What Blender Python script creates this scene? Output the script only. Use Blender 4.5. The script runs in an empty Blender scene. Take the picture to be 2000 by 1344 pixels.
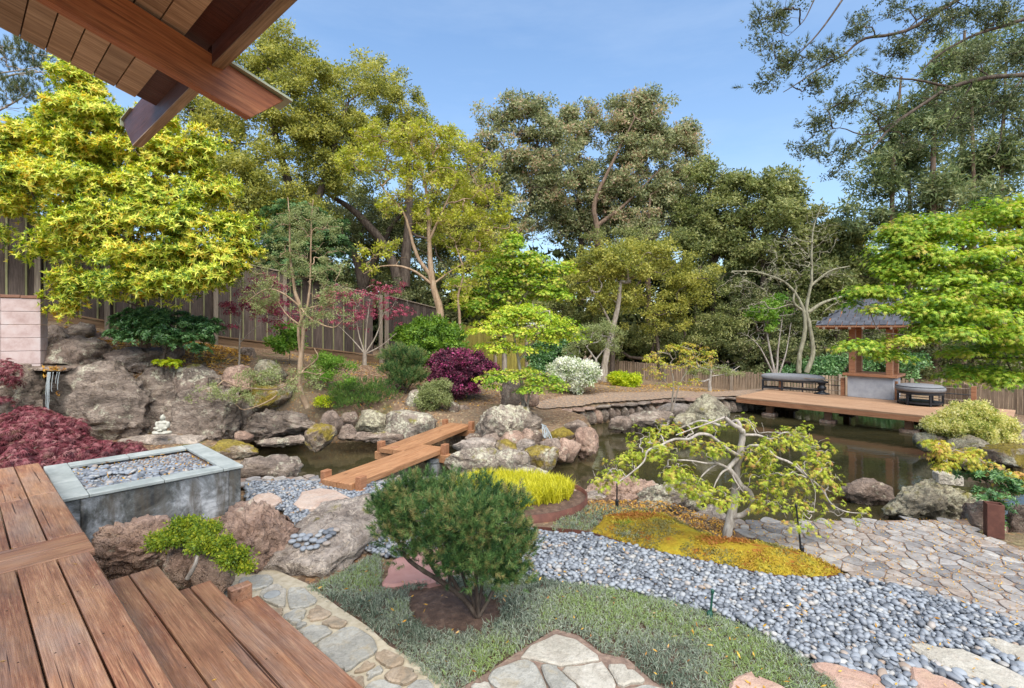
import bpy, bmesh, math, random
import numpy as np
from mathutils import Vector, Matrix, Euler
R = math.radians
sc = bpy.context.scene
C = sc.collection
# ------------------------------------------------------------------ camera, world, sun, exposure
CAMZ = 2.05; F = 967.0; CX = 1000.0; CY = 640.0
cam = bpy.data.cameras.new('camera'); camo = bpy.data.objects.new('camera', cam); C.objects.link(camo)
camo.location = (0, 0, CAMZ); camo.rotation_euler = (R(90), 0, 0)
cam.sensor_width = 36; cam.lens = 36 * F / 2000; cam.shift_y = -32 / 2000.0
cam.clip_start = .05; cam.clip_end = 2000
sc.camera = camo
SUN_EL, SUN_AZ = 56, 168          # azimuth clockwise from +Y: behind the camera, to the left
world = bpy.data.worlds.new('World'); sc.world = world; world.use_nodes = True
wn = world.node_tree; wn.nodes.clear()
def wnode(t, **k):
    n = wn.nodes.new(t)
    for a, b in k.items(): setattr(n, a, b)
    return n
wo = wnode('ShaderNodeOutputWorld'); wb = wnode('ShaderNodeBackground'); wb.inputs[1].default_value = .108
sky = wnode('ShaderNodeTexSky', sky_type='NISHITA', sun_disc=False)
sky.sun_elevation = R(SUN_EL); sky.sun_rotation = R(SUN_AZ); sky.air_density = 1.1; sky.dust_density = .6; sky.ozone_density = 2.4
wtc = wnode('ShaderNodeTexCoord'); wmp = wnode('ShaderNodeMapping'); wmp.inputs['Scale'].default_value = (1.2, 1.6, 5.5)
wnz = wnode('ShaderNodeTexNoise'); wnz.inputs['Scale'].default_value = 1.4; wnz.inputs['Detail'].default_value = 9; wnz.inputs['Roughness'].default_value = .62
wrp = wnode('ShaderNodeValToRGB'); wrp.color_ramp.elements[0].position = .46; wrp.color_ramp.elements[1].position = .78
wrp.color_ramp.elements[0].color = (0, 0, 0, 1); wrp.color_ramp.elements[1].color = (.75, .75, .75, 1)
wmx = wnode('ShaderNodeMix', data_type='RGBA'); wmx.inputs[7].default_value = (4.0, 4.7, 5.6, 1)
# a thin even veil of high cloud over the whole sky, denser towards the horizon, plus wisps
wsx = wnode('ShaderNodeSeparateXYZ'); wmr = wnode('ShaderNodeMapRange'); wmr.inputs[1].default_value = 0; wmr.inputs[2].default_value = .75
wmr.inputs[3].default_value = .42; wmr.inputs[4].default_value = .1
wmm = wnode('ShaderNodeMath', operation='MULTIPLY'); wma = wnode('ShaderNodeMath', operation='ADD', use_clamp=True); wmb = wnode('ShaderNodeMath', operation='MULTIPLY')
L = wn.links.new
L(wtc.outputs['Generated'], wmp.inputs[0]); L(wmp.outputs[0], wnz.inputs[0]); L(wnz.outputs[0], wrp.inputs[0])
whs = wnode('ShaderNodeHueSaturation'); whs.inputs['Saturation'].default_value = 1.3; L(sky.outputs[0], whs.inputs['Color'])
L(wtc.outputs['Generated'], wsx.inputs[0]); L(wsx.outputs[2], wmr.inputs[0])
wmb.inputs[1].default_value = .85
L(wrp.outputs[0], wmb.inputs[0]); L(wmb.outputs[0], wmm.inputs[0]); wmm.inputs[1].default_value = .22
L(wmr.outputs[0], wma.inputs[0]); L(wmm.outputs[0], wma.inputs[1]); L(wma.outputs[0], wmx.inputs[0])
L(whs.outputs[0], wmx.inputs[6]); L(wmx.outputs[2], wb.inputs[0]); L(wb.outputs[0], wo.inputs[0])
sund = bpy.data.lights.new('sun', 'SUN'); suno = bpy.data.objects.new('sun', sund); C.objects.link(suno)
sund.energy = 3.7; sund.angle = R(70); sund.color = (1, .94, .83)
sd = Vector((math.sin(R(SUN_AZ)) * math.cos(R(SUN_EL)), math.cos(R(SUN_AZ)) * math.cos(R(SUN_EL)), math.sin(R(SUN_EL))))
suno.rotation_euler = (-sd).to_track_quat('-Z', 'Y').to_euler()
suno.location = (0, 0, 30)
sc.view_settings.view_transform = 'Standard'; sc.view_settings.look = 'None'; sc.view_settings.gamma = 1
sc.view_settings.use_curve_mapping = False
sc.view_settings.exposure = 1.08
sc.cycles.max_bounces = 7; sc.cycles.diffuse_bounces = 3; sc.cycles.glossy_bounces = 3; sc.cycles.transmission_bounces = 3
sc.cycles.transparent_max_bounces = 4; sc.cycles.caustics_reflective = False; sc.cycles.caustics_refractive = False

# ------------------------------------------------------------------ helpers: where a sight line meets a distance or a level
A = np.array
def P(px, py, Y): return A([(px - CX) / F * Y, Y, CAMZ - (py - CY) / F * Y])
def G(px, py, z=0.0):
    Y = (CAMZ - z) * F / (py - CY); return P(px, py, Y)
U1 = A([-.7496, .6619, 0]); U2 = A([.6619, .7496, 0])       # the house's two directions
def W(s, t, z): return U2 * s + U1 * t + A([0, 0, z])
def norm(v): v = A(v, float); return v / (np.linalg.norm(v) + 1e-9)

# vectorised value noise
_rs = np.random.RandomState(5); _tab = _rs.rand(4096)
def vnoise(p, seed=0):
    p = np.asarray(p, float) + 57.3; i = np.floor(p).astype(np.int64); f = p - i; f = f * f * (3 - 2 * f)
    def h(a, b, c): return _tab[((a * 73856093) ^ (b * 19349663) ^ (c * 83492791) ^ (seed * 2654435)) & 4095]
    x, y, z = i[..., 0], i[..., 1], i[..., 2]; fx, fy, fz = f[..., 0], f[..., 1], f[..., 2]
    l = lambda a, b, t: a + (b - a) * t
    return l(l(l(h(x, y, z), h(x + 1, y, z), fx), l(h(x, y + 1, z), h(x + 1, y + 1, z), fx), fy),
             l(l(h(x, y, z + 1), h(x + 1, y, z + 1), fx), l(h(x, y + 1, z + 1), h(x + 1, y + 1, z + 1), fx), fy), fz)
def fbm(p, o=4, seed=0):
    p = np.asarray(p, float); s = 0; a = .5; t = 0
    for k in range(o): s = s + a * vnoise(p * 2 ** k, seed + k * 7); t += a; a *= .55
    return s / t

# ------------------------------------------------------------------ mesh and object helpers
def np_mesh(name, V, Fc, mat=None, smooth=False, rnd=None):
    me = bpy.data.meshes.new(name); V = np.asarray(V, 'f'); Fc = np.asarray(Fc, 'i')
    m, k = Fc.shape
    me.vertices.add(len(V)); me.vertices.foreach_set('co', V.ravel())
    me.loops.add(m * k); me.loops.foreach_set('vertex_index', Fc.ravel())
    me.polygons.add(m); me.polygons.foreach_set('loop_start', np.arange(0, m * k, k, dtype='i'))
    me.update(calc_edges=True)
    me.polygons.foreach_set('use_smooth', np.full(m, smooth))
    if rnd is not None:
        a = me.attributes.new('rnd', 'FLOAT', 'FACE'); a.data.foreach_set('value', np.asarray(rnd, 'f'))
    if mat: me.materials.append(mat)
    me.update(); return me
def py_mesh(name, V, Fs, mat=None, smooth=False):
    me = bpy.data.meshes.new(name); me.from_pydata([tuple(map(float, v)) for v in V], [], [tuple(f) for f in Fs]); me.update()
    if smooth: me.polygons.foreach_set('use_smooth', [True] * len(me.polygons))
    if mat: me.materials.append(mat)
    return me
def tag(o, label=None, cat=None, group=None, kind=None):
    if label: o['label'] = label
    if cat: o['category'] = cat
    if group: o['group'] = group
    if kind: o['kind'] = kind
    return o
def thing(name, label, cat, loc=(0, 0, 0), rotz=0, group=None):
    o = bpy.data.objects.new(name, None); C.objects.link(o); o.location = [float(v) for v in loc]; o.rotation_euler = (0, 0, rotz)
    o.empty_display_size = .2
    return tag(o, label, cat, group)
def obj(name, me, parent=None, loc=(0, 0, 0), rot=(0, 0, 0), scl=(1, 1, 1), kind=None):
    o = bpy.data.objects.new(name, me); C.objects.link(o); o.location = [float(v) for v in loc]; o.rotation_euler = [float(v) for v in rot]; o.scale = scl
    if parent: o.parent = parent
    if kind: o['kind'] = kind
    return o
def wpart(name, V, Fc, mat, parent, smooth=False, rnd=None, kind=None):
    """a part whose vertices are given in world space, under an unrotated parent"""
    V = np.asarray(V, float) - A(parent.location)
    me = np_mesh(name, V, Fc, mat, smooth, rnd) if isinstance(Fc, np.ndarray) else py_mesh(name, V, Fc, mat, smooth)
    return obj(name, me, parent, kind=kind)

def box_vf(lo, hi, bev=0.0):
    """box with chamfered edges"""
    bm = bmesh.new(); bmesh.ops.create_cube(bm, size=1)
    for v in bm.verts: v.co = Vector([lo[i] + (v.co[i] + .5) * (hi[i] - lo[i]) for i in range(3)])
    if bev > 0: bmesh.ops.bevel(bm, geom=bm.edges[:], offset=bev, segments=1, affect='EDGES')
    V = [v.co[:] for v in bm.verts]; Fs = [[v.index for v in f.verts] for f in bm.faces]
    bm.free(); return A(V), Fs
_boxc = {}
def box_mesh(name, dims, mat, bev=.004):
    key = (name, tuple(round(float(d), 3) for d in dims), mat.name, bev)
    if key not in _boxc:
        d = A(dims, float) / 2; V, Fs = box_vf(-d, d, bev); _boxc[key] = py_mesh(name, V, Fs, mat)
    return _boxc[key]
def box(name, c, dims, mat, parent=None, rotz=0, bev=.004, rot=None, kind=None):
    """c in world coordinates, parent unrotated"""
    c = A(c, float) - (A(parent.location) if parent else 0)
    return obj(name, box_mesh(name, dims, mat, bev), parent, c, rot or (0, 0, rotz), kind=kind)
ANG2 = math.atan2(U2[1], U2[0]); ANG1 = math.atan2(U1[1], U1[0])

def catmull(pts, n):
    p = A(pts, float); p = np.vstack([2 * p[0] - p[1], p, 2 * p[-1] - p[-2]]); out = []
    for i in range(1, len(p) - 2):
        for k in range(n):
            t = k / n; a, b, c, d = p[i - 1], p[i], p[i + 1], p[i + 2]
            out.append(.5 * (2 * b + (c - a) * t + (2 * a - 5 * b + 4 * c - d) * t * t + (3 * b - a - 3 * c + d) * t ** 3))
    out.append(p[-2]); return A(out)
def tube(pts, radii, sides=6, cap=True):
    p = A(pts, float); n = len(p); r = np.asarray(radii, float)
    if r.ndim == 0: r = np.full(n, float(r))
    d = np.gradient(p, axis=0); d /= (np.linalg.norm(d, axis=1, keepdims=True) + 1e-9)
    ref = A([0, 0, 1.]) if abs(d[0][2]) < .9 else A([1., 0, 0])
    u = np.cross(d, ref); u /= (np.linalg.norm(u, axis=1, keepdims=True) + 1e-9)
    for i in range(1, n):
        if np.dot(u[i], u[i - 1]) < 0: u[i] = -u[i]
    w = np.cross(d, u); a = np.linspace(0, 2 * np.pi, sides, endpoint=False)
    V = (p[:, None] + r[:, None, None] * (np.cos(a)[None, :, None] * u[:, None] + np.sin(a)[None, :, None] * w[:, None])).reshape(-1, 3)
    i = np.arange(n - 1)[:, None] * sides; j = np.arange(sides)[None]; k = (j + 1) % sides
    Fq = np.stack([i + j, i + k, i + sides + k, i + sides + j], -1).reshape(-1, 4)
    return V, Fq
class Bag:
    def __init__(s): s.V = []; s.F = []; s.n = 0; s.r = []
    def add(s, V, Fc, rnd=None):
        s.V.append(V); s.F.append(np.asarray(Fc) + s.n); s.n += len(V)
        if rnd is not None: s.r.append(rnd)
    def tubes(s, pts, radii, sides=6): s.add(*tube(pts, radii, sides))
    def get(s): return np.vstack(s.V), np.vstack(s.F)
def lathe(prof, sides=20):
    """prof = [(r, z)]"""
    n = len(prof); a = np.linspace(0, 2 * np.pi, sides, endpoint=False); V = []
    for r, z in prof:
        for t in a: V.append((r * math.cos(t), r * math.sin(t), z))
    Fs = [[i * sides + j, i * sides + (j + 1) % sides, (i + 1) * sides + (j + 1) % sides, (i + 1) * sides + j] for i in range(n - 1) for j in range(sides)]
    Fs.append(list(range(sides))[::-1]); Fs.append([(n - 1) * sides + j for j in range(sides)])
    return A(V), Fs
def in_poly(x, y, poly):
    x = np.asarray(x, float); y = np.asarray(y, float); c = np.zeros(x.shape, bool); n = len(poly); j = n - 1
    for i in range(n):
        xi, yi = poly[i][0], poly[i][1]; xj, yj = poly[j][0], poly[j][1]
        if yi != yj: c ^= ((yi > y) != (yj > y)) & (x < (xj - xi) * (y - yi) / (yj - yi) + xi)
        j = i
    return c
def poly_dist(x, y, poly):
    d = np.full(np.shape(x), 1e9); n = len(poly)
    for i in range(n):
        a = A(poly[i][:2], float); b = A(poly[(i + 1) % n][:2], float); ab = b - a
        t = np.clip(((x - a[0]) * ab[0] + (y - a[1]) * ab[1]) / (ab @ ab + 1e-9), 0, 1)
        d = np.minimum(d, np.hypot(x - a[0] - t * ab[0], y - a[1] - t * ab[1]))
    return d
def gp(lst, z=0.0): return [tuple(G(x, y, z)[:2]) for x, y in lst]

# ------------------------------------------------------------------ materials
def ntree(name):
    m = bpy.data.materials.new(name); m.use_nodes = True; nt = m.node_tree; nt.nodes.clear(); return m, nt
class NT:
    def __init__(s, name): s.m, s.nt = ntree(name); s.out = s.n('ShaderNodeOutputMaterial')
    def n(s, t, **k):
        x = s.nt.nodes.new(t)
        for a, b in k.items(): setattr(x, a, b)
        return x
    def l(s, a, b): s.nt.links.new(a, b)
    def coord(s, kind='Object', scale=(1, 1, 1), rnd=True):
        tc = s.n('ShaderNodeTexCoord'); mp = s.n('ShaderNodeMapping'); mp.inputs['Scale'].default_value = scale
        s.l(tc.outputs[kind], mp.inputs[0])
        if rnd:
            oi = s.n('ShaderNodeObjectInfo'); mu = s.n('ShaderNodeMath', operation='MULTIPLY'); mu.inputs[1].default_value = 37
            s.l(oi.outputs['Random'], mu.inputs[0]); s.l(mu.outputs[0], mp.inputs['Location'])
        return mp.outputs[0]
    def noise(s, v, scale, detail=5, rough=.55, dist=0):
        x = s.n('ShaderNodeTexNoise'); x.inputs['Scale'].default_value = scale; x.inputs['Detail'].default_value = detail
        x.inputs['Roughness'].default_value = rough; x.inputs['Distortion'].default_value = dist; s.l(v, x.inputs['Vector']); return x.outputs[0]
    def voro(s, v, scale, feature='F1', out=0, rand=1):
        x = s.n('ShaderNodeTexVoronoi', feature=feature); x.inputs['Scale'].default_value = scale; x.inputs['Randomness'].default_value = rand
        s.l(v, x.inputs['Vector']); return x.outputs[out]
    def ramp(s, f, stops):
        x = s.n('ShaderNodeValToRGB'); e = x.color_ramp.elements
        while len(e) < len(stops): e.new(.5)
        for i, (p, c) in enumerate(stops):
            e[i].position = p; e[i].color = (c, c, c, 1) if isinstance(c, (int, float)) else (*c, 1)
        s.l(f, x.inputs[0]); return x.outputs[0]
    def mix(s, f, a, b, mode='MIX'):
        x = s.n('ShaderNodeMix', data_type='RGBA', blend_type=mode)
        for i, v in ((0, f), (6, a), (7, b)):
            if isinstance(v, (int, float)): x.inputs[i].default_value = v if i == 0 else (v, v, v, 1)
            elif isinstance(v, tuple): x.inputs[i].default_value = (*v, 1)
            else: s.l(v, x.inputs[i])
        return x.outputs[2]
    def math(s, op, a, b=None):
        x = s.n('ShaderNodeMath', operation=op)
        for i, v in ((0, a), (1, b)):
            if v is None: continue
            if isinstance(v, (int, float)): x.inputs[i].default_value = v
            else: s.l(v, x.inputs[i])
        return x.outputs[0]
    def bump(s, h, strength=.4, dist=.01, normal=None):
        x = s.n('ShaderNodeBump'); x.inputs['Strength'].default_value = strength; x.inputs['Distance'].default_value = dist
        s.l(h, x.inputs['Height'])
        if normal: s.l(normal, x.inputs['Normal'])
        return x.outputs[0]
    def bsdf(s, col, rough=.8, bump=None, metal=0, spec=.4, **kw):
        x = s.n('ShaderNodeBsdfPrincipled')
        if isinstance(col, tuple): x.inputs['Base Color'].default_value = (*col, 1)
        else: s.l(col, x.inputs['Base Color'])
        if isinstance(rough, (int, float)): x.inputs['Roughness'].default_value = rough
        else: s.l(rough, x.inputs['Roughness'])
        x.inputs['Metallic'].default_value = metal; x.inputs['Specular IOR Level'].default_value = spec
        if bump: s.l(bump, x.inputs['Normal'])
        for a, b in kw.items(): x.inputs[a].default_value = b
        s.l(x.outputs[0], s.out.inputs[0]); return x
def m_simple(name, cols, scale=6, rough=.8, bump=.3, stretch=(1, 1, 1), metal=0, spec=.4, bd=.01):
    t = NT(name); v = t.coord('Object', stretch); f = t.noise(v, scale, 7, .65)
    c = t.ramp(f, [(.25 + .5 * i / max(1, len(cols) - 1), c) for i, c in enumerate(cols)])
    t.bsdf(c, rough, t.bump(f, bump, bd), metal, spec); return t.m
def m_wood(name, c1, c2, c3, rough=.55, axis=0, grain=1.0, wear=.5, knots=True, spec=.35, vary=.45, dirt=.5, crack=0.0, grey=0.0):
    """c1 dark .. c3 light; the grain runs along the piece's own axis"""
    t = NT(name); s1 = [14, 14, 14]; s1[axis] = .7; v = t.coord('Object', tuple(s1))
    s2 = [1.6, 1.6, 1.6]; s2[axis] = .5; v2 = t.coord('Object', tuple(s2))
    g = t.noise(v, 3.2 * grain, 8, .7, .6); b = t.noise(v2, 2.2, 5, .6, .3)
    s3 = [60, 60, 60]; s3[axis] = 1.2; fine = t.noise(t.coord('Object', tuple(s3)), 3 * grain, 3, .6)
    c = t.ramp(g, [(.3, c1), (.52, c2), (.72, c3)])
    c = t.mix(t.ramp(b, [(.35, 0.0), (.7, wear)]), c, c3)
    if grey: c = t.mix(t.ramp(t.noise(t.coord('Object', tuple(x * .6 for x in s2)), 3.1, 6, .7), [(.47, 0.0), (.66, grey)]), c, (.27, .235, .215))
    c = t.mix(t.ramp(t.noise(v2, 5.5, 4, .7), [(.48, 0.0), (.75, dirt)]), c, c1)
    c = t.mix(.45, c, t.ramp(fine, [(.35, tuple(x * .45 for x in c1)), (.6, (.8, .8, .8))]), 'MULTIPLY')
    s4 = [26, 26, 26]; s4[axis] = .42; ck = t.noise(t.coord('Object', tuple(s4)), 2.1, 2, .4, .25); cm = t.ramp(ck, [(.285, 1.0), (.32, 0.0)])
    c = t.mix(t.math('MULTIPLY', cm, crack), c, tuple(x * .25 for x in c1))
    # each board its own tone
    oi = t.n('ShaderNodeObjectInfo'); hv = t.n('ShaderNodeHueSaturation'); t.l(c, hv.inputs['Color'])
    t.l(t.math('ADD', t.math('MULTIPLY', oi.outputs['Random'], vary), 1.15 - vary / 2), hv.inputs['Value'])
    c = hv.outputs[0]
    if knots:
        sk = [3.4, 3.4, 3.4]; sk[axis] = 1.1
        k = t.voro(t.coord('Object', tuple(sk)), 1.1); c = t.mix(t.ramp(k, [(.035, .85), (.075, 0.0)]), c, tuple(x * .35 for x in c1))
    t.bsdf(c, t.ramp(b, [(.3, rough + .12), (.7, rough - .08)]), t.bump(t.math('ADD', g, fine), .45, .004), 0, spec); return t.m
def m_rock(name, base, lich=.25, moss=.2, mosscol=(.22, .2, .03), strata=0, wet=0, lichcol=(.5, .51, .42), scale=1.0, dark=None, rough=.85, wetx=None):
    t = NT(name); v = t.coord('Object'); vs = t.coord('Object', (1, 1, 2.6) if strata else (1, 1, 1))
    big = t.noise(vs, 2.2 * scale, 8, .62, .4); mid = t.noise(v, 9 * scale, 8, .7); fine = t.noise(v, 45 * scale, 4, .7)
    c = t.ramp(big, [(.3, base[0]), (.5, base[1]), (.68, base[2])])
    c = t.mix(.5, c, t.ramp(mid, [(.32, .45), (.5, .9), (.7, 1.2)]), 'MULTIPLY')
    crack = t.n('ShaderNodeTexVoronoi', feature='DISTANCE_TO_EDGE'); crack.inputs['Scale'].default_value = 3.3 * scale
    vm = t.n('ShaderNodeVectorMath', operation='ADD'); nz = t.n('ShaderNodeTexNoise'); nz.inputs['Scale'].default_value = 3; nz.inputs['Detail'].default_value = 5
    t.l(v, nz.inputs['Vector']); t.l(vs, vm.inputs[0]); t.l(nz.outputs['Color'], vm.inputs[1]); t.l(vm.outputs[0], crack.inputs['Vector'])
    ck = t.ramp(crack.outputs[0], [(0.0, .35), (.035, 1.0)])
    c = t.mix(.7, c, ck, 'MULTIPLY')
    if lich:
        lm = t.ramp(t.noise(v, 3.1 * scale, 9, .72, .2), [(.60 - lich * .3, 0.0), (.66 - lich * .3, 1.0)])
        lm2 = t.ramp(t.noise(v, 17 * scale, 6, .7), [(.42, 0.0), (.55, 1.0)])
        c = t.mix(t.math('MULTIPLY', t.math('MULTIPLY', lm, lm2), .85), c, lichcol)
    if moss:
        ge = t.n('ShaderNodeNewGeometry'); sx = t.n('ShaderNodeSeparateXYZ'); t.l(ge.outputs['Normal'], sx.inputs[0])
        mm = t.math('ADD', t.noise(v, 2.3, 7, .65), t.math('MULTIPLY', sx.outputs[2], .12))
        c = t.mix(t.ramp(mm, [(.78 - moss * .45, 0.0), (.86 - moss * .45, .9)]), c, t.ramp(t.noise(v, 22, 4), [(.35, tuple(x * .5 for x in mosscol)), (.7, mosscol)]))
    if wetx is not None:
        tc = t.n('ShaderNodeTexCoord'); sp_ = t.n('ShaderNodeSeparateXYZ'); t.l(tc.outputs['Object'], sp_.inputs[0]); wm_ = t.ramp(t.math('ADD', t.math('MULTIPLY', sp_.outputs[0], -1.0), t.math('ADD', t.math('MULTIPLY', t.noise(v, 2.5, 5), .7), wetx)), [(.42, 0.0), (.52, .85)])
        c = t.mix(wm_, c, (.03, .026, .023)); rough = t.ramp(wm_, [(0.0, .85), (1.0, .3)])
    if wet:
        c = t.mix(wet, c, (.02, .018, .016))
    rg1 = t.math('ABSOLUTE', t.math('SUBTRACT', t.noise(vs, 5.5 * scale, 8, .68, .6), .5)); rg2 = t.math('ABSOLUTE', t.math('SUBTRACT', t.noise(vs, 16 * scale, 6, .7, .4), .5))
    h = t.math('ADD', t.math('MULTIPLY', mid, .6), t.math('MULTIPLY', fine, .3)); h = t.math('ADD', h, t.math('MULTIPLY', ck, .3)); h = t.math('ADD', h, t.math('MULTIPLY', rg1, 2.6)); h = t.math('ADD', h, t.math('MULTIPLY', rg2, 1.1))
    c = t.mix(.5, c, t.ramp(rg1, [(0.0, .35), (.045, 1.0)]), 'MULTIPLY')
    c = t.mix(1.0, c, (1.42, 1.32, 1.2), 'MULTIPLY')
    t.bsdf(c, .35 if wet else rough, t.bump(h, 1.0, .05), 0, .5 if wet else .25); return t.m
def m_leaf(name, stops, trans=.35, rough=.5, spec=.3):
    t = NT(name); at = t.n('ShaderNodeAttribute', attribute_name='rnd')
    c = t.ramp(at.outputs['Fac'], stops)
    p = t.bsdf(c, rough, None, 0, spec)
    tr = t.n('ShaderNodeBsdfTranslucent'); hs = t.n('ShaderNodeHueSaturation'); hs.inputs['Saturation'].default_value = 1.1; hs.inputs['Value'].default_value = 1.25
    t.l(c, hs.inputs['Color']); t.l(hs.outputs[0], tr.inputs[0])
    mx = t.n('ShaderNodeMixShader'); mx.inputs[0].default_value = trans; t.l(p.outputs[0], mx.inputs[1]); t.l(tr.outputs[0], mx.inputs[2]); t.l(mx.outputs[0], t.out.inputs[0])
    return t.m
def m_bark(name, cols, scale=14, z=.25):
    t = NT(name); v = t.coord('Object', (1, 1, z), rnd=False); f = t.noise(v, scale, 8, .7, .4)
    c = t.ramp(f, [(.3, cols[0]), (.5, cols[1]), (.7, cols[2])])
    t.bsdf(c, .85, t.bump(f, .8, .02), 0, .2); return t.m

DECKW = m_wood('deck_wood', (.12, .047, .027), (.26, .108, .058), (.47, .275, .155), .42, 0, 1.5, .6, dirt=.5, vary=.34, crack=.9, grey=.4)
CEDAR = m_wood('cedar', (.2, .085, .036), (.36, .175, .08), (.5, .28, .15), .6, 0, 1.0, .4, vary=.25)
POSTW = m_wood('cedar_post', (.24, .09, .035), (.4, .175, .07), (.5, .25, .11), .5, 2, 1.0, .3, knots=False, vary=.15)
REDW = m_wood('red_stained_wood', (.2, .08, .036), (.35, .16, .08), (.46, .24, .135), .5, 0, 1.0, .3, knots=False, vary=.15)
PAVW = m_wood('pavilion_deck_wood', (.24, .13, .07), (.38, .225, .13), (.5, .32, .2), .65, 0, 1.0, .5, knots=False, vary=.3, dirt=.3)
RAFT = m_wood('rafter_wood', (.11, .028, .01), (.3, .095, .032), (.46, .19, .075), .45, 0, .8, .35, dirt=.5)
FASC = m_wood('fascia_wood', (.045, .014, .01), (.085, .026, .018), (.13, .045, .028), .5, 0, 1.0, .2, knots=False)
SOFF = m_wood('soffit_wood', (.2, .125, .075), (.4, .28, .18), (.56, .43, .3), .6, 0, .7, .5, knots=False, vary=.6)
FENW = m_wood('weathered_fence', (.036, .026, .023), (.092, .067, .056), (.18, .14, .115), .85, 2, .8, .3, knots=False, vary=.7)
BATW = m_wood('mossy_batten', (.13, .12, .05), (.26, .25, .12), (.36, .35, .2), .85, 2, .8, .3, knots=False)
KICKW = m_wood('kickboard_wood', (.11, .065, .035), (.2, .12, .065), (.3, .19, .11), .8, 0, .8, .3, knots=False)
MOSF = m_wood('mossy_fence', (.12, .1, .02), (.26, .22, .04), (.4, .34, .08), .85, 2, .8, .4, knots=False, vary=.5)
LOWF = m_wood('picket_wood', (.14, .095, .06), (.3, .215, .145), (.42, .32, .23), .85, 2, .8, .4, knots=False, vary=.55)
FPOST = m_wood('fence_post_wood', (.16, .12, .09), (.3, .24, .18), (.42, .35, .28), .85, 2, .8, .3, knots=False)
SHING = m_simple('roof_shingle', [(.03, .033, .04), (.06, .065, .08), (.13, .135, .155)], 4.5, .8, .4)
FLASH = m_simple('green_flashing', [(.28, .31, .2), (.42, .45, .33)], 5, .6, .1)
STUC = m_simple('grey_stucco', [(.24, .25, .275), (.33, .34, .365), (.42, .43, .45)], 5, .85, .35)
BLACKM = m_simple('black_metal', [(.012, .013, .016), (.03, .032, .038)], 8, .4, .05, metal=.3)
CUSH = m_simple('grey_cushion', [(.15, .155, .165), (.21, .215, .225)], 12, .85, .15)
CORT = m_simple('corten_steel', [(.045, .018, .012), (.095, .034, .023), (.16, .065, .042)], 7, .75, .2)
COPING = m_simple('slate_coping', [(.18, .2, .19), (.3, .325, .31), (.42, .44, .415)], 4, .6, .3)
BLOCKM = m_simple('pink_concrete_block', [(.3, .2, .18), (.45, .35, .33), (.5, .45, .44)], 3.5, .9, .4)
CAPM = m_simple('brown_cap_brick', [(.14, .07, .045), (.26, .13, .085)], 5, .85, .4)
def m_flag(name, cols, tint):
    t = NT(name); v = t.coord('Object'); a = t.noise(v, 3.2, 9, .72, .5); b = t.noise(v, 34, 6, .75); d = t.noise(v, 7, 5, .6, 1.2)
    c = t.ramp(a, [(.3, cols[0]), (.48, cols[1]), (.68, cols[2])]); c = t.mix(t.ramp(d, [(.5, 0.0), (.68, .65)]), c, tint)
    c = t.mix(.6, c, t.ramp(b, [(.3, .5), (.55, 1.0)]), 'MULTIPLY'); vn = t.ramp(t.math('ABSOLUTE', t.math('SUBTRACT', a, .5)), [(0.0, .55), (.012, 1.0)]); c = t.mix(.5, c, vn, 'MULTIPLY')
    t.bsdf(c, .8, t.bump(t.math('ADD', t.math('MULTIPLY', a, 1.5), b), .8, .012), 0, .25); return t.m
FLAG = m_flag('grey_flagstone', [(.2, .195, .17), (.32, .31, .275), (.44, .43, .385)], (.36, .3, .2))
FLAGW = m_flag('cream_flagstone', [(.27, .25, .21), (.4, .37, .31), (.5, .47, .41)], (.34, .3, .25))
FLAGT = m_flag('tan_cobble', [(.2, .15, .1), (.32, .245, .17), (.42, .34, .26)], (.2, .18, .14))
FLAGP = m_flag('pink_sandstone', [(.3, .18, .135), (.43, .28, .215), (.5, .36, .29)], (.46, .33, .22))
FLAGR = m_simple('red_slab', [(.28, .13, .11), (.38, .2, .17), (.45, .26, .23)], 3, .8, .4)
PALESS = m_flag('pale_stepping_stone', [(.34, .22, .165), (.45, .33, .26), (.52, .42, .35)], (.4, .34, .3))
PAVE = NT('paving_stone')
def _pave():
    t = PAVE; v = t.coord('Object', rnd=True); f = t.noise(v, 9, 7, .65); c = t.ramp(f, [(.28, (.16, .145, .135)), (.5, (.27, .255, .245)), (.72, (.4, .385, .37))])
    oi = t.n('ShaderNodeObjectInfo'); c2 = t.ramp(oi.outputs['Random'], [(.1, (.5, .5, .52)), (.5, (1, .98, .95)), (.8, (.85, .7, .58)), (.95, (1.15, 1.15, 1.1))])
    c = t.mix(.8, c, c2, 'MULTIPLY'); t.bsdf(c, .8, t.bump(f, .5, .01), 0, .25)
_pave(); PAVE = PAVE.m
t = NT('pebble'); at = t.n('ShaderNodeAttribute', attribute_name='rnd'); oi = t.n('ShaderNodeObjectInfo')
fr = t.math('FRACT', t.math('ADD', at.outputs['Fac'], t.math('MULTIPLY', oi.outputs['Random'], 7.3)))
c = t.ramp(fr, [(0, (.1, .11, .125)), (.25, (.165, .18, .205)), (.5, (.23, .25, .28)), (.8, (.27, .295, .325)), (.92, (.34, .34, .33)), (.96, (.28, .21, .16)), (1, (.4, .4, .39))])
f = t.noise(t.coord('Object'), 30, 4); c = t.mix(.35, c, t.ramp(f, [(.3, .6), (.7, 1.0)]), 'MULTIPLY')
t.bsdf(c, .5, t.bump(f, .12, .004), 0, .35); PEB = t.m
t = NT('stained_concrete'); v = t.coord('Object'); vz = t.coord('Object', (1.4, 1.4, .22))
a = t.noise(v, 3, 9, .7, .5); b = t.noise(vz, 4.5, 6, .65); d = t.noise(v, 14, 6, .7)
c = t.ramp(a, [(.36, (.03, .033, .035)), (.46, (.1, .105, .1)), (.54, (.22, .235, .245)), (.64, (.44, .46, .48))])
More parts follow.
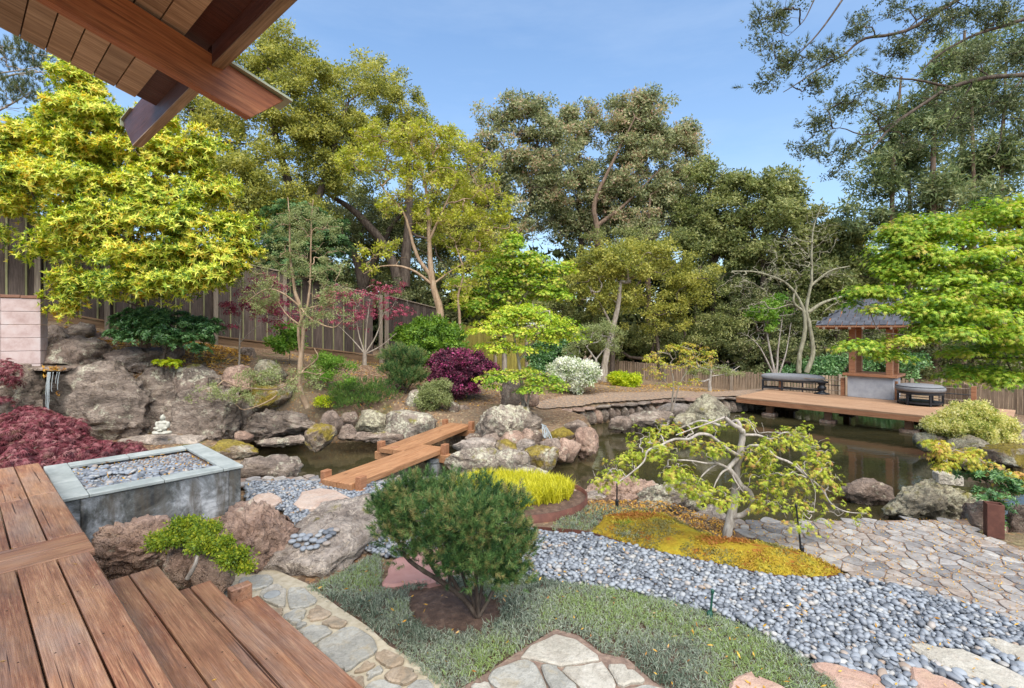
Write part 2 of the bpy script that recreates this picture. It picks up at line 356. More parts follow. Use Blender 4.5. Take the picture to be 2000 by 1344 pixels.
c = t.mix(t.ramp(b, [(.46, 0.0), (.62, .8)]), c, (.09, .075, .055)); c = t.mix(t.ramp(d, [(.3, .65), (.45, 0.0)]), c, (.025, .025, .03))
t.bsdf(c, .75, t.bump(t.math('ADD', a, d), .5, .01), 0, .35); STAIN = t.m
# ground: brown mulch, leaf litter and soil
t = NT('mulch_ground'); v = t.coord('Object', rnd=False); a = t.noise(v, .35, 6, .6); b = t.noise(v, 7, 8, .7); cc = t.voro(v, 30, 'F1', 1); d = t.noise(v, 60, 4, .7)
sx = t.n('ShaderNodeSeparateColor'); t.l(cc, sx.inputs[0])
c = t.ramp(b, [(.3, (.075, .045, .03)), (.5, (.16, .1, .065)), (.7, (.27, .185, .12))])
c = t.mix(t.ramp(a, [(.45, 0.0), (.62, .6)]), c, (.3, .23, .15))
c = t.mix(t.ramp(sx.outputs[0], [(.72, 0.0), (.76, .8)]), c, t.ramp(sx.outputs[1], [(0, (.38, .19, .08)), (.5, (.3, .22, .14)), (1, (.42, .34, .2))]))
c = t.mix(t.ramp(t.noise(v, 1.1, 5), [(.58, 0.0), (.66, .65)]), c, (.11, .12, .035))
t.bsdf(c, .95, t.bump(t.math('ADD', b, d), .9, .03), 0, .15); GROUND = t.m
t = NT('path_gravel'); v = t.coord('Object', rnd=False); b = t.noise(v, 14, 8, .75); d = t.voro(v, 38, 'F1', 1); sx = t.n('ShaderNodeSeparateColor'); t.l(d, sx.inputs[0])
c = t.ramp(b, [(.3, (.12, .085, .06)), (.5, (.215, .16, .12)), (.7, (.33, .265, .205))]); c = t.mix(t.ramp(sx.outputs[0], [(.8, 0.0), (.85, .7)]), c, (.42, .25, .13))
t.bsdf(c, .95, t.bump(b, .8, .02), 0, .15); PATHM = t.m
SOIL = m_simple('dark_soil', [(.05, .028, .02), (.1, .06, .042), (.19, .12, .085)], 16, .95, .9, bd=.03)
JOINT = m_simple('leafy_joint_soil', [(.1, .07, .055), (.19, .13, .1), (.3, .22, .165)], 22, .95, .8, bd=.015)
MORTAR = m_simple('sandy_mortar', [(.26, .22, .15), (.38, .33, .24), (.46, .41, .32)], 18, .95, .5)
PEBBASE = m_simple('pebble_bed_base', [(.05, .055, .06), (.12, .125, .14)], 40, .9, .9, bd=.02)
t = NT('pond_water'); v = t.coord('Object', (1, 1.6, 1), rnd=False); a = t.noise(v, 5.5, 3, .5); b = t.noise(v, .6, 4, .5)
c = t.ramp(b, [(.35, (.02, .02, .010)), (.65, (.048, .04, .018))])
t.bsdf(c, .02, t.bump(a, .09, .02), 0, .5, **{'IOR': 1.33}); WATER = t.m
t = NT('falling_water'); v = t.coord('Object', (20, 20, 1)); f = t.noise(v, 3, 4)
t.bsdf((.5, .55, .56), .15, t.bump(f, .6, .02), 0, .5, **{'Transmission Weight': .45, 'IOR': 1.2}); FALLW = t.m
ROCK_BR = m_rock('brown_grey_rock', [(.12, .09, .075), (.24, .195, .17), (.36, .31, .28)], .12, .08)
ROCK_LI = m_rock('lichen_rock', [(.12, .1, .09), (.23, .2, .175), (.35, .31, .28)], .42, .22, (.26, .25, .05))
ROCK_MO = m_rock('mossy_rock', [(.14, .11, .09), (.26, .21, .17), (.36, .31, .25)], .3, .62, (.3, .24, .03))
ROCK_PK = m_rock('pinkish_rock', [(.2, .13, .105), (.36, .26, .215), (.48, .37, .31)], .1, .02)
ROCK_ST = m_rock('layered_rock', [(.1, .085, .075), (.25, .21, .185), (.42, .37, .33)], .2, .06, strata=1)
ROCK_STW = m_rock('layered_rock_wet_streaked', [(.1, .085, .075), (.25, .21, .185), (.42, .37, .33)], .15, .03, strata=1, wetx=-.13)
ROCK_WET = m_rock('wet_rock', [(.08, .065, .055), (.13, .11, .1), (.2, .17, .15)], 0, 0.12, strata=1, wet=.45)
ROCK_GR = m_rock('granite_rock', [(.2, .17, .15), (.36, .32, .295), (.5, .46, .43)], .3, .06, scale=1.4, lichcol=(.55, .5, .45))
ROCK_GN = m_rock('grey_green_rock', [(.12, .11, .085), (.23, .21, .165), (.34, .32, .26)], .5, .3, (.2, .19, .05), lichcol=(.42, .42, .32))
ROCK_WH = m_rock('pale_rock', [(.25, .23, .2), (.42, .4, .36), (.55, .53, .49)], .3, 0)
BK_GREY = m_bark('pale_bark', [(.14, .11, .085), (.3, .25, .2), (.46, .41, .34)])
BK_BR = m_bark('brown_bark', [(.06, .038, .025), (.15, .1, .07), (.27, .2, .15)])
BK_DK = m_bark('dark_bark', [(.03, .022, .017), (.07, .052, .04), (.14, .11, .085)])
BK_SIL = m_bark('silver_bark', [(.16, .13, .11), (.33, .29, .25), (.5, .46, .41)], 20)
BK_TAN = m_bark('tan_bark', [(.16, .1, .06), (.32, .22, .14), (.45, .34, .24)])
BK_LICH = m_bark('lichened_bark', [(.1, .09, .06), (.22, .205, .14), (.36, .35, .26)])
# ------------------------------------------------------------------ rock and foliage generators
_ico = {}
MAXSUB = 5
def ico(sub):
    if sub not in _ico:
        bm = bmesh.new(); bmesh.ops.create_icosphere(bm, subdivisions=sub, radius=1)
        _ico[sub] = (A([v.co[:] for v in bm.verts]), A([[v.index for v in f.verts] for f in bm.faces], dtype='i')); bm.free()
    return _ico[sub]
def rock_vf(w, d, h, seed, sub=4, p=3.2, cuts=8, amp=.16, strata=0.0, peak=0.0):
    D, Fc = ico(min(sub, MAXSUB) if sub > 5 else max(2, sub - 0)); rng = np.random.RandomState(seed)
    Q = D / (np.abs(D) ** p).sum(1, keepdims=True) ** (1 / p)
    for k in range(cuts):
        n = norm(rng.normal(0, 1, 3) * [1, 1, .8]); off = rng.uniform(.62, .95); t = Q @ n - off
        Q = Q - np.outer(np.maximum(t, 0) * .93, n)
    if peak: k = (np.clip(Q[:, 2:3], -.2, 1) + .2) / 1.2; Q[:, :2] *= 1 - peak * k
    asp = A([w, d, h]) / max(w, d, h)
    q = Q * asp * 1.3 + seed * 3.1
    if cuts:
        for k in range(16):
            n = norm(rng.normal(0, 1, 3)); off = rng.uniform(.8, 1.02) * np.percentile(Q @ n, 97); t = Q @ n - off; Q = Q - np.outer(np.maximum(t, 0) * .8, n)
    n1 = fbm(q * 1.5, 4, seed % 50) - .5
    rid = np.abs(fbm(q * 3.2 + 9, 4, seed % 31) - .5) * 2
    fine = fbm(q * 9, 3, 3) - .5
    rid2 = np.abs(fbm(q * 6.5 + 4, 4, seed % 23) - .5) * 2
    disp = amp * (1.3 * n1 - 1.1 * np.maximum(0, .2 - rid) * 2.4 + .7 * fine + .85 * (rid2 - .3))
    if strata:
        sv = fbm(q * A([1.2, 1.2, 8]), 3, 4); disp += strata * (np.abs(sv - .5) * 2 - .3)
    Q = Q + D * disp[:, None] / np.maximum(asp, .3)
    lo, hi = Q.min(0), Q.max(0); Q = (Q - (lo + hi) / 2) / (hi - lo) * A([w, d, h])
    return Q, Fc
def rock(label, x0, y0, x1, y1, Y, mat, seed, depth=.8, sub=4, name='boulder', cat='boulder', p=3.2, cuts=8, amp=.16, strata=0.0, peak=0.0, sink=.12, group=None):
    k = Y / F; w = (x1 - x0) * k; h = (y1 - y0) * k; d = max(w, h) * depth
    if (x1 - x0) * (y1 - y0) < 2200: sub = 3
    c = P((x0 + x1) / 2, (y0 + y1) / 2, Y + d * .35)
    # keep the seen size at the rock's own depth
    k2 = (Y + d * .2) / F; c = P((x0 + x1) / 2, (y0 + y1) / 2, Y + d * .2); w = (x1 - x0) * k2; h = (y1 - y0) * k2
    hh = h * (1 + sink); V, Fc = rock_vf(w, d, hh, seed, sub, p, cuts, amp, strata, peak)
    V[:, 2] += (h - hh) / 2 + h / 2
    o = obj(name, np_mesh(name, V, Fc, mat, True), None, c - A([0, 0, h / 2]))
    tag(o, label, cat, group); return o

# leaf templates: V (nv,3), F (nf,3|4), leaf id per face; the clump's axis is +Z
def t_rosette(n, ln, wd, el=(10, 60), seed=0, up=0.0, tri=False):
    rng = np.random.RandomState(seed); V = []; Fc = []; ids = []
    for i in range(n):
        a = i * 2.4 + rng.uniform(-.3, .3); e = R(rng.uniform(*el)); L_ = ln * rng.uniform(.75, 1.15)
        d = A([math.cos(a) * math.cos(e), math.sin(a) * math.cos(e), math.sin(e)]); s = A([-math.sin(a), math.cos(a), 0]) * wd / 2
        b = d * L_ * .08; m = d * L_ * .55 + A([0, 0, .03 * L_]); tip = d * L_ - A([0, 0, .14 * L_])
        k = len(V)
        if tri: V += [b - s, b + s, tip]; Fc.append([k, k + 1, k + 2])
        else: V += [b, m - s, tip, m + s]; Fc.append([k, k + 1, k + 2, k + 3])
        ids.append(i)
    return A(V), A(Fc), A(ids)
def t_spray(n, r, ln, wd, seed=0, flat=1.0, tri=False):
    rng = np.random.RandomState(seed); V = []; Fc = []; ids = []
    for i in range(n):
        c = rng.normal(0, 1, 3); c *= r * rng.uniform(.3, 1) / np.linalg.norm(c); c[2] *= flat
        d = norm(c + rng.normal(0, .5 * r, 3)); s = norm(np.cross(d, rng.normal(0, 1, 3))) * wd / 2; L_ = ln * rng.uniform(.7, 1.2)
        k = len(V)
        if tri: V += [c - s * 1.1, c + s * 1.1, c + d * L_]; Fc.append([k, k + 1, k + 2])
        else: V += [c, c + d * L_ * .5 - s, c + d * L_, c + d * L_ * .5 + s]; Fc.append([k, k + 1, k + 2, k + 3])
        ids.append(i)
    return A(V), A(Fc), A(ids)
def t_palm(n, r, size, lobes=5, wd=.3, seed=0, droop=.3, flat=.35, spread=2.2):
    """maple leaves: pointed lobes fanned from each leaf's stalk"""
    rng = np.random.RandomState(seed); V = []; Fc = []; ids = []
    for i in range(n):
        a0 = rng.uniform(0, 6.28); c = A([math.cos(a0), math.sin(a0), 0]) * r * math.sqrt(rng.rand()); c[2] = rng.uniform(-1, 1) * r * flat
        h = a0 + rng.uniform(-.6, .6); tilt = rng.uniform(-.45, .1) - droop; sz = size * rng.uniform(.7, 1.2); roll = rng.uniform(-.5, .5)
        f = A([math.cos(h) * math.cos(tilt), math.sin(h) * math.cos(tilt), math.sin(tilt)]); sd_ = norm(A([-math.sin(h), math.cos(h), roll])); up = np.cross(f, sd_)
        for j in range(lobes):
            b = (j / (lobes - 1) - .5) * spread; ll = sz * (1 - .42 * abs(b) / (spread / 2)); d = f * math.cos(b) + sd_ * math.sin(b)
            s = np.cross(d, up) * ll * wd / 2
            k = len(V); V += [c + d * ll * .22 + s, c + d * ll * .22 - s, c + d * ll - A([0, 0, ll * droop * .5])]
            Fc += [[k, k + 1, k + 2]]; ids += [i]
    return A(V), A(Fc), A(ids)
def t_lace(n, r, ln, wd, strands=7, seed=0, droop=.9):
    """thread leaves: slim drooping strands fanned from each stalk"""
    rng = np.random.RandomState(seed); V = []; Fc = []; ids = []
    for i in range(n):
        a0 = rng.uniform(0, 6.28); c = A([math.cos(a0), math.sin(a0), 0]) * r * math.sqrt(rng.rand()); c[2] = rng.uniform(-.5, .5) * r; h = a0 + rng.uniform(-.8, .8)
        for j in range(strands):
            b = h + (j / (strands - 1) - .5) * 2.5; L_ = ln * rng.uniform(.7, 1.1) * (1 - .3 * abs(j / (strands - 1) - .5)); e = rng.uniform(-.1, .35)
            d = A([math.cos(b) * math.cos(e), math.sin(b) * math.cos(e), math.sin(e)]); s = A([-math.sin(b), math.cos(b), rng.uniform(-.6, .6)]) * wd / 2
            m = c + d * L_ * .5; tip = c + d * L_ * .85 - A([0, 0, droop * L_ * .55]); k = len(V); V += [c + d * L_ * .1 - s, c + d * L_ * .1 + s, tip]; Fc += [[k, k + 1, k + 2]]; ids += [i]
    return A(V), A(Fc), A(ids)
def t_needle(n, length, nl, wd, seed=0, up=.55):
    """a shoot along +Z ringed with needles"""
    rng = np.random.RandomState(seed); V = []; Fc = []; ids = []
    for i in range(n):
        z = length * rng.uniform(0, 1); a = rng.uniform(0, 6.28); e = up + .5 * z / length + rng.uniform(-.2, .2)
        d = norm(A([math.cos(a) * math.cos(e), math.sin(a) * math.cos(e), math.sin(e)])); s = norm(np.cross(d, [rng.normal(), rng.normal(), .1])) * wd / 2
        c = A([0, 0, z]); k = len(V); V += [c - s, c + s, c + d * nl * rng.uniform(.7, 1.1)]; Fc.append([k, k + 1, k + 2]); ids.append(i)
    return A(V), A(Fc), A(ids)
def t_grass(n, r, ln, wd, seed=0, lean=.5):
    rng = np.random.RandomState(seed); V = []; Fc = []; ids = []
    for i in range(n):
        a = rng.uniform(0, 6.28); b = rng.uniform(0, 6.28); c = A([math.cos(b), math.sin(b), 0]) * r * rng.rand(); L_ = ln * rng.uniform(.6, 1.15); le = lean * rng.uniform(.2, 1)
        o1 = A([math.cos(a), math.sin(a), 0]); s = A([-math.sin(a), math.cos(a), 0]) * wd / 2
        m = c + o1 * L_ * le * .35 + A([0, 0, L_ * .6]); tip = c + o1 * L_ * le + A([0, 0, L_ * (1 - .35 * le)])
        k = len(V); V += [c - s, c + s, m + s * .8, m - s * .8, tip]; Fc += [[k, k + 1, k + 2], [k, k + 2, k + 3], [k + 3, k + 2, k + 4]]; ids += [i] * 3
    return A(V), A(Fc), A(ids)
def bake(tmpls, pos, nrm, scl, rng, irnd=None, wi=.5):
    """place clump templates at POS with +Z along NRM; returns V, F, rnd"""
    n = len(pos); z = nrm / (np.linalg.norm(nrm, axis=1, keepdims=True) + 1e-9)
    x = np.cross(z, rng.normal(0, 1, (n, 3))); x /= (np.linalg.norm(x, axis=1, keepdims=True) + 1e-9); y = np.cross(z, x)
    Rm = np.stack([x, y, z], -1) * np.asarray(scl, float).reshape(-1, 1, 1)
    if irnd is None: irnd = rng.rand(n)
    which = rng.randint(0, len(tmpls), n); Vs = []; Fs = []; Rs = []; off = 0
    for k, (TV, TF, ids) in enumerate(tmpls):
        m = np.where(which == k)[0]
        if not len(m): continue
        V = np.einsum('nij,vj->nvi', Rm[m], TV) + pos[m][:, None]
        Fc = TF[None] + (np.arange(len(m)) * len(TV))[:, None, None] + off
        lr = rng.rand(len(m), ids.max() + 1)[:, ids]
        Rs.append(np.clip(((wi * irnd[m][:, None] + (1 - wi) * lr) - .5) * 1.65 + .5, 0, 1).ravel()); Vs.append(V.reshape(-1, 3)); Fs.append(Fc.reshape(-1, TF.shape[1])); off += len(m) * len(TV)
    return np.vstack(Vs), np.vstack(Fs), np.concatenate(Rs)
def lobes_w(lobes):
    """lobes given by sight line, distance and seen radii -> centres and radii in metres"""
    c = []; r = []
    for l in lobes:
        px, py, Y, rx, ry = l[:5]; k = Y / F; c.append(P(px, py, Y)); rd = l[5] if len(l) > 5 else (rx * k * .8)
        r.append([rx * k, rd, ry * k])
    return A(c), A(r)
def sample_lobes(lobes, n, rng, shell=.5, rough=.22, under=.35):
    c, r = lobes_w(lobes); w = r[:, 0] * r[:, 2] + .0; w /= w.sum(); k = rng.choice(len(c), n * 3, p=w)
    d = rng.normal(0, 1, (n * 3, 3)); d /= np.linalg.norm(d, axis=1, keepdims=True)
    keep = (d[:, 2] > -.25) | (rng.rand(n * 3) < under); k = k[keep][:n]; d = d[keep][:n]
    rad = rng.rand(len(k)) ** (shell * .6) * (1 + rough * 2 * (fbm(d * 2.3 + k[:, None] * 5.1, 3) - .5) * 1.6)
    return c[k] + d * r[k] * rad[:, None], d
def subclumps(cen, cd, per, sr, flat, rng, up=.7, drop=.0):
    n = len(cen); k = np.repeat(np.arange(n), per); d = rng.normal(0, 1, (len(k), 3)); d /= np.linalg.norm(d, axis=1, keepdims=True)
    d[:, 2] = np.where(rng.rand(len(k)) < .75, np.abs(d[:, 2]), d[:, 2])
    s = sr * rng.uniform(.55, 1.25, n)[k]; rr = rng.rand(len(k)) ** .35
    p = cen[k] + d * A([1, 1, flat]) * (s * rr)[:, None]
    p[:, 2] -= drop * (np.hypot(d[:, 0], d[:, 1]) * rr) ** 2 * s
    nr = d * .55 + cd[k] * .3 + A([0, 0, up]); return p, nr, k
def crown(parent, name, mat, tmpls, lobes, nsub, per, sr, flat=.6, seed=0, up=.7, shell=.5, size=(.8, 1.2), rough=.22, under=.35, drop=0., wi=.5, ret=False):
    rng = np.random.RandomState(seed); cen, cd = sample_lobes(lobes, nsub, rng, shell, rough, under)
    p, nr, k = subclumps(cen, cd, per, sr, flat, rng, up, drop)
    sub = rng.rand(len(cen))[k] * .6 + rng.rand(len(k)) * .4
    V, Fc, r = bake(tmpls, p, nr, rng.uniform(size[0], size[1], len(p)), rng, sub, wi)
    o = wpart(name, V, Fc, mat, parent, False, r)
    return (o, cen) if ret else o
def colonize(bag, start, targets, rng, rt=.004, rmax=.1, sides=4, wob=.12, sag=0.0, power=.45, mid=2, collect=None):
    """limbs that grow from existing nodes to each target, nearest first"""
    nodes = [A(s, float) for s in start]; par = [-1] * len(nodes); T = A(targets, float); st = A(nodes)
    order = np.argsort([np.min(np.linalg.norm(st - t, axis=1)) for t in T]); paths = []
    for ti in order:
        t = T[ti]; N = A(nodes); d = np.linalg.norm(N - t, axis=1) + .6 * np.maximum(0, N[:, 2] - t[2]); j = int(np.argmin(d)); p0 = nodes[j]; dist = np.linalg.norm(t - p0)
        if dist < 1e-3: continue
        path = [j]; pp = rng.normal(0, wob * dist, 3)
        for q in range(1, mid + 1):
            f = q / (mid + 1); nodes.append(p0 + (t - p0) * f + pp * math.sin(math.pi * f) + rng.normal(0, wob * .3 * dist, 3) + A([0, 0, sag * dist * math.sin(math.pi * f)])); par.append(path[-1]); path.append(len(nodes) - 1)
        nodes.append(t); par.append(path[-1]); path.append(len(nodes) - 1); paths.append(path)
    cnt = np.zeros(len(nodes)); 
    for p in paths: cnt[p[-1]] += 1
    for i in range(len(nodes) - 1, -1, -1):
        if par[i] >= 0: cnt[par[i]] += cnt[i]
    rad = np.minimum(rt * np.maximum(cnt, 1) ** power, rmax)
    for p in paths:
        pts = A([nodes[i] for i in p]); rr = A([rad[i] for i in p]); rr[0] = min(rr[0], rr[1] * 1.25)
        bag.tubes(pts, rr, sides if rr[1] > rt * 1.6 else 3)
        if collect is not None: collect.append(pts)
def px_tube(bag, pts, r0, r1, sides=8, sm=4, wob=0.0, seed=0):
    """pts = [(px, py, Y)], radii in metres"""
    p = catmull([P(*q) for q in pts], sm); n = len(p)
    rr = np.linspace(r0, r1, n)
    if wob: rng = np.random.RandomState(seed); rr = rr * (1 + wob * (rng.rand(n) - .5)); p[1:-1] += rng.normal(0, wob * r0 * .5, (n - 2, 3))
    bag.tubes(p, rr, sides); return p
def tree(name, label, cat, base, bark, trunks, group=None, part='trunk', sides=8):
    """trunks = [(pts, r0, r1)]; returns the thing, its trunk bag and nodes"""
    t = thing(name, label, cat, base, group=group); bag = Bag(); nodes = []
    for i, (pts, r0, r1) in enumerate(trunks):
        p = px_tube(bag, pts, r0, r1, sides, 4, .12, i); nodes += list(p[len(p) // 4:])
    return t, bag, nodes
def fin(t, bag, bark, name='trunk'):
    V, Fc = bag.get(); return wpart(name, V, Fc, bark, t, True)
def slab_vf(poly, z0, z1, bev=.008, seed=0, rough=.006, inset=None):
    """a flat stone from its outline: sides, worn arris and a slightly uneven top"""
    p = A(poly, float); rng = np.random.RandomState(seed); n = len(p); c = p.mean(0)
    if n < 9:
        q = []
        for i in range(n):
            a, b = p[i], p[(i + 1) % n]; q.append(a * .86 + b * .14); q.append((a + b) / 2 + rng.normal(0, 1, 2) * rough * 1.5); q.append(a * .14 + b * .86)
        p = A(q); n = len(p)
    ins = p + (c - p) / (np.linalg.norm(c - p, axis=1, keepdims=True) + 1e-6) * bev * 1.6
    tl = rng.normal(0, .006, 2); zz = z1 + (ins - c) @ tl
    V = [(x, y, z0) for x, y in p] + [(x, y, z1 - bev) for x, y in p] + [(x, y, z) for (x, y), z in zip(ins, zz)]
    Fs = []
    for i in range(n):
        j = (i + 1) % n; Fs += [[i, j, n + j, n + i], [n + i, n + j, 2 * n + j, 2 * n + i]]
    Fs.append(list(range(2 * n, 3 * n)))
    return A(V), Fs
def orient(poly):
    p = A(poly, float); a = np.sum(p[:, 0] * np.roll(p[:, 1], -1) - np.roll(p[:, 0], -1) * p[:, 1]); return p if a > 0 else p[::-1]
def slab(name, poly, z0, z1, mat, parent=None, bev=.008, seed=0, rough=.006):
    poly = orient(poly); c = poly.mean(0); V, Fs = slab_vf(poly - c, 0, z1 - z0, bev, seed, rough)
    base = A([c[0], c[1], z0]); 
    return obj(name, py_mesh(name, V, Fs, mat), parent, base - (A(parent.location) if parent else 0))
def clip_half(poly, m, n):
    out = []; k = len(poly)
    for i in range(k):
        a, b = poly[i], poly[(i + 1) % k]; da = (a - m) @ n; db = (b - m) @ n
        if da <= 0: out.append(a)
        if da * db < 0: out.append(a + (b - a) * (da / (da - db)))
    return out
def voronoi(poly, sx, sy, seed, jit=.42, ang=0.0, gap=.012, edge=.5):
    rng = np.random.RandomState(seed); p = A(poly); ca, sa = math.cos(ang), math.sin(ang); Rm = A([[ca, sa], [-sa, ca]]); q = p @ Rm.T
    lo, hi = q.min(0) - 2 * max(sx, sy), q.max(0) + 2 * max(sx, sy); S = []
    for r, y in enumerate(np.arange(lo[1], hi[1], sy)):
        for x in np.arange(lo[0] + (r % 2) * sx / 2, hi[0], sx): S.append((x + rng.uniform(-jit, jit) * sx, y + rng.uniform(-jit, jit) * sy))
    S = A(S) @ Rm; cells = []; ok = in_poly(S[:, 0], S[:, 1], poly)
    for i in np.where(ok)[0]:
        s = S[i]; d = np.linalg.norm(S - s, axis=1); nb = np.argsort(d)[1:16]; m = 2.2 * max(sx, sy)
        c = [s + A(v) * m for v in ((-1, -1), (1, -1), (1, 1), (-1, 1))]
        for j in nb: c = clip_half(c, (s + S[j]) / 2, (S[j] - s) / d[j])
        if len(c) < 3: continue
        c = A(c); cen = c.mean(0); r = np.linalg.norm(c - cen, axis=1, keepdims=True); c = cen + (c - cen) * np.maximum(.3, 1 - gap / np.maximum(r, .01) * 1.2)
        k = len(c); ch = []
        for a in range(k): u, v = c[a], c[(a + 1) % k]; ch += [u * .78 + v * .22, u * .22 + v * .78]
        cells.append(A(ch))
    return cells
def sheet(name, poly, z, mat, kind='structure', parent=None, zf=None, step=.12):
    """a thin ground sheet: fine triangulated polygon"""
    p = orient(poly); n = len(p)
    from mathutils.geometry import delaunay_2d_cdt
    vs, es, fs, *_ = delaunay_2d_cdt([Vector(v) for v in p], [], [list(range(n))], 1, 1e-5)
    me = py_mesh(name, [(v.x, v.y, z) for v in vs], fs, mat)
    return obj(name, me, parent, kind=kind)
def scatter(poly, n, rng, holes=()):
    p = A(poly); lo, hi = p.min(0), p.max(0); out = np.zeros((0, 2))
    while len(out) < n:
        q = rng.uniform(lo, hi, (n * 2, 2)); m = in_poly(q[:, 0], q[:, 1], poly)
        for h in holes: m &= ~in_poly(q[:, 0], q[:, 1], h)
        out = np.vstack([out, q[m]])
    return out[:n]
def poisson(poly, r, rng, holes=()):
    """jittered grid points inside a polygon"""
    p = A(poly); lo, hi = p.min(0), p.max(0); xs = np.arange(lo[0], hi[0], r); ys = np.arange(lo[1], hi[1], r * .87)
    X, Yg = np.meshgrid(xs, ys); X = X + (np.arange(len(ys)) % 2)[:, None] * r / 2; q = np.stack([X.ravel(), Yg.ravel()], 1); q += rng.uniform(-.3, .3, q.shape) * r
    m = in_poly(q[:, 0], q[:, 1], poly)
    for h in holes: m &= ~in_poly(q[:, 0], q[:, 1], h)
    return q[m]

# ------------------------------------------------------------------ the ground
WZ = -.36
POND = gp([(462, 905), (470, 880), (505, 868), (600, 864), (780, 860), (900, 872), (985, 905)], WZ) + gp([(1060, 905), (1165, 875), (1150, 850)], WZ) \
     + [tuple(P(x_, 800, y_ + .02)[:2]) for x_, y_ in ((1110, 12.0), (1180, 12.6), (1250, 13.0), (1320, 13.5), (1400, 13.9), (1470, 14.4))] + [tuple(P(1560, 800, 15.6)[:2]), tuple(P(1800, 800, 13.2)[:2])] \
     + gp([(1850, 862), (1905, 880), (1960, 893), (2080, 905)], WZ) + [(8.8, 6.0), (7.0, 5.3), (5.2, 5.15), (4.4, 5.32), (2.4, 5.32), (2.0, 5.5), (1.0, 6.1), (.25, 6.45), (-.25, 6.9)] \
     + [tuple(G(880, 938)[:2]), tuple(G(740, 938)[:2]), tuple(G(590, 938)[:2]), tuple(G(540, 915)[:2])]
ctrl = []
for x in (-7, -4, -1, 2, 5, 8): 
    for y in (-6, -2, 2, 4.4): ctrl.append((x, y, -.01))
for q in [(-5.5, 6, 0), (-6.5, 8, .1), (-2.6, 6.2, -.03), (0, 5.6, 0), (1.3, 5.4, .03), (3, 4.9, -.03), (5, 4.9, -.03), (6.5, 4.2, -.02), (9, 4, 0), (-12, 4, 1.6), (-14, 8, 3),
          (-60, 10, 6), (-40, 60, 6), (0, 90, 1), (60, 90, -1.5), (60, 10, -.6), (14, 0, -.3), (-20, -20, 0), (20, -20, 0), (30, 30, -.9)]: ctrl.append(q)
for px, py, Y in [(400, 715, 10.3), (300, 700, 10.4), (500, 740, 10.4), (600, 795, 10.2), (720, 720, 12.5), (650, 700, 14), (550, 690, 13.2), (450, 680, 12.8), (210, 650, 11.3), (75, 625, 10.7),
                  (0, 640, 10.3), (130, 705, 9.8), (700, 802, 10.2), (830, 803, 10.5), (760, 770, 11.2), (860, 720, 14), (900, 775, 12), (1000, 792, 11), (900, 817, 10.2), (960, 730, 17), (1050, 740, 19),
                  (1100, 765, 14), (1165, 752, 16), (1250, 755, 17), (1350, 768, 15), (1437, 778, 14), (1060, 800, 11.9), (1200, 789, 12.7), (1300, 783, 13.4), (1185, 735, 24), (1430, 764, 20.5),
                  (1600, 770, 19), (1850, 790, 17), (2000, 812, 14.5), (1900, 850, 9.7), (2000, 860, 9), (2000, 903, 7.7), (400, 640, 25), (1000, 690, 40), (1600, 705, 40), (745, 712, 15.6), (850, 716, 17.5),
                  (60, 845, 8.8), (230, 872, 8.7), (400, 868, 8.7), (310, 852, 9.3), (180, 850, 9.2), (440, 858, 9.3), (540, 856, 9.5), (330, 852, 8.9)]: ctrl.append(tuple(P(px, py, Y)))
ctrl = A(ctrl, float)
_d = np.linalg.norm(ctrl[:, None, :2] - ctrl[None, :, :2], axis=2); _n = len(ctrl)
_M = np.zeros((_n + 3, _n + 3)); _M[:_n, :_n] = _d - np.eye(_n) * .05; _M[:_n, _n] = 1; _M[:_n, _n + 1:] = ctrl[:, :2]; _M[_n:, :_n] = _M[:_n, _n:].T
_w = np.linalg.solve(_M, np.r_[ctrl[:, 2], 0, 0, 0])
def ground(x, y, pond=True):
    x = np.asarray(x, float); y = np.asarray(y, float); z = _w[_n] + _w[_n + 1] * x + _w[_n + 2] * y
    for i in range(_n): z = z + _w[i] * np.hypot(x - ctrl[i, 0], y - ctrl[i, 1])
    flat = np.clip((5.2 - y) / .8, 0, 1) * np.clip((x + 6) / 1, 0, 1) * np.clip((9 - x) / 1, 0, 1)
    z = z * (1 - flat) + -.012 * flat
    z = z + (1 - flat) * (fbm(np.stack([x * 1.1, y * 1.1, x * 0], -1), 4) - .5) * .10
    if pond:
        ins = in_poly(x, y, POND); d = poly_dist(x, y, POND); s = np.where(ins, d, -d)
        k = np.clip((s + .12) / .4, 0, 1); k = k * k * (3 - 2 * k); z = z * (1 - k) + (-1.0) * k
    return z
def gz(px, py, Y):
    """the ground point straight under a sight line's point"""
    p = P(px, py, Y); p[2] = float(ground(p[0], p[1], False)); return p
xs = np.r_[np.arange(-90, -14, 6), np.arange(-14, -7, .5), np.arange(-7, 12.01, .13), np.arange(12.5, 20, .5), np.arange(20, 100, 6)]
ys = np.r_[np.arange(-30, 2.4, 1.8), np.arange(2.4, 16, .13), np.arange(16, 28, .5), np.arange(28, 200, 7)]
XX, YY = np.meshgrid(xs, ys); ZZ = ground(XX, YY); nx, ny = len(xs), len(ys)
V = np.stack([XX, YY, ZZ], -1).reshape(-1, 3); ii = (np.arange(ny - 1)[:, None] * nx + np.arange(nx - 1)[None]).ravel()
obj('ground', np_mesh('ground', V, np.stack([ii, ii + 1, ii + nx + 1, ii + nx], -1), GROUND, True), kind='structure')
_pp = orient(POND); _pn = np.roll(_pp, -1, 0) - np.roll(_pp, 1, 0); _pn = np.stack([_pn[:, 1], -_pn[:, 0]], 1); _pn /= np.linalg.norm(_pn, axis=1, keepdims=True)
sheet('water', _pp + _pn * .22, WZ, WATER)
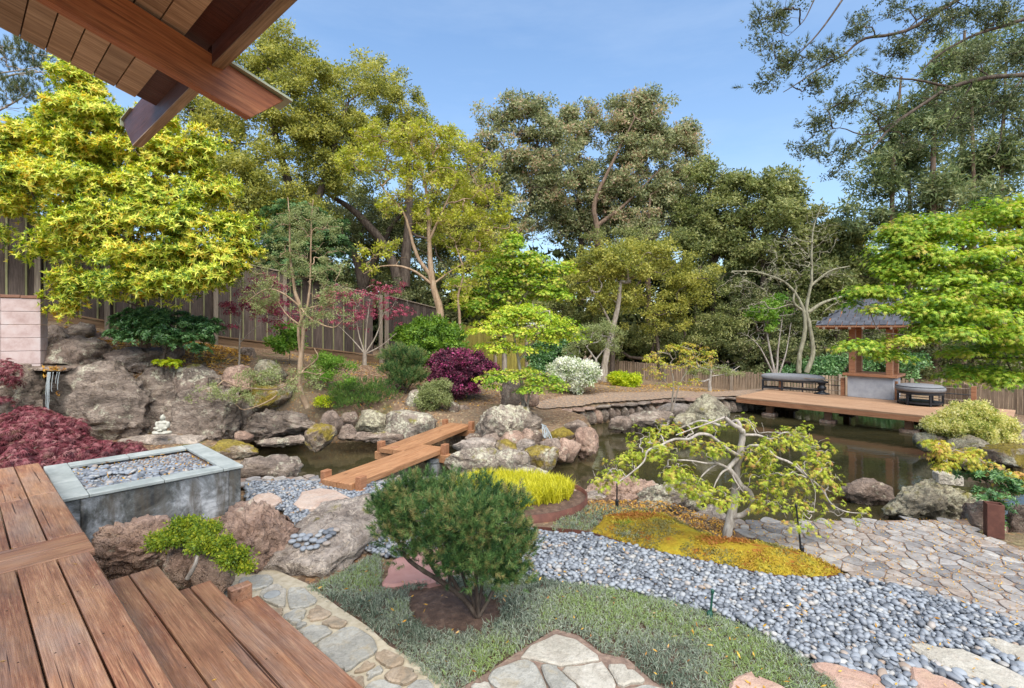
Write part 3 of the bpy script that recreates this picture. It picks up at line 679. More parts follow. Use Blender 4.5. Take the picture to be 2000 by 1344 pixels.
# ------------------------------------------------------------------ the house: deck, steps, roof overhang
deck = thing('house_deck', 'reddish brown plank deck with three broad steps down to the flagstones', 'deck', W(0, 3, 0))
def plank(s0, s1, t0, t1, ztop, mat=DECKW, th=.045, parent=deck, name='plank', gap=.005):
    c = W((s0 + s1) / 2, (t0 + t1) / 2, ztop - th / 2)
    return box(name, c, (abs(t1 - t0), abs(s1 - s0) - 2 * gap, th), mat, parent, ANG1, .004)
edges = [.60, .438, .258, .075, -.11, -.295, -.48, -.665, -.85, -1.035, -1.22, -1.405, -1.59, -1.775, -1.96, -2.145, -2.33, -2.515]
for i, (b, a) in enumerate(zip(edges[:-1], edges[1:])):
    j = [2.3, 1.6, 2.62, 1.2, 2.0, 1.5][i % 6]
    if i: plank(a, b, -1.2, j - .004, .6); plank(a, b, j + .004, 4.185, .6)
    else: plank(a, b, -1.2, 4.185, .6)
edges2 = [.625, .434, .259, .08, -.1, -.28, -.47, -.65, -.84, -1.03, -1.22, -1.4, -1.59, -1.77, -1.96, -2.15, -2.33, -2.515]
for i, (b, a) in enumerate(zip(edges2[:-1], edges2[1:])):
    plank(a, b, 4.62, 5.93 - .06 * (i % 2), .6); plank(a, b, 5.94 - .06 * (i % 2), 7.32, .6)
for t0, t1 in ((4.195, 4.395), (4.4, 4.61)):      # the pair of cross boards
    c = W((.625 - 2.515) / 2, (t0 + t1) / 2, .6 - .0225); box('plank', c, (3.14, t1 - t0 - .008, .045), DECKW, deck, ANG2, .004)
for s in (.56, .0, -.9, -1.9): box('joist', W(s, 3.1, .6 - .045 - .1), (8.4, .05, .19), FASC, deck, ANG1)
box('fascia_board', W(.61, 1.45, .55 - .115), (5.4, .03, .2), DECKW, deck, ANG1); box('fascia_board', W(.636, 5.95, .55 - .115), (2.7, .03, .2), DECKW, deck, ANG1)
# steps: each two boards (the lowest one board), an apron beneath
stp = [(.605, .762, .925, .45, 3.98), (.93, 1.065, 1.194, .30, 3.84)]
for s0, s1, s2, z, tt in stp:
    plank(s0, s1, -1.2, tt, z); plank(s1, s2, -1.2, tt, z); box('riser', W(s2 - .02, tt / 2 - .6, z - .11), (tt + 1.18, .03, .12), DECKW, deck, ANG1)
plank(1.199, 1.447, -1.2, 3.68, .15, th=.06); box('riser', W(1.42, 1.24, .05), (4.85, .03, .08), DECKW, deck, ANG1)
nl = Bag(); rn_ = np.random.RandomState(6)
for zt, ss, tr in ((.6, [.19, .3, .39, .48, .56, .12, .03, -.05, -.15, -.25, -.34, -.44], (1.2, 4.1)), (.45, [.64, .73, .79, .89], (.9, 3.9)), (.3, [.96, 1.03, 1.09, 1.16], (.9, 3.8)), (.15, [1.24, 1.4], (.9, 3.6)), (.6, [.56, .48, .39, .3, .21, .12, .03, -.05, -.2, -.35, -.5, -.65], (4.7, 7.2))):
    for s_ in ss:
        for t_n in np.arange(tr[0], tr[1], .6):
            c_ = W(s_ + rn_.normal(0, .008), t_n + rn_.normal(0, .012), zt + .0012); a_ = np.linspace(0, 6.28, 7)[:-1]; r_n = rn_.uniform(.003, .0055)
            nl.add(np.vstack([c_, c_ + np.stack([np.cos(a_) * r_n, np.sin(a_) * r_n, a_ * 0], 1)]), A([[0, k + 1, (k + 1) % 6 + 1] for k in range(6)]))
V_, F_ = nl.get(); wpart('nail', V_, F_, m_simple('rusty_nail', [(.02, .013, .01), (.05, .03, .02)], 20), deck, kind='stuff')
box('post', W(1.335, 3.715, .115), (.075, .14, .27), DECKW, deck, ANG1, .006)
# roof overhang: fly rafter, purlin, soffit boards and flashing, 1.5 m above the eye
K = 1.5
roof = thing('roof_overhang', 'dark stained timber roof overhang with exposed rafter and plank soffit above the deck', 'roof', W(-1, 3, CAMZ + 1.8))
def hz(s): return (1.245 - .29 * s / K * 1.0) * K      # soffit height above the eye at lateral distance s
sl = math.atan(.29)
def sloped_box(name, s0, s1, t0, t1, h_top_off, th, mat, bev=.004):
    """piece running down the roof slope"""
    V = []
    for s in (s0, s1):
        for t in (t0, t1):
            for h in (hz(s) + h_top_off - th, hz(s) + h_top_off): V.append(W(s, t, CAMZ + h))
    V = A(V); Fs = [[0, 1, 3, 2], [4, 6, 7, 5], [0, 4, 5, 1], [2, 3, 7, 6], [0, 2, 6, 4], [1, 5, 7, 3]]
    c = V.mean(0); M_ = Matrix.Rotation(ANG2, 4, 'Z') @ Matrix.Rotation(sl, 4, 'Y'); Mi = np.array(M_.inverted())[:3, :3]
    me = py_mesh(name, (V - c) @ Mi.T, Fs, mat)
    return obj(name, me, roof, c - A(roof.location), M_.to_euler())
T_R = 2.1 * K; T_E = 2.866 * K
def raked(name, mk, mat, parent=roof):
    V, Fs = mk; c = V.mean(0); return wpart(name, V, Fs, mat, parent)
# rafter with a raked tail: side profile in (s, h), extruded along t; grain runs along local X
def prism(name, prof, ax, o, thick, mat):
    """prof = [(along, h)], along axis ax ('s' or 't'), the other coordinate from o to o+thick"""
    V = []; n = len(prof)
    for q in (o, o + thick):
        for a, h in prof: V.append(W(a, q, CAMZ + h) if ax == 's' else W(q, a, CAMZ + h))
    V = A(V); Fs = [list(range(n)), list(range(n, 2 * n))[::-1]] + [[i, n + i, n + (i + 1) % n, (i + 1) % n] for i in range(n)]
    c = V.mean(0); ang = ANG2 if ax == 's' else ANG1; M_ = Matrix.Rotation(ang, 4, 'Z') @ (Matrix.Rotation(sl if ax == 's' else 0, 4, 'Y')); Mi = np.array(M_.inverted())[:3, :3]
    bm = bmesh.new(); vs = [bm.verts.new(v) for v in (V - c) @ Mi.T]
    for f in Fs: bm.faces.new([vs[i] for i in f])
    bmesh.ops.recalc_face_normals(bm, faces=bm.faces[:]); me = bpy.data.meshes.new(name); bm.to_mesh(me); bm.free(); me.materials.append(mat)
    return obj(name, me, roof, c - A(roof.location), M_.to_euler())
rb = lambda s: (1.075 - .29 * s / K) * K
rt_ = lambda s: (1.245 - .31 * s / K) * K
prism('rafter', [(-1.5, rb(-1.5)), (.795 * K, .844 * K), (.925 * K, .955 * K), (-1.5, rt_(-1.5))], 's', T_R, .065, RAFT)
sloped_box('flashing', .70 * K, .955 * K, T_R - .03, T_R + .16, -.005, .014, FLASH)
sp = .655 * K; hp = 1.0 * K
prism('purlin', [(1.6, hp), (T_R - .002, hp), (T_R - .002, hp + .4), (1.6, hp + .4)], 't', sp, .06, FASC)
prism('purlin', [(T_R + .067, hp), (3.35 * K, hp), (3.35 * K + .3, hp + .24), (3.35 * K + .3, hp + .29), (T_R + .067, hp + .29)], 't', sp, .06, FASC)
prism('purlin_edge', [(1.6, hp - .008), (T_R - .003, hp - .008), (T_R - .003, hp - .001), (1.6, hp - .001)], 't', sp, .062, SOFF)
prism('purlin_edge', [(T_R + .068, hp - .008), (3.35 * K, hp - .008), (3.35 * K, hp - .001), (T_R + .068, hp - .001)], 't', sp, .062, SOFF)
prism('flashing', [(3.35 * K - .02, hp + .30), (3.35 * K + .33, hp + .30), (3.35 * K + .33, hp + .24), (3.35 * K + .315, hp + .24), (3.35 * K + .315, hp + .292), (3.35 * K - .02, hp + .292)], 't', sp - .02, .12, FLASH)
se = .573 * K
bw = .1163
for i in range(20):
    s1 = se + .0 - i * bw
    sloped_box('soffit_board', s1 - bw + .004, s1 - .003, 1.6, T_E, .025, .022, SOFF)
sloped_box('roof_deck', -1.5, sp, 1.6, T_E + .02, .055, .026, FASC)
for i in range(3): sloped_box('roof_sheet', -1.5 + i * .9, min(-.6 + i * .9, .72 * K), 1.6, T_E + .03, .085 + .004 * i, .026, SHING)
# ------------------------------------------------------------------ the square concrete planter of river stones
pl = A([-3.07, 5.66, 0.]); pe1 = norm(A([-4.26, 6.75, 0]) - pl); pe2 = norm(A([-4.12, 4.53, 0]) - pl)
L1, L2, ZT = 1.60, 1.55, .48
planter = thing('concrete_planter', 'square stained concrete planter with slate coping filled with river stones beside the deck', 'planter', (*(pl + pe1 * .8 + pe2 * .78)[:2], 0))
a1 = math.atan2(pe1[1], pe1[0]); a2 = math.atan2(pe2[1], pe2[0])
def pbox(name, u0, u1, v0, v1, z0, z1, mat, bev=.004):
    c = pl + pe1 * (u0 + u1) / 2 + pe2 * (v0 + v1) / 2 + A([0, 0, (z0 + z1) / 2]); return box(name, c, (u1 - u0, v1 - v0, z1 - z0), mat, planter, a1, bev)
for nm, q in (('wall', (.02, L1 - .02, .02, .14)), ('wall', (.02, L1 - .02, L2 - .14, L2 - .02)), ('wall', (.02, .14, .141, L2 - .141)), ('wall', (L1 - .14, L1 - .02, .141, L2 - .141))):
    pbox(nm, *q, -.1, ZT - .036, STAIN, .008)
cw = .2
for (u0, u1, v0, v1) in ((0, .78, 0, cw), (.784, L1, 0, cw), (0, .66, L2 - cw, L2), (.664, L1, L2 - cw, L2), (0, cw, cw + .004, .75), (0, cw, .754, L2 - cw - .004), (L1 - cw, L1, cw + .004, .8), (L1 - cw, L1, .804, L2 - cw - .004)):
    pbox('coping_stone', u0, u1, v0, v1, ZT - .035, ZT, COPING, .006)
pbox('soil', .141, L1 - .141, .141, L2 - .141, 0, ZT - .06, JOINT, 0)
# ------------------------------------------------------------------ zigzag plank bridges
def bridge(label, c0, c1, w, z, posts, seed):
    c0, c1 = A(c0 + (0,)), A(c1 + (0,)); d = norm(c1 - c0); q = A([d[1], -d[0], 0]); Ln = np.linalg.norm(c1 - c0); ang = math.atan2(d[1], d[0])
    t = thing('plank_bridge', label, 'footbridge', (*((c0 + c1) / 2)[:2], 0), group='zigzag plank bridges over the pond')
    for k, sg in ((0, -1), (1, 1)):
        box('plank', (c0 + c1) / 2 + q * sg * w / 4 + A([0, 0, z - .04]), (Ln, w / 2 - .006, .08), CEDAR, t, ang, .006)
    for f, ps in posts:
        m = c0 + d * Ln * f
        box('crossbeam', m + A([0, 0, z - .08 - .065]), (.13, w + .26, .13), CEDAR, t, ang, .006)
        for sg in ps: box('post', m + q * sg * (w / 2 + .045) + A([0, 0, z - .05]), (.12, .085, .26), REDW, t, ang, .006)
    return t, d, q
brA, dA, qA = bridge('nearer of the two plank footbridges, resting on the pebble bank in front', (-2.2, 6.2), (-1.28, 8.1), .5, .12, [(.055, (-1, 1)), (.945, (1,))], 1)
brB, dB, qB = bridge('farther plank footbridge, ending at the stone steps between the boulders', (-1.9, 7.85), (-1.03, 9.98), .5, .12, [(.05, (-1,)), (.95, (-1, 1))], 2)
pA = A([-1.28, 8.1, 0]) - dA * .12 + qA * .1
Vl, Fl = lathe([(.13, -1.0), (.13, -.1), (.145, -.09), (.145, -.03), (.12, -.025)], 16)
obj('pier', py_mesh('pier', Vl, Fl, STAIN), brA, pA - A(brA.location))
pB = A([-1.9, 7.85, 0]) + dB * .15 - qB * .05; obj('pier', brA.children[-1].data, brB, pB - A(brB.location))
pC = A([-1.03, 9.98, 0]) - dB * .12; 
# ------------------------------------------------------------------ pavilion over the pond
DZ = .10; DK = 1.95
fl = G(1437, 775, DZ); fr = G(1835, 815, DZ); du = norm(fr - fl); dv = A([-du[1], du[0], 0]); DL = np.linalg.norm(fr - fl); DD = 2.55; dang = math.atan2(du[1], du[0])
def DP(u, v, z): return A([fl[0], fl[1], 0]) + du * u + dv * v + A([0, 0, z])
pdk = thing('pavilion_deck', 'low cedar deck standing over the far edge of the pond', 'deck', DP(DL / 2, DD / 2, 0))
nb = 18
for i in range(nb):
    v0 = i * DD / nb; box('plank', DP(DL / 2 + .55 * (i > 6), v0 + DD / nb / 2, DZ - .02), (DL + 1.1 * (i > 6), DD / nb - .008, .04), PAVW, pdk, dang, .003)
box('fascia_board', DP(DL / 2, .03, DZ - .04 - .06), (DL - .02, .05, .115), REDW, pdk, dang)
box('fascia_board', DP(.03, DD / 2 + .03, DZ - .04 - .06), (.05, DD - .1, .115), REDW, pdk, dang); box('fascia_board', DP(DL - .03, .62, DZ - .04 - .06), (.05, 1.1, .115), REDW, pdk, dang)
for u, v in ((.18 * DL, .33), (.5 * DL, .33), (.87 * DL, .33), (.18 * DL, 2.1), (.5 * DL, 2.1), (.87 * DL, 2.1)):
    box('support_post', DP(u, v, (DZ - .155 + WZ + .07) / 2), (.15, .15, DZ - .155 - WZ - .07), REDW, pdk, dang)
    box('footing', DP(u, v, WZ - .25), (.34, .3, .64), ROCK_PK, pdk, dang, .02)
for v in (.33, 1.2, 2.1): box('beam', DP(DL / 2, v, DZ - .1), (DL - .12, .08, .11), FASC, pdk, dang)
# tea pavilion: counter block, posts, hipped shingle roof
cf0 = G(1655, 774.5, DZ); cf1 = G(1770.5, 782.6, DZ); cu = du; cl = 1.05; cdp = .95
pv = thing('tea_pavilion', 'small pavilion with grey stucco counter, cedar posts and dark hipped shingle roof', 'pavilion', cf0 + cu * cl / 2 + dv * cdp / 2)
def CPt(u, v, z): return A([cf0[0], cf0[1], 0]) + cu * u + dv * v + A([0, 0, DZ + z])
box('counter_base', CPt(cl / 2, cdp / 2, .30), (cl, cdp, .6), STUC, pv, dang, .01)
box('counter_top', CPt(cl / 2, cdp / 2, .635), (cl + .2, cdp + .2, .07), REDW, pv, dang, .008)
for u, v in ((.1, .1), (cl - .1, .1), (.1, cdp - .1), (cl - .1, cdp - .1)): box('post', CPt(u, v, (.67 + 1.92) / 2), (.15, .15, 1.25), REDW, pv, dang, .006)
ez = 1.93; ro = .62
box('roof_beam', CPt(cl / 2, .1, 1.97), (cl + .7, .1, .1), REDW, pv, dang); box('roof_beam', CPt(cl / 2, cdp - .1, 1.97), (cl + .7, .1, .1), REDW, pv, dang)
box('roof_beam', CPt(.1, cdp / 2, 2.05), (.1, cdp + .7, .06), REDW, pv, dang); box('roof_beam', CPt(cl - .1, cdp / 2, 2.05), (.1, cdp + .7, .06), REDW, pv, dang)
u0, u1, v0, v1 = -ro, cl + ro + .55, -ro, cdp + ro; rh = .92; zr = ez + .08
ap = [CPt(cl / 2 - .1, cdp / 2, zr + rh), CPt(cl / 2 + .65, cdp / 2, zr + rh)]; cs = [CPt(u0, v0, zr), CPt(u1, v0, zr), CPt(u1, v1, zr), CPt(u0, v1, zr)]
V = cs + ap + [c - A([0, 0, .05]) for c in cs]
rfp = wpart('roof', V, [[0, 1, 5, 4], [1, 2, 5], [2, 3, 4, 5], [3, 0, 4], [6, 7, 1, 0], [7, 8, 2, 1], [8, 9, 3, 2], [9, 6, 0, 3], [9, 8, 7, 6]], REDW, pv)
def shingle_face(a, b, c, d):
    """courses of shingles on the slope whose eave is a-b and ridge is d-c"""
    rows = 9; n_ = norm(np.cross(b - a, d - a)); 
    if n_[2] < 0: n_ = -n_
    ex = norm(b - a); ey = norm(np.cross(n_, ex)); M_ = Matrix([[*map(float, (ex[i], ey[i], n_[i]))] for i in range(3)])
    for r in range(rows):
        f0, f1 = r / rows, (r + 1) / rows; p, q = a + (d - a) * f0, b + (c - b) * f0; wdt = np.linalg.norm(q - p); k = max(1, int(round(wdt / .17))); hh = np.linalg.norm((d + c - a - b) / 2) / rows
        for j in range(k):
            ctr = p + (q - p) * ((j + .5 + (.22 if r % 2 else -.22) * (0 < j < k - 1)) / k) + ey * hh * .55 + n_ * (.014 + .009 * (j % 2)); w_ = wdt / k - .006
            ctr = ctr + (A(ap).mean(0) - ctr) * .0
            obj('shingle', box_mesh('shingle', (round(w_, 2) - .006, hh * 1.12, .022), SHING, .003), rfp, ctr - A(pv.location), (M_ @ Matrix.Rotation(R(3), 3, 'X')).to_euler())
shingle_face(cs[0], cs[1], ap[1], ap[0]); shingle_face(cs[3], cs[0], ap[0], ap[0] + A([0, 0, .0]))
shingle_face(cs[1], cs[2], ap[1], ap[1])
for i in range(9): box('rafter_tail', CPt(u0 + .2 + i * (cl + 2 * ro + .15) / 8, v0 + .25, zr - .075), (.05, .5, .06), REDW, pv, dang); 
for i in range(6): box('rafter_tail', CPt(u0 + .25, v0 + .3 + i * (cdp + 2 * ro - .6) / 5, zr - .075), (.5, .05, .06), REDW, pv, dang)
for i in range(9): box('rafter_end', CPt(u0 + .2 + i * (cl + 2 * ro + .15) / 8, v0 - .012, zr - .075), (.055, .02, .065), FPOST, pv, dang)
# things on the counter, fire tools
# railings behind the pavilion deck
def rail(label, pts, posts_z, z0, nw, mat=REDW):
    t = thing('cable_railing', label, 'railing', pts[0], group='cable railings behind the pavilion deck')
    for p in pts: box('post', A(p) + A([0, 0, posts_z / 2]), (.1, .1, posts_z), mat, t, dang)
    for a, b in zip(pts[:-1], pts[1:]):
        for k in range(nw):
            h = posts_z * (.25 + .6 * k / max(1, nw - 1)); bg = Bag(); bg.tubes([A(a) + A([0, 0, h]), A(b) + A([0, 0, h])], .012, 6); V_, F_ = bg.get(); wpart('cable', V_, F_, BLACKM if k % 2 else FPOST, t)
    return t
rail('cable railing with cedar posts behind the long bench', [DP(.35, DD - .05, DZ), DP(2.0, DD - .05, DZ)], .5, DZ, 3)
rail('cable railing with cedar posts right of the pavilion behind the round ottoman', [DP(3.2, DD + .0, DZ), DP(4.75, DD + .0, DZ)], .5, DZ, 3)
# cushioned benches
def soft(prof_w, prof_d, h, p=3.4, sub=4):
    D, Fc = ico(sub); pw = p; Q = D / ((np.abs(D[:, :1]) ** pw + np.abs(D[:, 1:2]) ** pw) + np.abs(D[:, 2:3]) ** 2.6) ** (1 / 3.0)
    Q = Q / np.abs(Q).max(0); return Q * A([prof_w / 2, prof_d / 2, h / 2]), Fc
bx = G(1500, 765, DZ); bench = thing('long_bench', 'long grey cushioned bench with black metal frame at the left of the pond deck', 'bench')
bL = 1.75; bc = (G(1498, 762, DZ) + G(1622, 769, DZ)) / 2 + A([0, .3, 0]); bdir = norm(G(1622, 769, DZ) - G(1498, 762, DZ)); bl = np.linalg.norm(G(1622, 769, DZ) - G(1498, 762, DZ)) + .05
bench.location = bc; bench.rotation_euler = (0, 0, math.atan2(bdir[1], bdir[0])); bn = .5
Vc, Fc_ = soft(bl, bn, .24); Vc[:, 2] += .41; Vc[:, 1] += -.06 * np.cos(Vc[:, 0] / bl * 3.0) + .03
obj('cushion', np_mesh('cushion', Vc, Fc_, CUSH, True), bench)
for x in (-.47, -.16, .16, .47):
    for y in (-.42, .42): obj('leg', box_mesh('leg', (.045, .045, .33), BLACKM), bench, (x * bl, y * bn, .165))
for z, y in ((.07, -.42), (.07, .42), (.31, -.42), (.31, .42)): obj('frame_rail', box_mesh('frame_rail', (bl * .96, .04, .045), BLACKM), bench, (0, y * bn, z))
for x in (-.47, .47): obj('frame_rail', box_mesh('frame_rail', (.04, bn * .84, .045), BLACKM), bench, (x * bl, 0, .31))
oc = G(1813, 793, DZ) + A([0, .25, 0]); ott = thing('round_ottoman', 'round grey cushioned ottoman with black metal frame beside the stucco counter', 'ottoman', oc)
V_, F_ = lathe([(.05, .34), (.46, .34), (.5, .37), (.51, .42), (.49, .47), (.40, .505), (.2, .515), (.02, .517)], 32); oq = obj('cushion', py_mesh('cushion', V_, F_, CUSH, True), ott)
a_ = np.linspace(0, 2 * np.pi, 33); V_, F_ = tube(np.stack([.492 * np.cos(a_), .492 * np.sin(a_), a_ * 0 + .47], 1), .008, 6); obj('welt', np_mesh('welt', V_, F_, BLACKM, True), oq)
V_, F_ = lathe([(.44, .28), (.47, .28), (.47, .335), (.44, .335)], 32); obj('frame_ring', py_mesh('frame_ring', V_, F_, BLACKM), ott)
V_, F_ = lathe([(.42, .05), (.45, .05), (.45, .09), (.42, .09)], 32); obj('frame_ring', py_mesh('frame_ring', V_, F_, BLACKM), ott)
for k in range(6): a = k * math.pi / 3 + .3; obj('leg', box_mesh('leg', (.045, .045, .3), BLACKM), ott, (.44 * math.cos(a), .44 * math.sin(a), .15), (0, 0, a))
st = thing('side_table', 'small black waisted side table in front of the long bench', 'side table', G(1603, 769, DZ) - A([0, .05, 0]))
V_, F_ = lathe([(.2, 0), (.21, .015), (.1, .05), (.06, .09), (.11, .14), (.12, .2), (.075, .24), (.08, .28), (.11, .31)], 24); obj('base', py_mesh('base', V_, F_, BLACKM, True), st)
V_, F_ = lathe([(.1, .31), (.17, .33), (.18, .36), (.17, .372)], 24); obj('tray_top', py_mesh('tray_top', V_, F_, BLACKM), st)
# ------------------------------------------------------------------ fences
def fence(name, label, cat, pts, bwid, mat, parent_kw={}, post_every=0, batten=None, kick=None, cap=False, th=.025, gap=.004, seed=0, skip=None, rag=0.0, post_m=FPOST, group=None):
    """pts = [(x, y, zbase, ztop)] along the fence foot; boards one by one"""
    p = A(pts, float); t = thing(name, label, cat, p[0][:3], group=group); seg = np.linalg.norm(np.diff(p[:, :2], axis=0), axis=1); cum = np.r_[0, np.cumsum(seg)]; rng = np.random.RandomState(seed)
    def at(s):
        i = min(len(seg) - 1, int(np.searchsorted(cum, s, 'right') - 1)); f = (s - cum[i]) / seg[i]; q = p[i] + (p[i + 1] - p[i]) * f; d = p[i + 1] - p[i]; return q, math.atan2(d[1], d[0])
    n = int(cum[-1] / bwid); loc = A(t.location)
    for i in range(n):
        q, a = at((i + .5) * bwid); z0 = q[2] + (kick or 0); h = q[3] - z0 + rag * rng.uniform(-1, 1)
        hq = round(h, 1) if h > .5 else round(h, 2); me = box_mesh('board', (bwid - gap, th, hq), mat, .003)
        obj('board', me, t, A([q[0], q[1], z0 + h / 2]) - loc + A([-math.sin(a), math.cos(a), 0]) * .006 * (i % 2), (0, 0, a))
        if batten:
            obj('batten', box_mesh('batten', (.035, .02, hq), batten, .003), t, A([*at(i * bwid)[0][:2], z0 + h / 2]) - loc - A([-math.sin(a), math.cos(a), 0]) * .024, (0, 0, a))
    for i in range(len(seg)):
        m = max(1, int(seg[i] / (post_every or 1e9) + .5)) if post_every else 0
        a = math.atan2(*(p[i + 1] - p[i])[1::-1]); nrm_ = A([math.sin(a), -math.cos(a), 0])
        for k in range(m + (i == len(seg) - 1)) if post_every else ():
            q = p[i] + (p[i + 1] - p[i]) * k / m; h = q[3] - q[2] + .1; obj('post', box_mesh('post', (.1, .1, round(h, 1)), post_m, .005), t, A([q[0], q[1], q[2] + h / 2 - .03]) - loc + nrm_ * .075, (0, 0, a))
        if kick or cap:
            m2 = max(1, int(seg[i] / 2.4))
            for k in range(m2):
                qa = p[i] + (p[i + 1] - p[i]) * k / m2; qb = p[i] + (p[i + 1] - p[i]) * (k + 1) / m2; c_ = (qa + qb) / 2; ln = np.linalg.norm((qb - qa)[:3]) + .0; pit = -math.atan2(qb[2] - qa[2], np.linalg.norm((qb - qa)[:2]))
                if kick: obj('kickboard', box_mesh('kickboard', (ln, .05, kick + .06), KICKW, .004), t, A([c_[0], c_[1], c_[2] + kick / 2 - .03]) - loc + nrm_ * .03, (0, pit, a)); obj('rail', box_mesh('rail', (ln, .07, .04), KICKW, .004), t, A([c_[0], c_[1], c_[2] + kick + .03]) - loc + nrm_ * .05, (0, pit, a))
                if cap: obj('cap_rail', box_mesh('cap_rail', (ln, .09, .035), FPOST, .004), t, A([c_[0], c_[1], c_[3] + .02]) - loc, (0, -math.atan2(qb[3] - qa[3], np.linalg.norm((qb - qa)[:2])), a))
    return t
def fp(px, Y, pb, pt): return (*P(px, 640, Y)[:2], CAMZ - (pb - CY) * Y / F, CAMZ - (pt - CY) * Y / F)
fence('tall_fence', 'tall dark weathered board fence with pale battens above the left rock bank', 'fence', [fp(-160, 9.6, 628, 360), fp(75, 10.9, 628, 425), fp(210, 11.6, 650, 450), fp(420, 12.9, 677, 505), fp(555, 14, 692, 533), fp(742, 15.6, 712, 580)],
      .30, FENW, post_every=2.4, batten=BATW, kick=.24, cap=True, seed=1)
fence('board_fence', 'shorter brown board fence stepping down behind the purple maple', 'fence', [fp(752, 15.7, 712, 578), fp(852, 17.8, 722, 603)], .16, FENW, post_every=2.6, cap=True, seed=2)
fence('mossy_fence', 'yellow mossy board fence behind the bright green maple', 'fence', [fp(862, 18, 716, 627), fp(965, 20.5, 727, 645), fp(1080, 23, 735, 668)], .17, MOSF, post_every=2.4, seed=3)
fence('picket_fence', 'low weathered stake fence across the back of the garden', 'fence', [fp(1180, 24.5, 738, 701), fp(1300, 22.8, 750, 712), fp(1430, 20.8, 766, 725), fp(1500, 20, 772, 731), fp(1640, 19.2, 780, 735), fp(1780, 18.2, 786, 742)], .11, LOWF, post_every=2.4, rag=.035, seed=4, gap=.02)
fence('picket_fence', 'low weathered stake fence running forward past the right end of the pavilion deck', 'fence', [fp(1842, 17, 800, 742), fp(1900, 15.8, 808, 750), fp(2040, 14.2, 822, 760), fp(2250, 13, 835, 765)], .11, LOWF, post_every=2.4, rag=.035, seed=5, gap=.02)
# ------------------------------------------------------------------ block wall, waterfall ledge
bw0 = P(-90, 712, 8.9); bw1 = P(72, 712, 9.35); wd = norm(bw1 - bw0); wlen = np.linalg.norm((bw1 - bw0)[:2]); ch = 26 * 9.2 / F; wa = math.atan2(wd[1], wd[0])
bwall = thing('block_wall', 'pinkish concrete block wall end with brown cap at the left', 'retaining wall', bw0)
for r in range(6):
    ln = wlen / 2
    for k in range(2): box('block', bw0 + wd * ln * (k + .5) + A([0, .15, (r - 1) * ch + ch / 2]) - A([0, 0, 0]), (ln - .003, .3, ch - .006), BLOCKM, bwall, wa, .006)
for k in range(4): box('cap_brick', bw0 + wd * wlen * (k + .5) / 4 + A([0, .15, 5 * ch + .03]), (wlen / 4 - .006, .34, .055), CAPM, bwall, wa, .006)
# ------------------------------------------------------------------ seated buddha figure
bud = thing('buddha_statue', 'small pale stone buddha seated cross-legged on a slab between the dark boulders', 'statue', G(318, 848, .22) * [1, 1, 0] + A([0, 0, .22]))
def buddha():
    me = bpy.data.meshes.new('figure'); bm = bmesh.new()
    def ell(c, r, rot=(0, 0, 0), sub=3):
        M_ = Matrix.Translation(c) @ Euler(rot).to_matrix().to_4x4() @ Matrix.Diagonal((*r, 1)); bmesh.ops.create_icosphere(bm, subdivisions=sub, radius=1, matrix=M_)
    ell((0, 0, .13), (.082, .06, .10)); ell((0, 0, .205), (.095, .05, .04)); ell((0, 0, .245), (.028, .028, .03)); ell((0, -.004, .288), (.042, .046, .052)); ell((0, .004, .335), (.02, .022, .014))
    for s in (-1, 1):
        ell((s * .043, 0, .285), (.008, .012, .022)); ell((s * .098, -.005, .165), (.03, .035, .062), (0, s * .15, 0)); ell((s * .075, -.05, .105), (.055, .025, .024), (0, s * -.35, s * -.6))
        ell((s * .095, -.035, .035), (.08, .055, .034), (0, 0, s * .35)); ell((s * .045, -.085, .03), (.075, .03, .024), (0, 0, s * -.25))
    ell((0, -.082, .078), (.042, .025, .018)); ell((0, -.05, .285), (.008, .012, .014)); ell((0, 0, .02), (.15, .085, .024))
    bm.to_mesh(me); bm.free(); me.materials.append(m_simple('pale_statue_stone', [(.22, .21, .17), (.38, .37, .31), (.48, .46, .4)], 14, .85, .4))
    o = obj('figure', me, bud); md = o.modifiers.new('remesh', 'REMESH'); md.mode = 'VOXEL'; md.voxel_size = .0065; md.use_smooth_shade = True
    o.scale = (.97, .97, .97)
buddha()
V_, F_ = lathe([(.17, 0), (.175, .015), (.16, .03)], 20)
# ------------------------------------------------------------------ garden stake lights, irrigation riser
def stake(label, p, h, lean=0, mat=BLACKM, head=.028):
    t = thing('garden_stake_light', label, 'garden light', p, group='slim garden stake lights'); bg = Bag(); bg.tubes([(0, 0, -.05), (lean * .5, 0, h * .5), (lean, 0, h)], [.010, .008, .007], 8); V_, F_ = bg.get(); obj('stake', np_mesh('stake', V_, F_, mat), t)
    V_, F_ = lathe([(.018, -.02), (.02, .06), (.012, .075)], 10); obj('base_sleeve', py_mesh('base_sleeve', V_, F_, mat), t)
    V_, F_ = lathe([(.006, 0), (.012, .01), (.012, .03), (.006, .035)], 10); obj('lamp_head', py_mesh('lamp_head', V_, F_, mat), t, (lean, 0, h - .01)); return t
stake('thin black stake light at the rocky edge above the grey groundcover', G(1205, 988, .05), .36)
stake('leaning black stake light on the right tip of the moss bed', G(1566, 1082, .02), .42, -.05)
stake('short dark green stake light at the edge of groundcover and pebbles', G(1386, 1214, 0), .2, .02, m_simple('green_metal', [(.01, .05, .035), (.02, .09, .06)], 8, .5, .1))
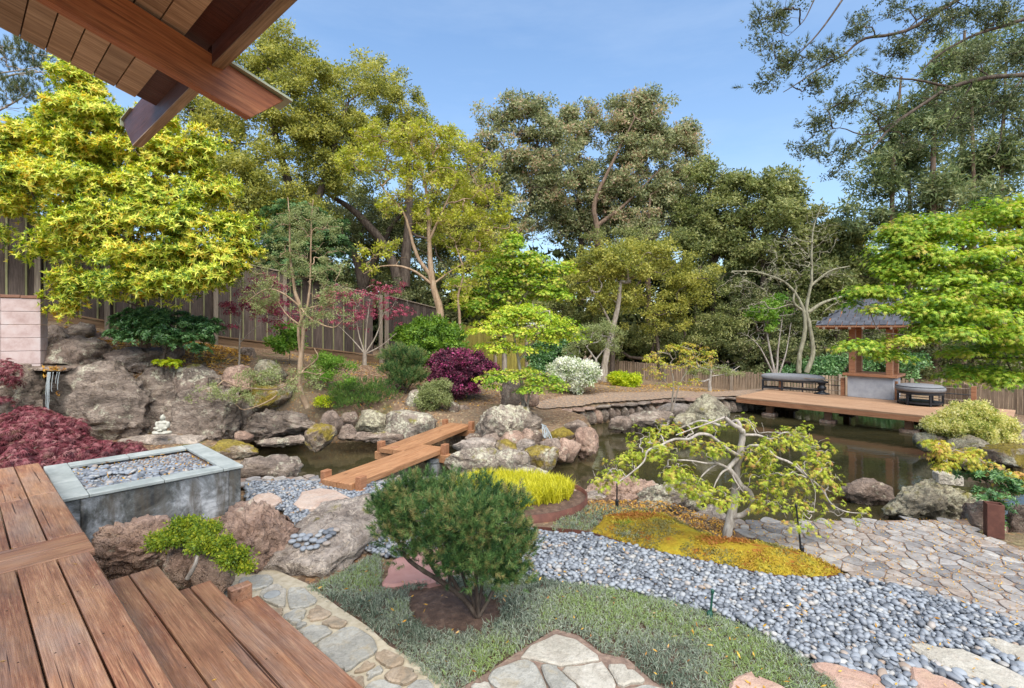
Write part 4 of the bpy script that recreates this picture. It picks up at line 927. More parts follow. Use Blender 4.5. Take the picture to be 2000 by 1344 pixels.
# ------------------------------------------------------------------ boulders: label, seen outline x0 y0 x1 y1, distance, rock, seed, options
ST = dict(strata=.1)
RK = [
 ('big dark boulder behind the waterfall, streaked wet on its left face', 96, 703, 296, 876, 8.95, ROCK_STW, 3, dict(depth=.6, sub=6, cuts=5, p=4.5, strata=.05, amp=.17)),
 ('brown boulder right of the big wet one, directly behind the buddha', 256, 714, 372, 874, 9.5, ROCK_ST, 4, dict(depth=.7, sub=5, amp=.16, cuts=4, p=5, strata=.05)),
 ('tall grey boulder just right of the buddha', 351, 752, 476, 876, 9.2, ROCK_ST, 5, dict(depth=.7, sub=5, p=5, cuts=4)),
 ('dark wet boulder in the waterfall recess', 50, 728, 136, 866, 9.25, ROCK_WET, 6, dict(depth=.7, sub=5)),
 ('grey boulder left of the waterfall behind red maple leaves', -60, 714, 88, 868, 8.8, ROCK_ST, 7, dict(depth=.6, sub=5, amp=.17, cuts=5, p=4.5)),
 ('domed knobbly boulder above the waterfall ledge', 80, 655, 207, 722, 9.7, ROCK_BR, 8, dict(depth=.8, sub=4, p=2.2, amp=.22)),
 ('rounded brown boulder between block wall and domed boulder', 70, 634, 135, 692, 10.2, ROCK_BR, 9, {}),
 ('small dark angular rock at the foot of the tall fence', 128, 628, 184, 664, 10.6, ROCK_ST, 10, dict(cuts=12)),
 ('flat brown rock lying against the kickboard left of the green shrub', 176, 645, 262, 690, 11.0, ROCK_PK, 110, {}),
 ('low brown boulder under the dark green shrub', 203, 676, 322, 724, 10.1, ROCK_BR, 11, {}),
 ('small brown boulder under the right side of the dark green shrub', 312, 664, 362, 704, 10.5, ROCK_BR, 12, {}),
 ('pale lichen boulder left on top of the rock wall', 355, 710, 432, 768, 9.75, ROCK_LI, 13, {}),
 ('brown round boulder beside the pale one on top of the rock wall', 430, 712, 494, 762, 9.85, ROCK_PK, 14, dict(p=2.3)),
 ('grey lichen boulder on the bank left of the twin trunked tree', 496, 701, 557, 745, 10.3, ROCK_GN, 15, {}),
 ('small flat stone beside the first purple maple trunk', 470, 678, 500, 706, 11.4, ROCK_BR, 16, {}),
 ('mossy shelf boulder above the long flat boulder', 465, 742, 575, 800, 10.2, ROCK_MO, 17, {}),
 ('long low layered boulder along the back of the pond', 464, 795, 624, 862, 9.6, ROCK_ST, 18, dict(sub=5, p=4.5, strata=.06, depth=.5)),
 ('flat slab carrying the buddha', 250, 846, 398, 876, 8.7, ROCK_GR, 19, dict(p=5, amp=.08, depth=.6, cuts=3)),
 ('grey shelf boulder filling the wall above and between the tall ones', 340, 728, 420, 800, 9.7, ROCK_BR, 119, dict(p=4)),
 ('dark boulder wedged between the tall boulder and the long flat one', 452, 780, 500, 858, 9.7, ROCK_ST, 120, dict(p=4)),
 ('yellow mossy low rock at the left tip of the pond', 414, 860, 510, 893, 8.2, ROCK_MO, 20, {}),
 ('small brown rock beside the long flat boulder', 458, 842, 494, 864, 9.0, ROCK_PK, 21, {}),
 ('flat shore rock at the waterline below the long boulder', 500, 850, 602, 872, 9.25, ROCK_ST, 22, dict(p=5, depth=.4)),
 ('upright boulder with yellow moss on its left side standing in the pond', 596, 826, 655, 876, 8.95, ROCK_MO, 23, dict(p=2.6)),
 ('brown upright rock behind the mossy pond boulder', 628, 800, 672, 848, 9.6, ROCK_BR, 24, {}),
 ('small rock between upright rock and round lichen boulder', 662, 828, 698, 858, 9.5, ROCK_BR, 25, {}),
 ('dark rock tucked above the small waterline rock', 664, 804, 702, 834, 9.9, ROCK_BR, 26, {}),
 ('round boulder covered in white lichen left of the largest pond boulder', 690, 800, 758, 850, 9.8, ROCK_GN, 27, dict(sub=4, p=2.6)),
 ('large oblong lichen boulder behind the plank bridges', 744, 800, 853, 856, 9.75, ROCK_LI, 28, dict(sub=4, p=5, cuts=5, amp=.1)),
 ('flat waterline ledge under the two lichen boulders', 676, 843, 792, 866, 9.45, ROCK_BR, 29, dict(p=5, depth=.4)),
 ('pinkish rock below the pine on the bank', 792, 760, 830, 800, 10.8, ROCK_LI, 30, {}),
 ('egg shaped brown stone at the top of the stone steps', 873, 784, 899, 812, 10.7, ROCK_BR, 31, dict(p=2)),
 ('dark stone beside the egg shaped one near the steps', 893, 790, 922, 812, 10.9, ROCK_BR, 32, {}),
 ('flat layered rock on the near shore beside the planter', 462, 890, 588, 942, 6.95, ROCK_ST, 33, dict(sub=4, p=4.5, depth=.55)),
 ('big mossy boulder beneath the bright green maple', 926, 788, 1062, 868, 9.25, ROCK_LI, 34, dict(sub=6, p=3, depth=.7)),
 ('pointed brown boulder behind the maple trunk', 976, 742, 1020, 792, 11.0, ROCK_BR, 35, dict(peak=.3)),
 ('pinkish block rock right of the pointed boulder', 1014, 760, 1054, 794, 11.2, ROCK_PK, 135, {}),
 ('small dark rock at the far end of the farther bridge', 908, 846, 945, 864, 9.2, ROCK_BR, 36, {}),
 ('flat brown rock beneath the mossy boulder', 940, 844, 982, 862, 9.0, ROCK_BR, 37, {}),
 ('blocky rock in front of the mossy boulder', 974, 840, 1026, 872, 8.8, ROCK_PK, 38, {}),
 ('round tan cobble on the rock pile', 1016, 836, 1044, 862, 8.85, ROCK_PK, 39, dict(p=2.1)),
 ('upright brown rock left of the small waterfall', 1038, 840, 1062, 872, 8.9, ROCK_BR, 40, {}),
 ('long flat grey slab behind the lichen boulders', 884, 855, 972, 884, 8.4, ROCK_GR, 41, dict(p=5, amp=.07)),
 ('orange mossed rock in the middle of the rock pile', 966, 858, 1014, 888, 8.3, ROCK_MO, 42, {}),
 ('grey wedge rock in the middle of the rock pile', 1008, 858, 1046, 886, 8.3, ROCK_GR, 43, {}),
 ('wide white lichened boulder beside the nearer bridge', 868, 873, 984, 930, 7.75, ROCK_LI, 44, dict(sub=4, p=3.6, depth=.6)),
 ('second white lichened boulder in front of the rock pile', 966, 876, 1038, 926, 7.7, ROCK_LI, 45, dict(sub=4)),
 ('brown boulder with an orange moss cap at the water edge', 1018, 870, 1092, 920, 7.9, ROCK_MO, 46, dict(sub=4, p=2.6)),
 ('low lichened boulder behind the yellow grass planter', 990, 908, 1084, 962, 7.0, ROCK_LI, 47, dict(sub=4)),
 ('mossy oval rock right of the small waterfall', 1070, 834, 1126, 862, 8.95, ROCK_MO, 48, dict(p=2.4)),
 ('dark wet rock under the small waterfall', 1054, 856, 1096, 880, 8.6, ROCK_BR, 49, {}),
 ('pinkish rock between waterfall and big round pond rock', 1088, 854, 1134, 898, 8.65, ROCK_PK, 50, dict(p=2.4)),
 ('upright slim rock at the waterline of the rock pile', 1084, 868, 1110, 902, 8.3, ROCK_PK, 51, {}),
 ('small shore rock behind the orange moss cap', 1064, 874, 1092, 898, 8.4, ROCK_BR, 52, {}),
 ('big round pinkish rock at the tip of the rock pile', 1120, 834, 1173, 892, 8.85, ROCK_PK, 53, dict(sub=4, p=2.3, amp=.22)),
 ('brown rock behind the mossy oval one', 1096, 820, 1148, 846, 9.5, ROCK_BR, 54, {}),
 ('lichened cone shaped standing rock in the far water', 1340, 768, 1428, 840, 11.0, ROCK_GN, 55, dict(sub=5, p=2, peak=.86, cuts=4, amp=.09)),
 ('low lichened rock left of the cone shaped one', 1312, 806, 1362, 836, 11.0, ROCK_GN, 56, {}),
 ('grey flat slab against the far pond wall', 1278, 786, 1360, 815, 11.9, ROCK_GR, 57, dict(p=5, amp=.07)),
 ('pinkish layered rock at the far water edge', 1225, 800, 1312, 838, 11.3, ROCK_ST, 58, dict(strata=.08)),
 ('small brown rock left of the pinkish layered one', 1186, 812, 1236, 838, 11.3, ROCK_BR, 59, {}),
 ('oval half sunk rock in the pond below the pavilion', 1642, 933, 1738, 990, 6.75, ROCK_BR, 60, dict(sub=4, p=2.2, depth=.6)),
 ('largest near shore boulder bearing two granite cubes', 1733, 934, 1915, 1022, 6.05, ROCK_GN, 61, dict(sub=6, p=3.6, depth=.5, amp=.14)),
 ('reddish brown boulder behind the plant in the rust red box', 1885, 980, 1965, 1060, 5.35, ROCK_PK, 62, dict(sub=4, p=2.6)),
 ('dark boulder at the right picture edge by the plant', 1960, 985, 2080, 1062, 5.3, ROCK_BR, 63, dict(sub=4)),
 ('white lichened rock at the right bank left of the variegated shrub', 1784, 844, 1830, 878, 9.3, ROCK_GN, 64, {}),
 ('domed lichen boulder under the variegated shrub', 1836, 852, 1926, 902, 8.7, ROCK_GN, 65, dict(sub=4)),
 ('brown rock between the two lichened ones on the right bank', 1812, 846, 1866, 880, 9.3, ROCK_PK, 66, {}),
 ('pale boulder right of the variegated shrub', 1955, 828, 2040, 880, 9.2, ROCK_GR, 67, {}),
 ('mossy dark rock below the variegated shrub at the water', 1916, 865, 2010, 910, 8.3, ROCK_MO, 68, {}),
 ('grey angular rock at the end of the pavilion deck', 1872, 786, 1925, 822, 11.6, ROCK_BR, 69, {}),
 ('pink boulder half hidden at the left under the spreading maple', 1140, 930, 1300, 1000, 6.2, ROCK_PK, 70, dict(sub=6, depth=.5, amp=.2)),
 ('brown lichened boulder under the spreading maple beside its trunk', 1240, 940, 1372, 1024, 5.9, ROCK_LI, 71, dict(sub=6, depth=.6, amp=.22)),
 ('grey rounded boulder directly behind the spreading maple trunk', 1352, 988, 1430, 1042, 5.4, ROCK_GR, 72, dict(sub=4, p=2.4)),
 ('small pink rock beside the yellow grass planter', 1086, 952, 1130, 986, 6.0, ROCK_PK, 73, {}),
 ('flat pink stone right of the yellow grass planter', 1128, 962, 1186, 992, 5.9, ROCK_GR, 74, {}),
 ('rough pink boulder beside the steps, left of the creeping juniper', 172, 1008, 352, 1130, 3.95, ROCK_PK, 75, dict(sub=6, depth=.65, amp=.2)),
 ('low reddish rock under the creeping juniper', 318, 1066, 394, 1150, 3.8, ROCK_PK, 76, dict(sub=4, depth=.6)),
 ('small rounded pink boulder at the foot of the creeping juniper', 374, 1074, 460, 1154, 3.75, ROCK_PK, 77, dict(sub=4, p=2.6)),
 ('angular brown boulder between planter and flat granite rock', 408, 984, 586, 1108, 4.25, ROCK_PK, 78, dict(sub=6, depth=.75, cuts=12, p=4, amp=.15)),
]
for lab, x0, y0, x1, y1, Y, m, sd_, kw in RK: rock(lab, x0, y0, x1, y1, Y, m, sd_, **kw)
# the long flat-topped granite rock with its ring of dark pebbles
def flat_rock():
    V, Fc = rock_vf(1.42, .98, .42, 305, 6, 6.5, 3, .09); a = 1.25; ca, sa = math.cos(a), math.sin(a)
    V = V.copy(); V[:, 2] += .1 + .06 * V[:, 0]; V[:, :2] = np.stack([V[:, 0] * ca - V[:, 1] * sa, V[:, 0] * sa + V[:, 1] * ca], 1)
    c = (G(560, 1120, 0) + G(700, 1012, 0)) / 2
    o = obj('boulder', np_mesh('boulder', V, Fc, ROCK_GR, True), None, (c[0] + .04, c[1] + .06, -.01)); tag(o, 'long flat topped granite rock with a ring of dark pebbles on it', 'boulder'); return o
FR = flat_rock()
# ------------------------------------------------------------------ granite cubes, steps, slabs
for i, (x0, y0, x1, y1, lab) in enumerate([(1829, 923, 1855, 944, 'left one of two small white granite cubes on the large shore boulder'), (1857, 927, 1876, 947, 'right one of two small white granite cubes on the large shore boulder')]):
    Y = 6.12; w = (x1 - x0) * Y / F; c = P((x0 + x1) / 2, y1, Y); V_, F_ = box_vf((-w / 2, -w * .45, 0), (w / 2, w * .45, (y1 - y0) * Y / F), .008)
    o = obj('granite_block', py_mesh('granite_block', V_, F_, ROCK_WH), None, c, (0, 0, -.25)); tag(o, lab, 'stone block', 'granite cubes')
    bg = Bag(); bg.tubes([(w * .52, -w * .2, 0), (w * .53, -w * .3, .05), (w * .52, -w * .1, .12)], .004, 5)
for i, (x0, x1, y0, Y, lab) in enumerate([(880, 924, 822, 10.25, 'lowest stone step beyond the farther bridge'), (888, 934, 811, 10.7, 'second stone step up from the bridge'), (896, 938, 800, 11.2, 'third stone step up the bank'), (908, 944, 790, 11.7, 'topmost stone step on the bank')]):
    a, b = P(x0, y0, Y), P(x1, y0, Y); q = [a[:2], b[:2], b[:2] + [.08, .42], a[:2] + [.02, .45]]
    o = slab('stone_step', q, a[2] - .16, a[2], FLAGW, None, .015, i, .02); tag(o, lab, 'step', 'stone steps on the bank')
o = slab('stone_slab', gp([(1870, 893), (1885, 904), (1920, 908), (1968, 904), (1940, 894), (1900, 888)], -.2), -.32, -.22, FLAGP, None, .01, 5); tag(o, 'pink slab lying at the waterline below the variegated shrub', 'stone slab')
sst = [([(478, 982), (501, 964), (529, 960), (552, 972), (537, 985), (501, 987)], 'cream stepping stone against the planter corner'), ([(573, 982), (584, 970), (589, 959), (625, 952), (656, 956), (694, 977), (640, 990), (602, 992), (584, 990)], 'large pale stepping stone at the foot of the bridge'),
       ([(625, 1002), (645, 997), (704, 983), (719, 989), (696, 1001), (645, 1018), (630, 1015)], 'narrow pale stepping stone behind the flat granite rock'),
       ([(744, 1140), (760, 1105), (775, 1086), (850, 1066), (905, 1090), (880, 1128), (800, 1137), (765, 1144)], 'smooth red slab seen through the stems of the round pine'),
       ([(1580, 1292), (1616, 1290), (1688, 1309), (1718, 1316), (1736, 1344), (1730, 1385), (1660, 1375), (1620, 1318)], 'pink stepping stone where the groundcover ends at the bottom'), ([(1772, 1297), (1799, 1300), (1850, 1321), (1900, 1350), (1870, 1395), (1800, 1360)], 'pink stepping stone in the pebbles, second from the groundcover'),
       ([(1769, 1255), (1793, 1252), (1832, 1261), (1880, 1265), (1970, 1303), (2060, 1350), (2010, 1358), (1880, 1315), (1800, 1275)], 'long sandy stepping stone crossing the pebbles at lower right'), ([(1907, 1244), (1928, 1240), (1970, 1252), (2070, 1278), (2090, 1310), (2000, 1295), (1940, 1262)], 'sandy stepping stone at the far right picture edge'),
       ([(1421, 1333), (1445, 1312), (1478, 1318), (1526, 1333), (1580, 1372), (1440, 1385)], 'pale pink slab sunk in the groundcover at the bottom')]
SSP = []
for i, (q, lab) in enumerate(sst):
    z = .07 if i < 3 else .045; pz = gp(q, z); SSP.append(pz)
    o = slab('stepping_stone', pz, -.02, z, (PALESS if i < 3 else FLAGR if i == 3 else FLAGP if i in (4, 5, 8) else FLAGW), None, .014, i, .012); tag(o, lab, 'stepping stone', 'stepping stones')
# ------------------------------------------------------------------ flagstones set by the steps and along the bottom
flp = gp([(420, 1140), (470, 1115), (535, 1112), (600, 1140), (660, 1185), (720, 1225), (760, 1262), (830, 1300), (880, 1340), (900, 1372), (560, 1400), (380, 1200)])
path = sheet('flagstone_path', flp, .002, MORTAR)
fls = [([(425, 1155), (457, 1140), (462, 1160), (440, 1166)], 0), ([(465, 1137), (472, 1127), (500, 1122), (527, 1121), (534, 1137), (512, 1147), (495, 1151), (467, 1151)], 0), ([(509, 1154), (530, 1142), (550, 1144), (559, 1150), (557, 1184), (540, 1182), (517, 1172), (507, 1162)], 1),
       ([(562, 1147), (592, 1145), (620, 1169), (615, 1177), (580, 1186), (565, 1187)], 0), ([(528, 1187), (553, 1186), (552, 1198), (540, 1203)], 2), ([(552, 1202), (575, 1189), (595, 1188), (597, 1197), (580, 1210), (562, 1212)], 0), ([(599, 1202), (604, 1190), (620, 1179), (650, 1195), (632, 1207), (606, 1211)], 2),
       ([(625, 1216), (650, 1201), (680, 1212), (670, 1224), (651, 1224)], 2), ([(565, 1215), (587, 1208), (601, 1217), (580, 1227)], 0), ([(581, 1229), (610, 1218), (637, 1220), (651, 1232), (612, 1255), (595, 1247)], 0), ([(615, 1260), (642, 1242), (670, 1225), (692, 1222), (730, 1245), (738, 1270), (677, 1310), (655, 1300)], 0),
       ([(732, 1275), (752, 1267), (790, 1285), (787, 1295), (755, 1302), (742, 1292)], 2), ([(689, 1311), (715, 1287), (736, 1294), (710, 1309)], 2), ([(715, 1312), (742, 1297), (749, 1309), (717, 1326)], 0), ([(749, 1317), (782, 1300), (807, 1305), (817, 1320), (792, 1336), (760, 1330)], 2),
       ([(680, 1317), (710, 1317), (712, 1337), (700, 1347)], 2), ([(712, 1339), (745, 1324), (788, 1340), (770, 1375), (715, 1365)], 0), ([(793, 1343), (817, 1325), (850, 1340), (835, 1375), (780, 1376)], 0), ([(720, 1372), (760, 1378), (770, 1420), (700, 1420)], 1)]
FM = [FLAG, FLAGW, FLAGT]
for i, (q, k) in enumerate(fls): slab('flagstone', gp(q, .02), .004, .021 + .003 * (i % 3), FM[k], path, .007, i, .006)
# the shallow worn basin in one stone
V_, F_ = lathe([(.001, .0005), (.03, .0008), (.055, .0012), (.06, .0005)], 20); bo = obj('worn_basin', py_mesh('worn_basin', V_, F_, m_simple('basin_stone', [(.2, .21, .21), (.33, .34, .33)], 12, .8, .3), True), path, G(531, 1161, .028), (0, 0, 0), (1, 1, 1))
fl2 = [([(1017, 1282), (1035, 1260), (1065, 1247), (1085, 1237), (1125, 1247), (1167, 1277), (1170, 1287), (1095, 1299), (1050, 1287)], 1), ([(952, 1327), (962, 1307), (1020, 1286), (1045, 1294), (1070, 1344), (1060, 1375), (985, 1350)], 0), ([(1055, 1299), (1072, 1297), (1092, 1307), (1130, 1342), (1110, 1375), (1078, 1350)], 0),
       ([(1092, 1303), (1168, 1291), (1182, 1298), (1206, 1342), (1160, 1365), (1137, 1343)], 1), ([(1185, 1297), (1217, 1295), (1242, 1310), (1262, 1330), (1210, 1341)], 1), ([(922, 1335), (950, 1330), (984, 1352), (960, 1375), (915, 1360)], 1), ([(1214, 1346), (1262, 1334), (1300, 1344), (1290, 1375), (1230, 1370)], 0), ([(860, 1372), (910, 1362), (955, 1380), (930, 1420), (870, 1420)], 0)]
fl2p = gp([(905, 1345), (948, 1320), (1010, 1278), (1085, 1232), (1130, 1245), (1175, 1280), (1225, 1290), (1275, 1335), (1320, 1360), (1320, 1420), (840, 1420)])
path2 = sheet('flagstone_landing', fl2p, .012, JOINT)
for i, (q, k) in enumerate(fl2): slab('flagstone', gp(q, .028), .012, .030 + .003 * (i % 3), FM[k], path2, .008, i + 40, .007)
# ------------------------------------------------------------------ the crazy-paved terrace and the strips along the pond
terp = gp([(1428, 1022), (1470, 1017), (1560, 1018), (1700, 1018), (1888, 1015), (1905, 1040), (1960, 1068), (2080, 1095), (2230, 1130), (2230, 1290), (2030, 1235), (1900, 1188), (1790, 1157), (1700, 1136), (1640, 1112), (1570, 1085), (1500, 1060), (1430, 1040)])
ter = sheet('paved_terrace', terp, .004, JOINT)
ce = voronoi(terp, .155, .118, 4, .49, .25, .007)
ce.sort(key=lambda c: c[:, 1].mean()); ms = Bag()
for i, c in enumerate(ce):
    z = .013 + .004 * ((i * 7) % 5) / 5
    if i < 295: slab('paving_stone', c, .004, z, PAVE, ter, .003, i, .003)
    else:
        c = orient(c); V_, F_ = slab_vf(c, .004, z, .006, i, .003); ms.V.append(V_); ms.F += [[q_ + ms.n for q_ in f_] for f_ in F_]; ms.n += len(V_)
if ms.V: wpart('paving_stone', np.vstack(ms.V), ms.F, PAVE, ter, kind='stuff')
print('terrace stones', len(ce))
pe = [gp([(466, 936), (520, 933), (622, 933), (626, 944), (560, 946), (466, 953)]), gp([(724, 938), (780, 933), (880, 931), (892, 940), (800, 944), (726, 950)])]
for pp in pe:
    s_ = sheet('pond_edge_paving', pp, .008, JOINT); cc = voronoi(pp, .2, .12, 9, .35, 0, .012)
    for i, c in enumerate(cc): slab('paving_stone', c, .008, .03, PAVE, s_, .006, i, .003)
# dry stone wall along the far edge of the pond, and the gravel path on top
wp = [P(1052, 803, 11.7), P(1110, 800, 12.0), P(1180, 792, 12.6), P(1250, 786, 13.0), P(1320, 780, 13.5), P(1400, 777, 13.9), P(1470, 776, 14.4), P(1540, 776, 15.2)]
wall = thing('dry_stone_wall', 'low dry stone wall curving along the far edge of the pond', 'stone wall', (wp[0][0], wp[0][1], WZ))
wc = catmull(wp, 8); cum = np.r_[0, np.cumsum(np.linalg.norm(np.diff(wc[:, :2], axis=0), axis=1))]; rg = np.random.RandomState(3)
wm = []
for k in range(6): Vr, Fr = rock_vf(1, 1, 1, 200 + k, 2, 5, 5, .1); wm.append(np_mesh('wall_stone', Vr, Fr, [ROCK_BR, ROCK_ST, ROCK_PK][k % 3], True))
for r in (0, 2):
    s = rg.uniform(0, .2)
    while s < cum[-1] - .2:
        w = rg.uniform(.15, .28) if r < 2 else rg.uniform(.25, .55); q = A([np.interp(s + w / 2, cum, wc[:, i]) for i in range(3)]); q2 = A([np.interp(s + w / 2 + .1, cum, wc[:, i]) for i in range(3)]); a = math.atan2(*(q2 - q)[1::-1])
        top = q[2] + .01; h = (.34, .17, .085)[r]; z = (WZ + .17, WZ + .22, top - .045)[r]
        obj('wall_stone', wm[rg.randint(6)], wall, A([q[0], q[1] + (.0 if r < 2 else .02), z]) - A(wall.location), (rg.uniform(-.05, .05), rg.uniform(-.06, .06), a), (w * 1.04, .34, h * rg.uniform(1, 1.15))); s += w
pth = [(p[0], p[1] + .1) for p in wc] + [tuple(P(1540, 770, 17)[:2]), tuple(P(1437, 770, 15.9)[:2]), tuple(P(1320, 772, 15.2)[:2]), tuple(P(1200, 776, 14.2)[:2]), tuple(P(1100, 782, 13.3)[:2]), tuple(P(1040, 795, 12.2)[:2])]
pp = orient(pth); bm = bmesh.new(); g_ = .07; xs_ = np.arange(pp[:, 0].min(), pp[:, 0].max(), g_); ys_ = np.arange(pp[:, 1].min(), pp[:, 1].max(), g_); XX, YY = np.meshgrid(xs_, ys_); m = in_poly(XX + g_ / 2, YY + g_ / 2, pp)
V = np.stack([XX, YY, np.maximum(ground(XX, YY, False) + .03, .03)], -1).reshape(-1, 3); nx = len(xs_); idx = np.array([[j * nx + i, j * nx + i + 1, (j + 1) * nx + i + 1, (j + 1) * nx + i] for j in range(len(ys_) - 1) for i in range(nx - 1) if m[j, i]])
obj('garden_path', np_mesh('garden_path', V, idx, PATHM, True), kind='structure')
# ------------------------------------------------------------------ pebbles
pebp = gp([(478, 946), (560, 944), (622, 944), (700, 965), (724, 948), (880, 940), (900, 1000), (1000, 1030), (1035, 1040), (1080, 1048), (1150, 1048), (1235, 1073), (1388, 1107), (1505, 1132), (1595, 1137), (1655, 1131), (1700, 1138), (1790, 1160), (1900, 1192), (2030, 1237), (2230, 1295),
           (2230, 1500), (1740, 1420), (1625, 1320), (1572, 1290), (1532, 1265), (1460, 1229), (1388, 1200), (1280, 1170), (1190, 1152), (1040, 1130), (900, 1105), (745, 1088), (706, 1075), (712, 1000), (600, 1030), (540, 1060), (560, 1000), (480, 990)])
bed = sheet('pebble_bed', pebp, .007, PEBBASE)
def pebble_mesh(seed, sub):
    D, Fc = ico(sub); q = D * (1 + .16 * (fbm(D * 1.1 + seed * 3, 2, seed) - .5)[:, None] * 2); return q, Fc
rg = np.random.RandomState(11)
q = poisson(pebp, .033, rg, SSP); q2 = poisson(pebp, .044, rg, SSP); n1 = len(q); q = np.vstack([q, q2]); zz = np.r_[np.full(n1, .014), np.full(len(q2), .032)] + rg.rand(len(q)) * .012
vis = (q[:, 1] > 1.9) & (np.abs(q[:, 0] / q[:, 1]) < 1.12); q = q[vis]; zz = zz[vis]; top = (np.arange(len(vis)) >= n1)[vis]
near = np.argsort(q[:, 1] + (~top) * 5)[:270]; nm = np.zeros(len(q), bool); nm[near] = True
def prot(n): return rg.uniform(0, 6.28, n), rg.normal(0, .22, n), rg.normal(0, .22, n)
def psc(n):
    a = rg.uniform(.014, .032, n); return np.stack([a * rg.uniform(1, 1.45, n), a * rg.uniform(.8, 1, n), a * rg.uniform(.45, .7, n)], 1)
pm = []
for k in range(6): Vq, Fq = pebble_mesh(k, 2); pm.append(np_mesh('pebble', Vq, Fq, PEB, True, np.full(len(Fq), k / 6)))
az, rx, ry = prot(len(q)); S = psc(len(q))
for i in np.where(nm)[0]: obj('pebble', pm[rg.randint(6)], bed, (q[i, 0], q[i, 1], zz[i]), (rx[i], ry[i], az[i]), tuple(map(float, S[i])))
def pebble_mass(name, q, zz, az, rx, ry, S, parent, sub=1):
    Vp, Fp = ico(sub); n = len(q); X = Vp[None] * S[:, None, :]; cx, sx_ = np.cos(rx)[:, None], np.sin(rx)[:, None]
    y = X[..., 1] * cx - X[..., 2] * sx_; z = X[..., 1] * sx_ + X[..., 2] * cx; x = X[..., 0]
    cy, sy = np.cos(ry)[:, None], np.sin(ry)[:, None]; x, z = x * cy + z * sy, -x * sy + z * cy
    cz, sz = np.cos(az)[:, None], np.sin(az)[:, None]; x, y = x * cz - y * sz, x * sz + y * cz
    V = np.stack([x + q[:, :1], y + q[:, 1:2], z + zz[:, None]], -1).reshape(-1, 3); Fc = (Fp[None] + (np.arange(n) * len(Vp))[:, None, None]).reshape(-1, 3)
    rnd = np.repeat(rg.rand(n), len(Fp)); return wpart(name, V, Fc, PEB, parent, True, rnd, kind='stuff')
m = ~nm; pebble_mass('pebble', q[m], zz[m], az[m], rx[m], ry[m], S[m], bed, 1)
print('pebbles', len(q))
# pebbles in the planter
inn = [(pl + pe1 * u + pe2 * v)[:2] for u, v in ((.21, .21), (L1 - .21, .21), (L1 - .21, L2 - .21), (.21, L2 - .21))]
q = poisson(inn, .052, rg); n = len(q); keep = fbm(np.c_[q * 2.2, np.zeros(n)], 3) > .34; q = q[keep]; n = len(q); zz = np.full(n, ZT - .045) + rg.rand(n) * .02; az, rx, ry = prot(n); S = psc(n) * 1.25
for i in range(min(n, 290)): obj('river_stone', pm[rg.randint(6)], planter, A([q[i, 0], q[i, 1], zz[i]]) - A(planter.location), (rx[i], ry[i], az[i]), tuple(map(float, S[i])))
q = poisson(inn, .04, rg); n = len(q); az, rx, ry = prot(n); pebble_mass('river_stone', q, np.full(n, ZT - .058), az, rx, ry, psc(n) * .8, planter)
# ring of pebbles on the flat granite rock
rgn = np.random.RandomState(2); dg = bpy.context.evaluated_depsgraph_get(); dg.update(); fm = FR.evaluated_get(dg)
spots = [(571, 1062), (580, 1070), (592, 1076), (606, 1074), (618, 1072), (575, 1052), (586, 1058), (600, 1066), (612, 1060), (626, 1062), (638, 1066), (590, 1050), (604, 1050), (622, 1050), (634, 1058), (642, 1052), (650, 1046), (636, 1044), (646, 1040), (628, 1042), (656, 1040), (598, 1056)]
for i, (x, y) in enumerate(spots):
    e0 = A([0, 0, CAMZ]); dr = norm(G(x, y, 0) - e0); ok, loc, nn, _ = fm.ray_cast(Vector(e0 - A(FR.location)), Vector(dr)); g0 = A(loc) + A(FR.location) if ok else G(x, y, .2); z = g0[2] + .006
    g0 = g0; a = rgn.uniform(.026, .034)
    o = obj('pebble', pm[i % 6], None, (g0[0], g0[1], z + a * .45), (0, 0, rgn.uniform(0, 6)), (a * 1.25, a, a * .65)); tag(o, 'dark oval pebble in the ring on the flat granite rock', 'pebble', 'pebbles ringed on the flat granite rock')
# ------------------------------------------------------------------ waterfalls
led = thing('waterfall_ledge', 'thin flat stone ledge with yellow leaves where the upper waterfall spills', 'stone ledge', P(108, 722, 8.9))
for i, q in enumerate([[(58, 718, 9.0), (128, 722, 8.75), (150, 712, 9.5), (60, 710, 9.6)], [(-40, 712, 9.0), (62, 716, 9.0), (62, 708, 9.6), (-40, 704, 9.6)], [(126, 717, 9.0), (200, 712, 9.2), (200, 708, 9.7), (140, 711, 9.6)]]):
    pz = [P(*w_)[:2] for w_ in q]; z = P(*q[0])[2]; slab('ledge_stone', pz, z - .05, z, ROCK_BR, led, .012, i, .02)
bg = Bag(); r2 = np.random.RandomState(4)
for x, w_, l_ in ((95, .014, 1), (98, .01, 1), (93, .008, .9), (104, .006, .5), (116, .006, .45), (112, .004, .3)):
    a = P(x, 727, 8.7); b = P(x + r2.uniform(0, 3), 727 + 74 * l_, 8.66); pts = [a + (b - a) * f + A([r2.normal(0, .003), -.05 * math.sin(f * 1.5), 0]) for f in np.linspace(0, 1, 9)]; bg.tubes(pts, np.linspace(w_, w_ * .6, 9) * r2.uniform(.7, 1.3, 9), 6)
V_, F_ = bg.get(); o = obj('waterfall', np_mesh('waterfall', V_, F_, FALLW, True)); tag(o, 'thin trickle falling from the leafy stone ledge down the dark rock', 'waterfall')
bg = Bag()
for k in range(8):
    x0, x1 = 1058 + k * .7, 1062 + k * 2.2; a = P(x0, 829 + k * .2, 9.0); b = P(x1 + r2.normal(0, 1), 855 + r2.normal(0, 1.5), 8.75); pts = [a + (b - a) * f + A([r2.normal(0, .008), 0, .05 * math.sin(f * 3.14)]) for f in np.linspace(0, 1, 8)]; bg.tubes(pts, .011 * r2.uniform(.3, 1.3, 8), 5)
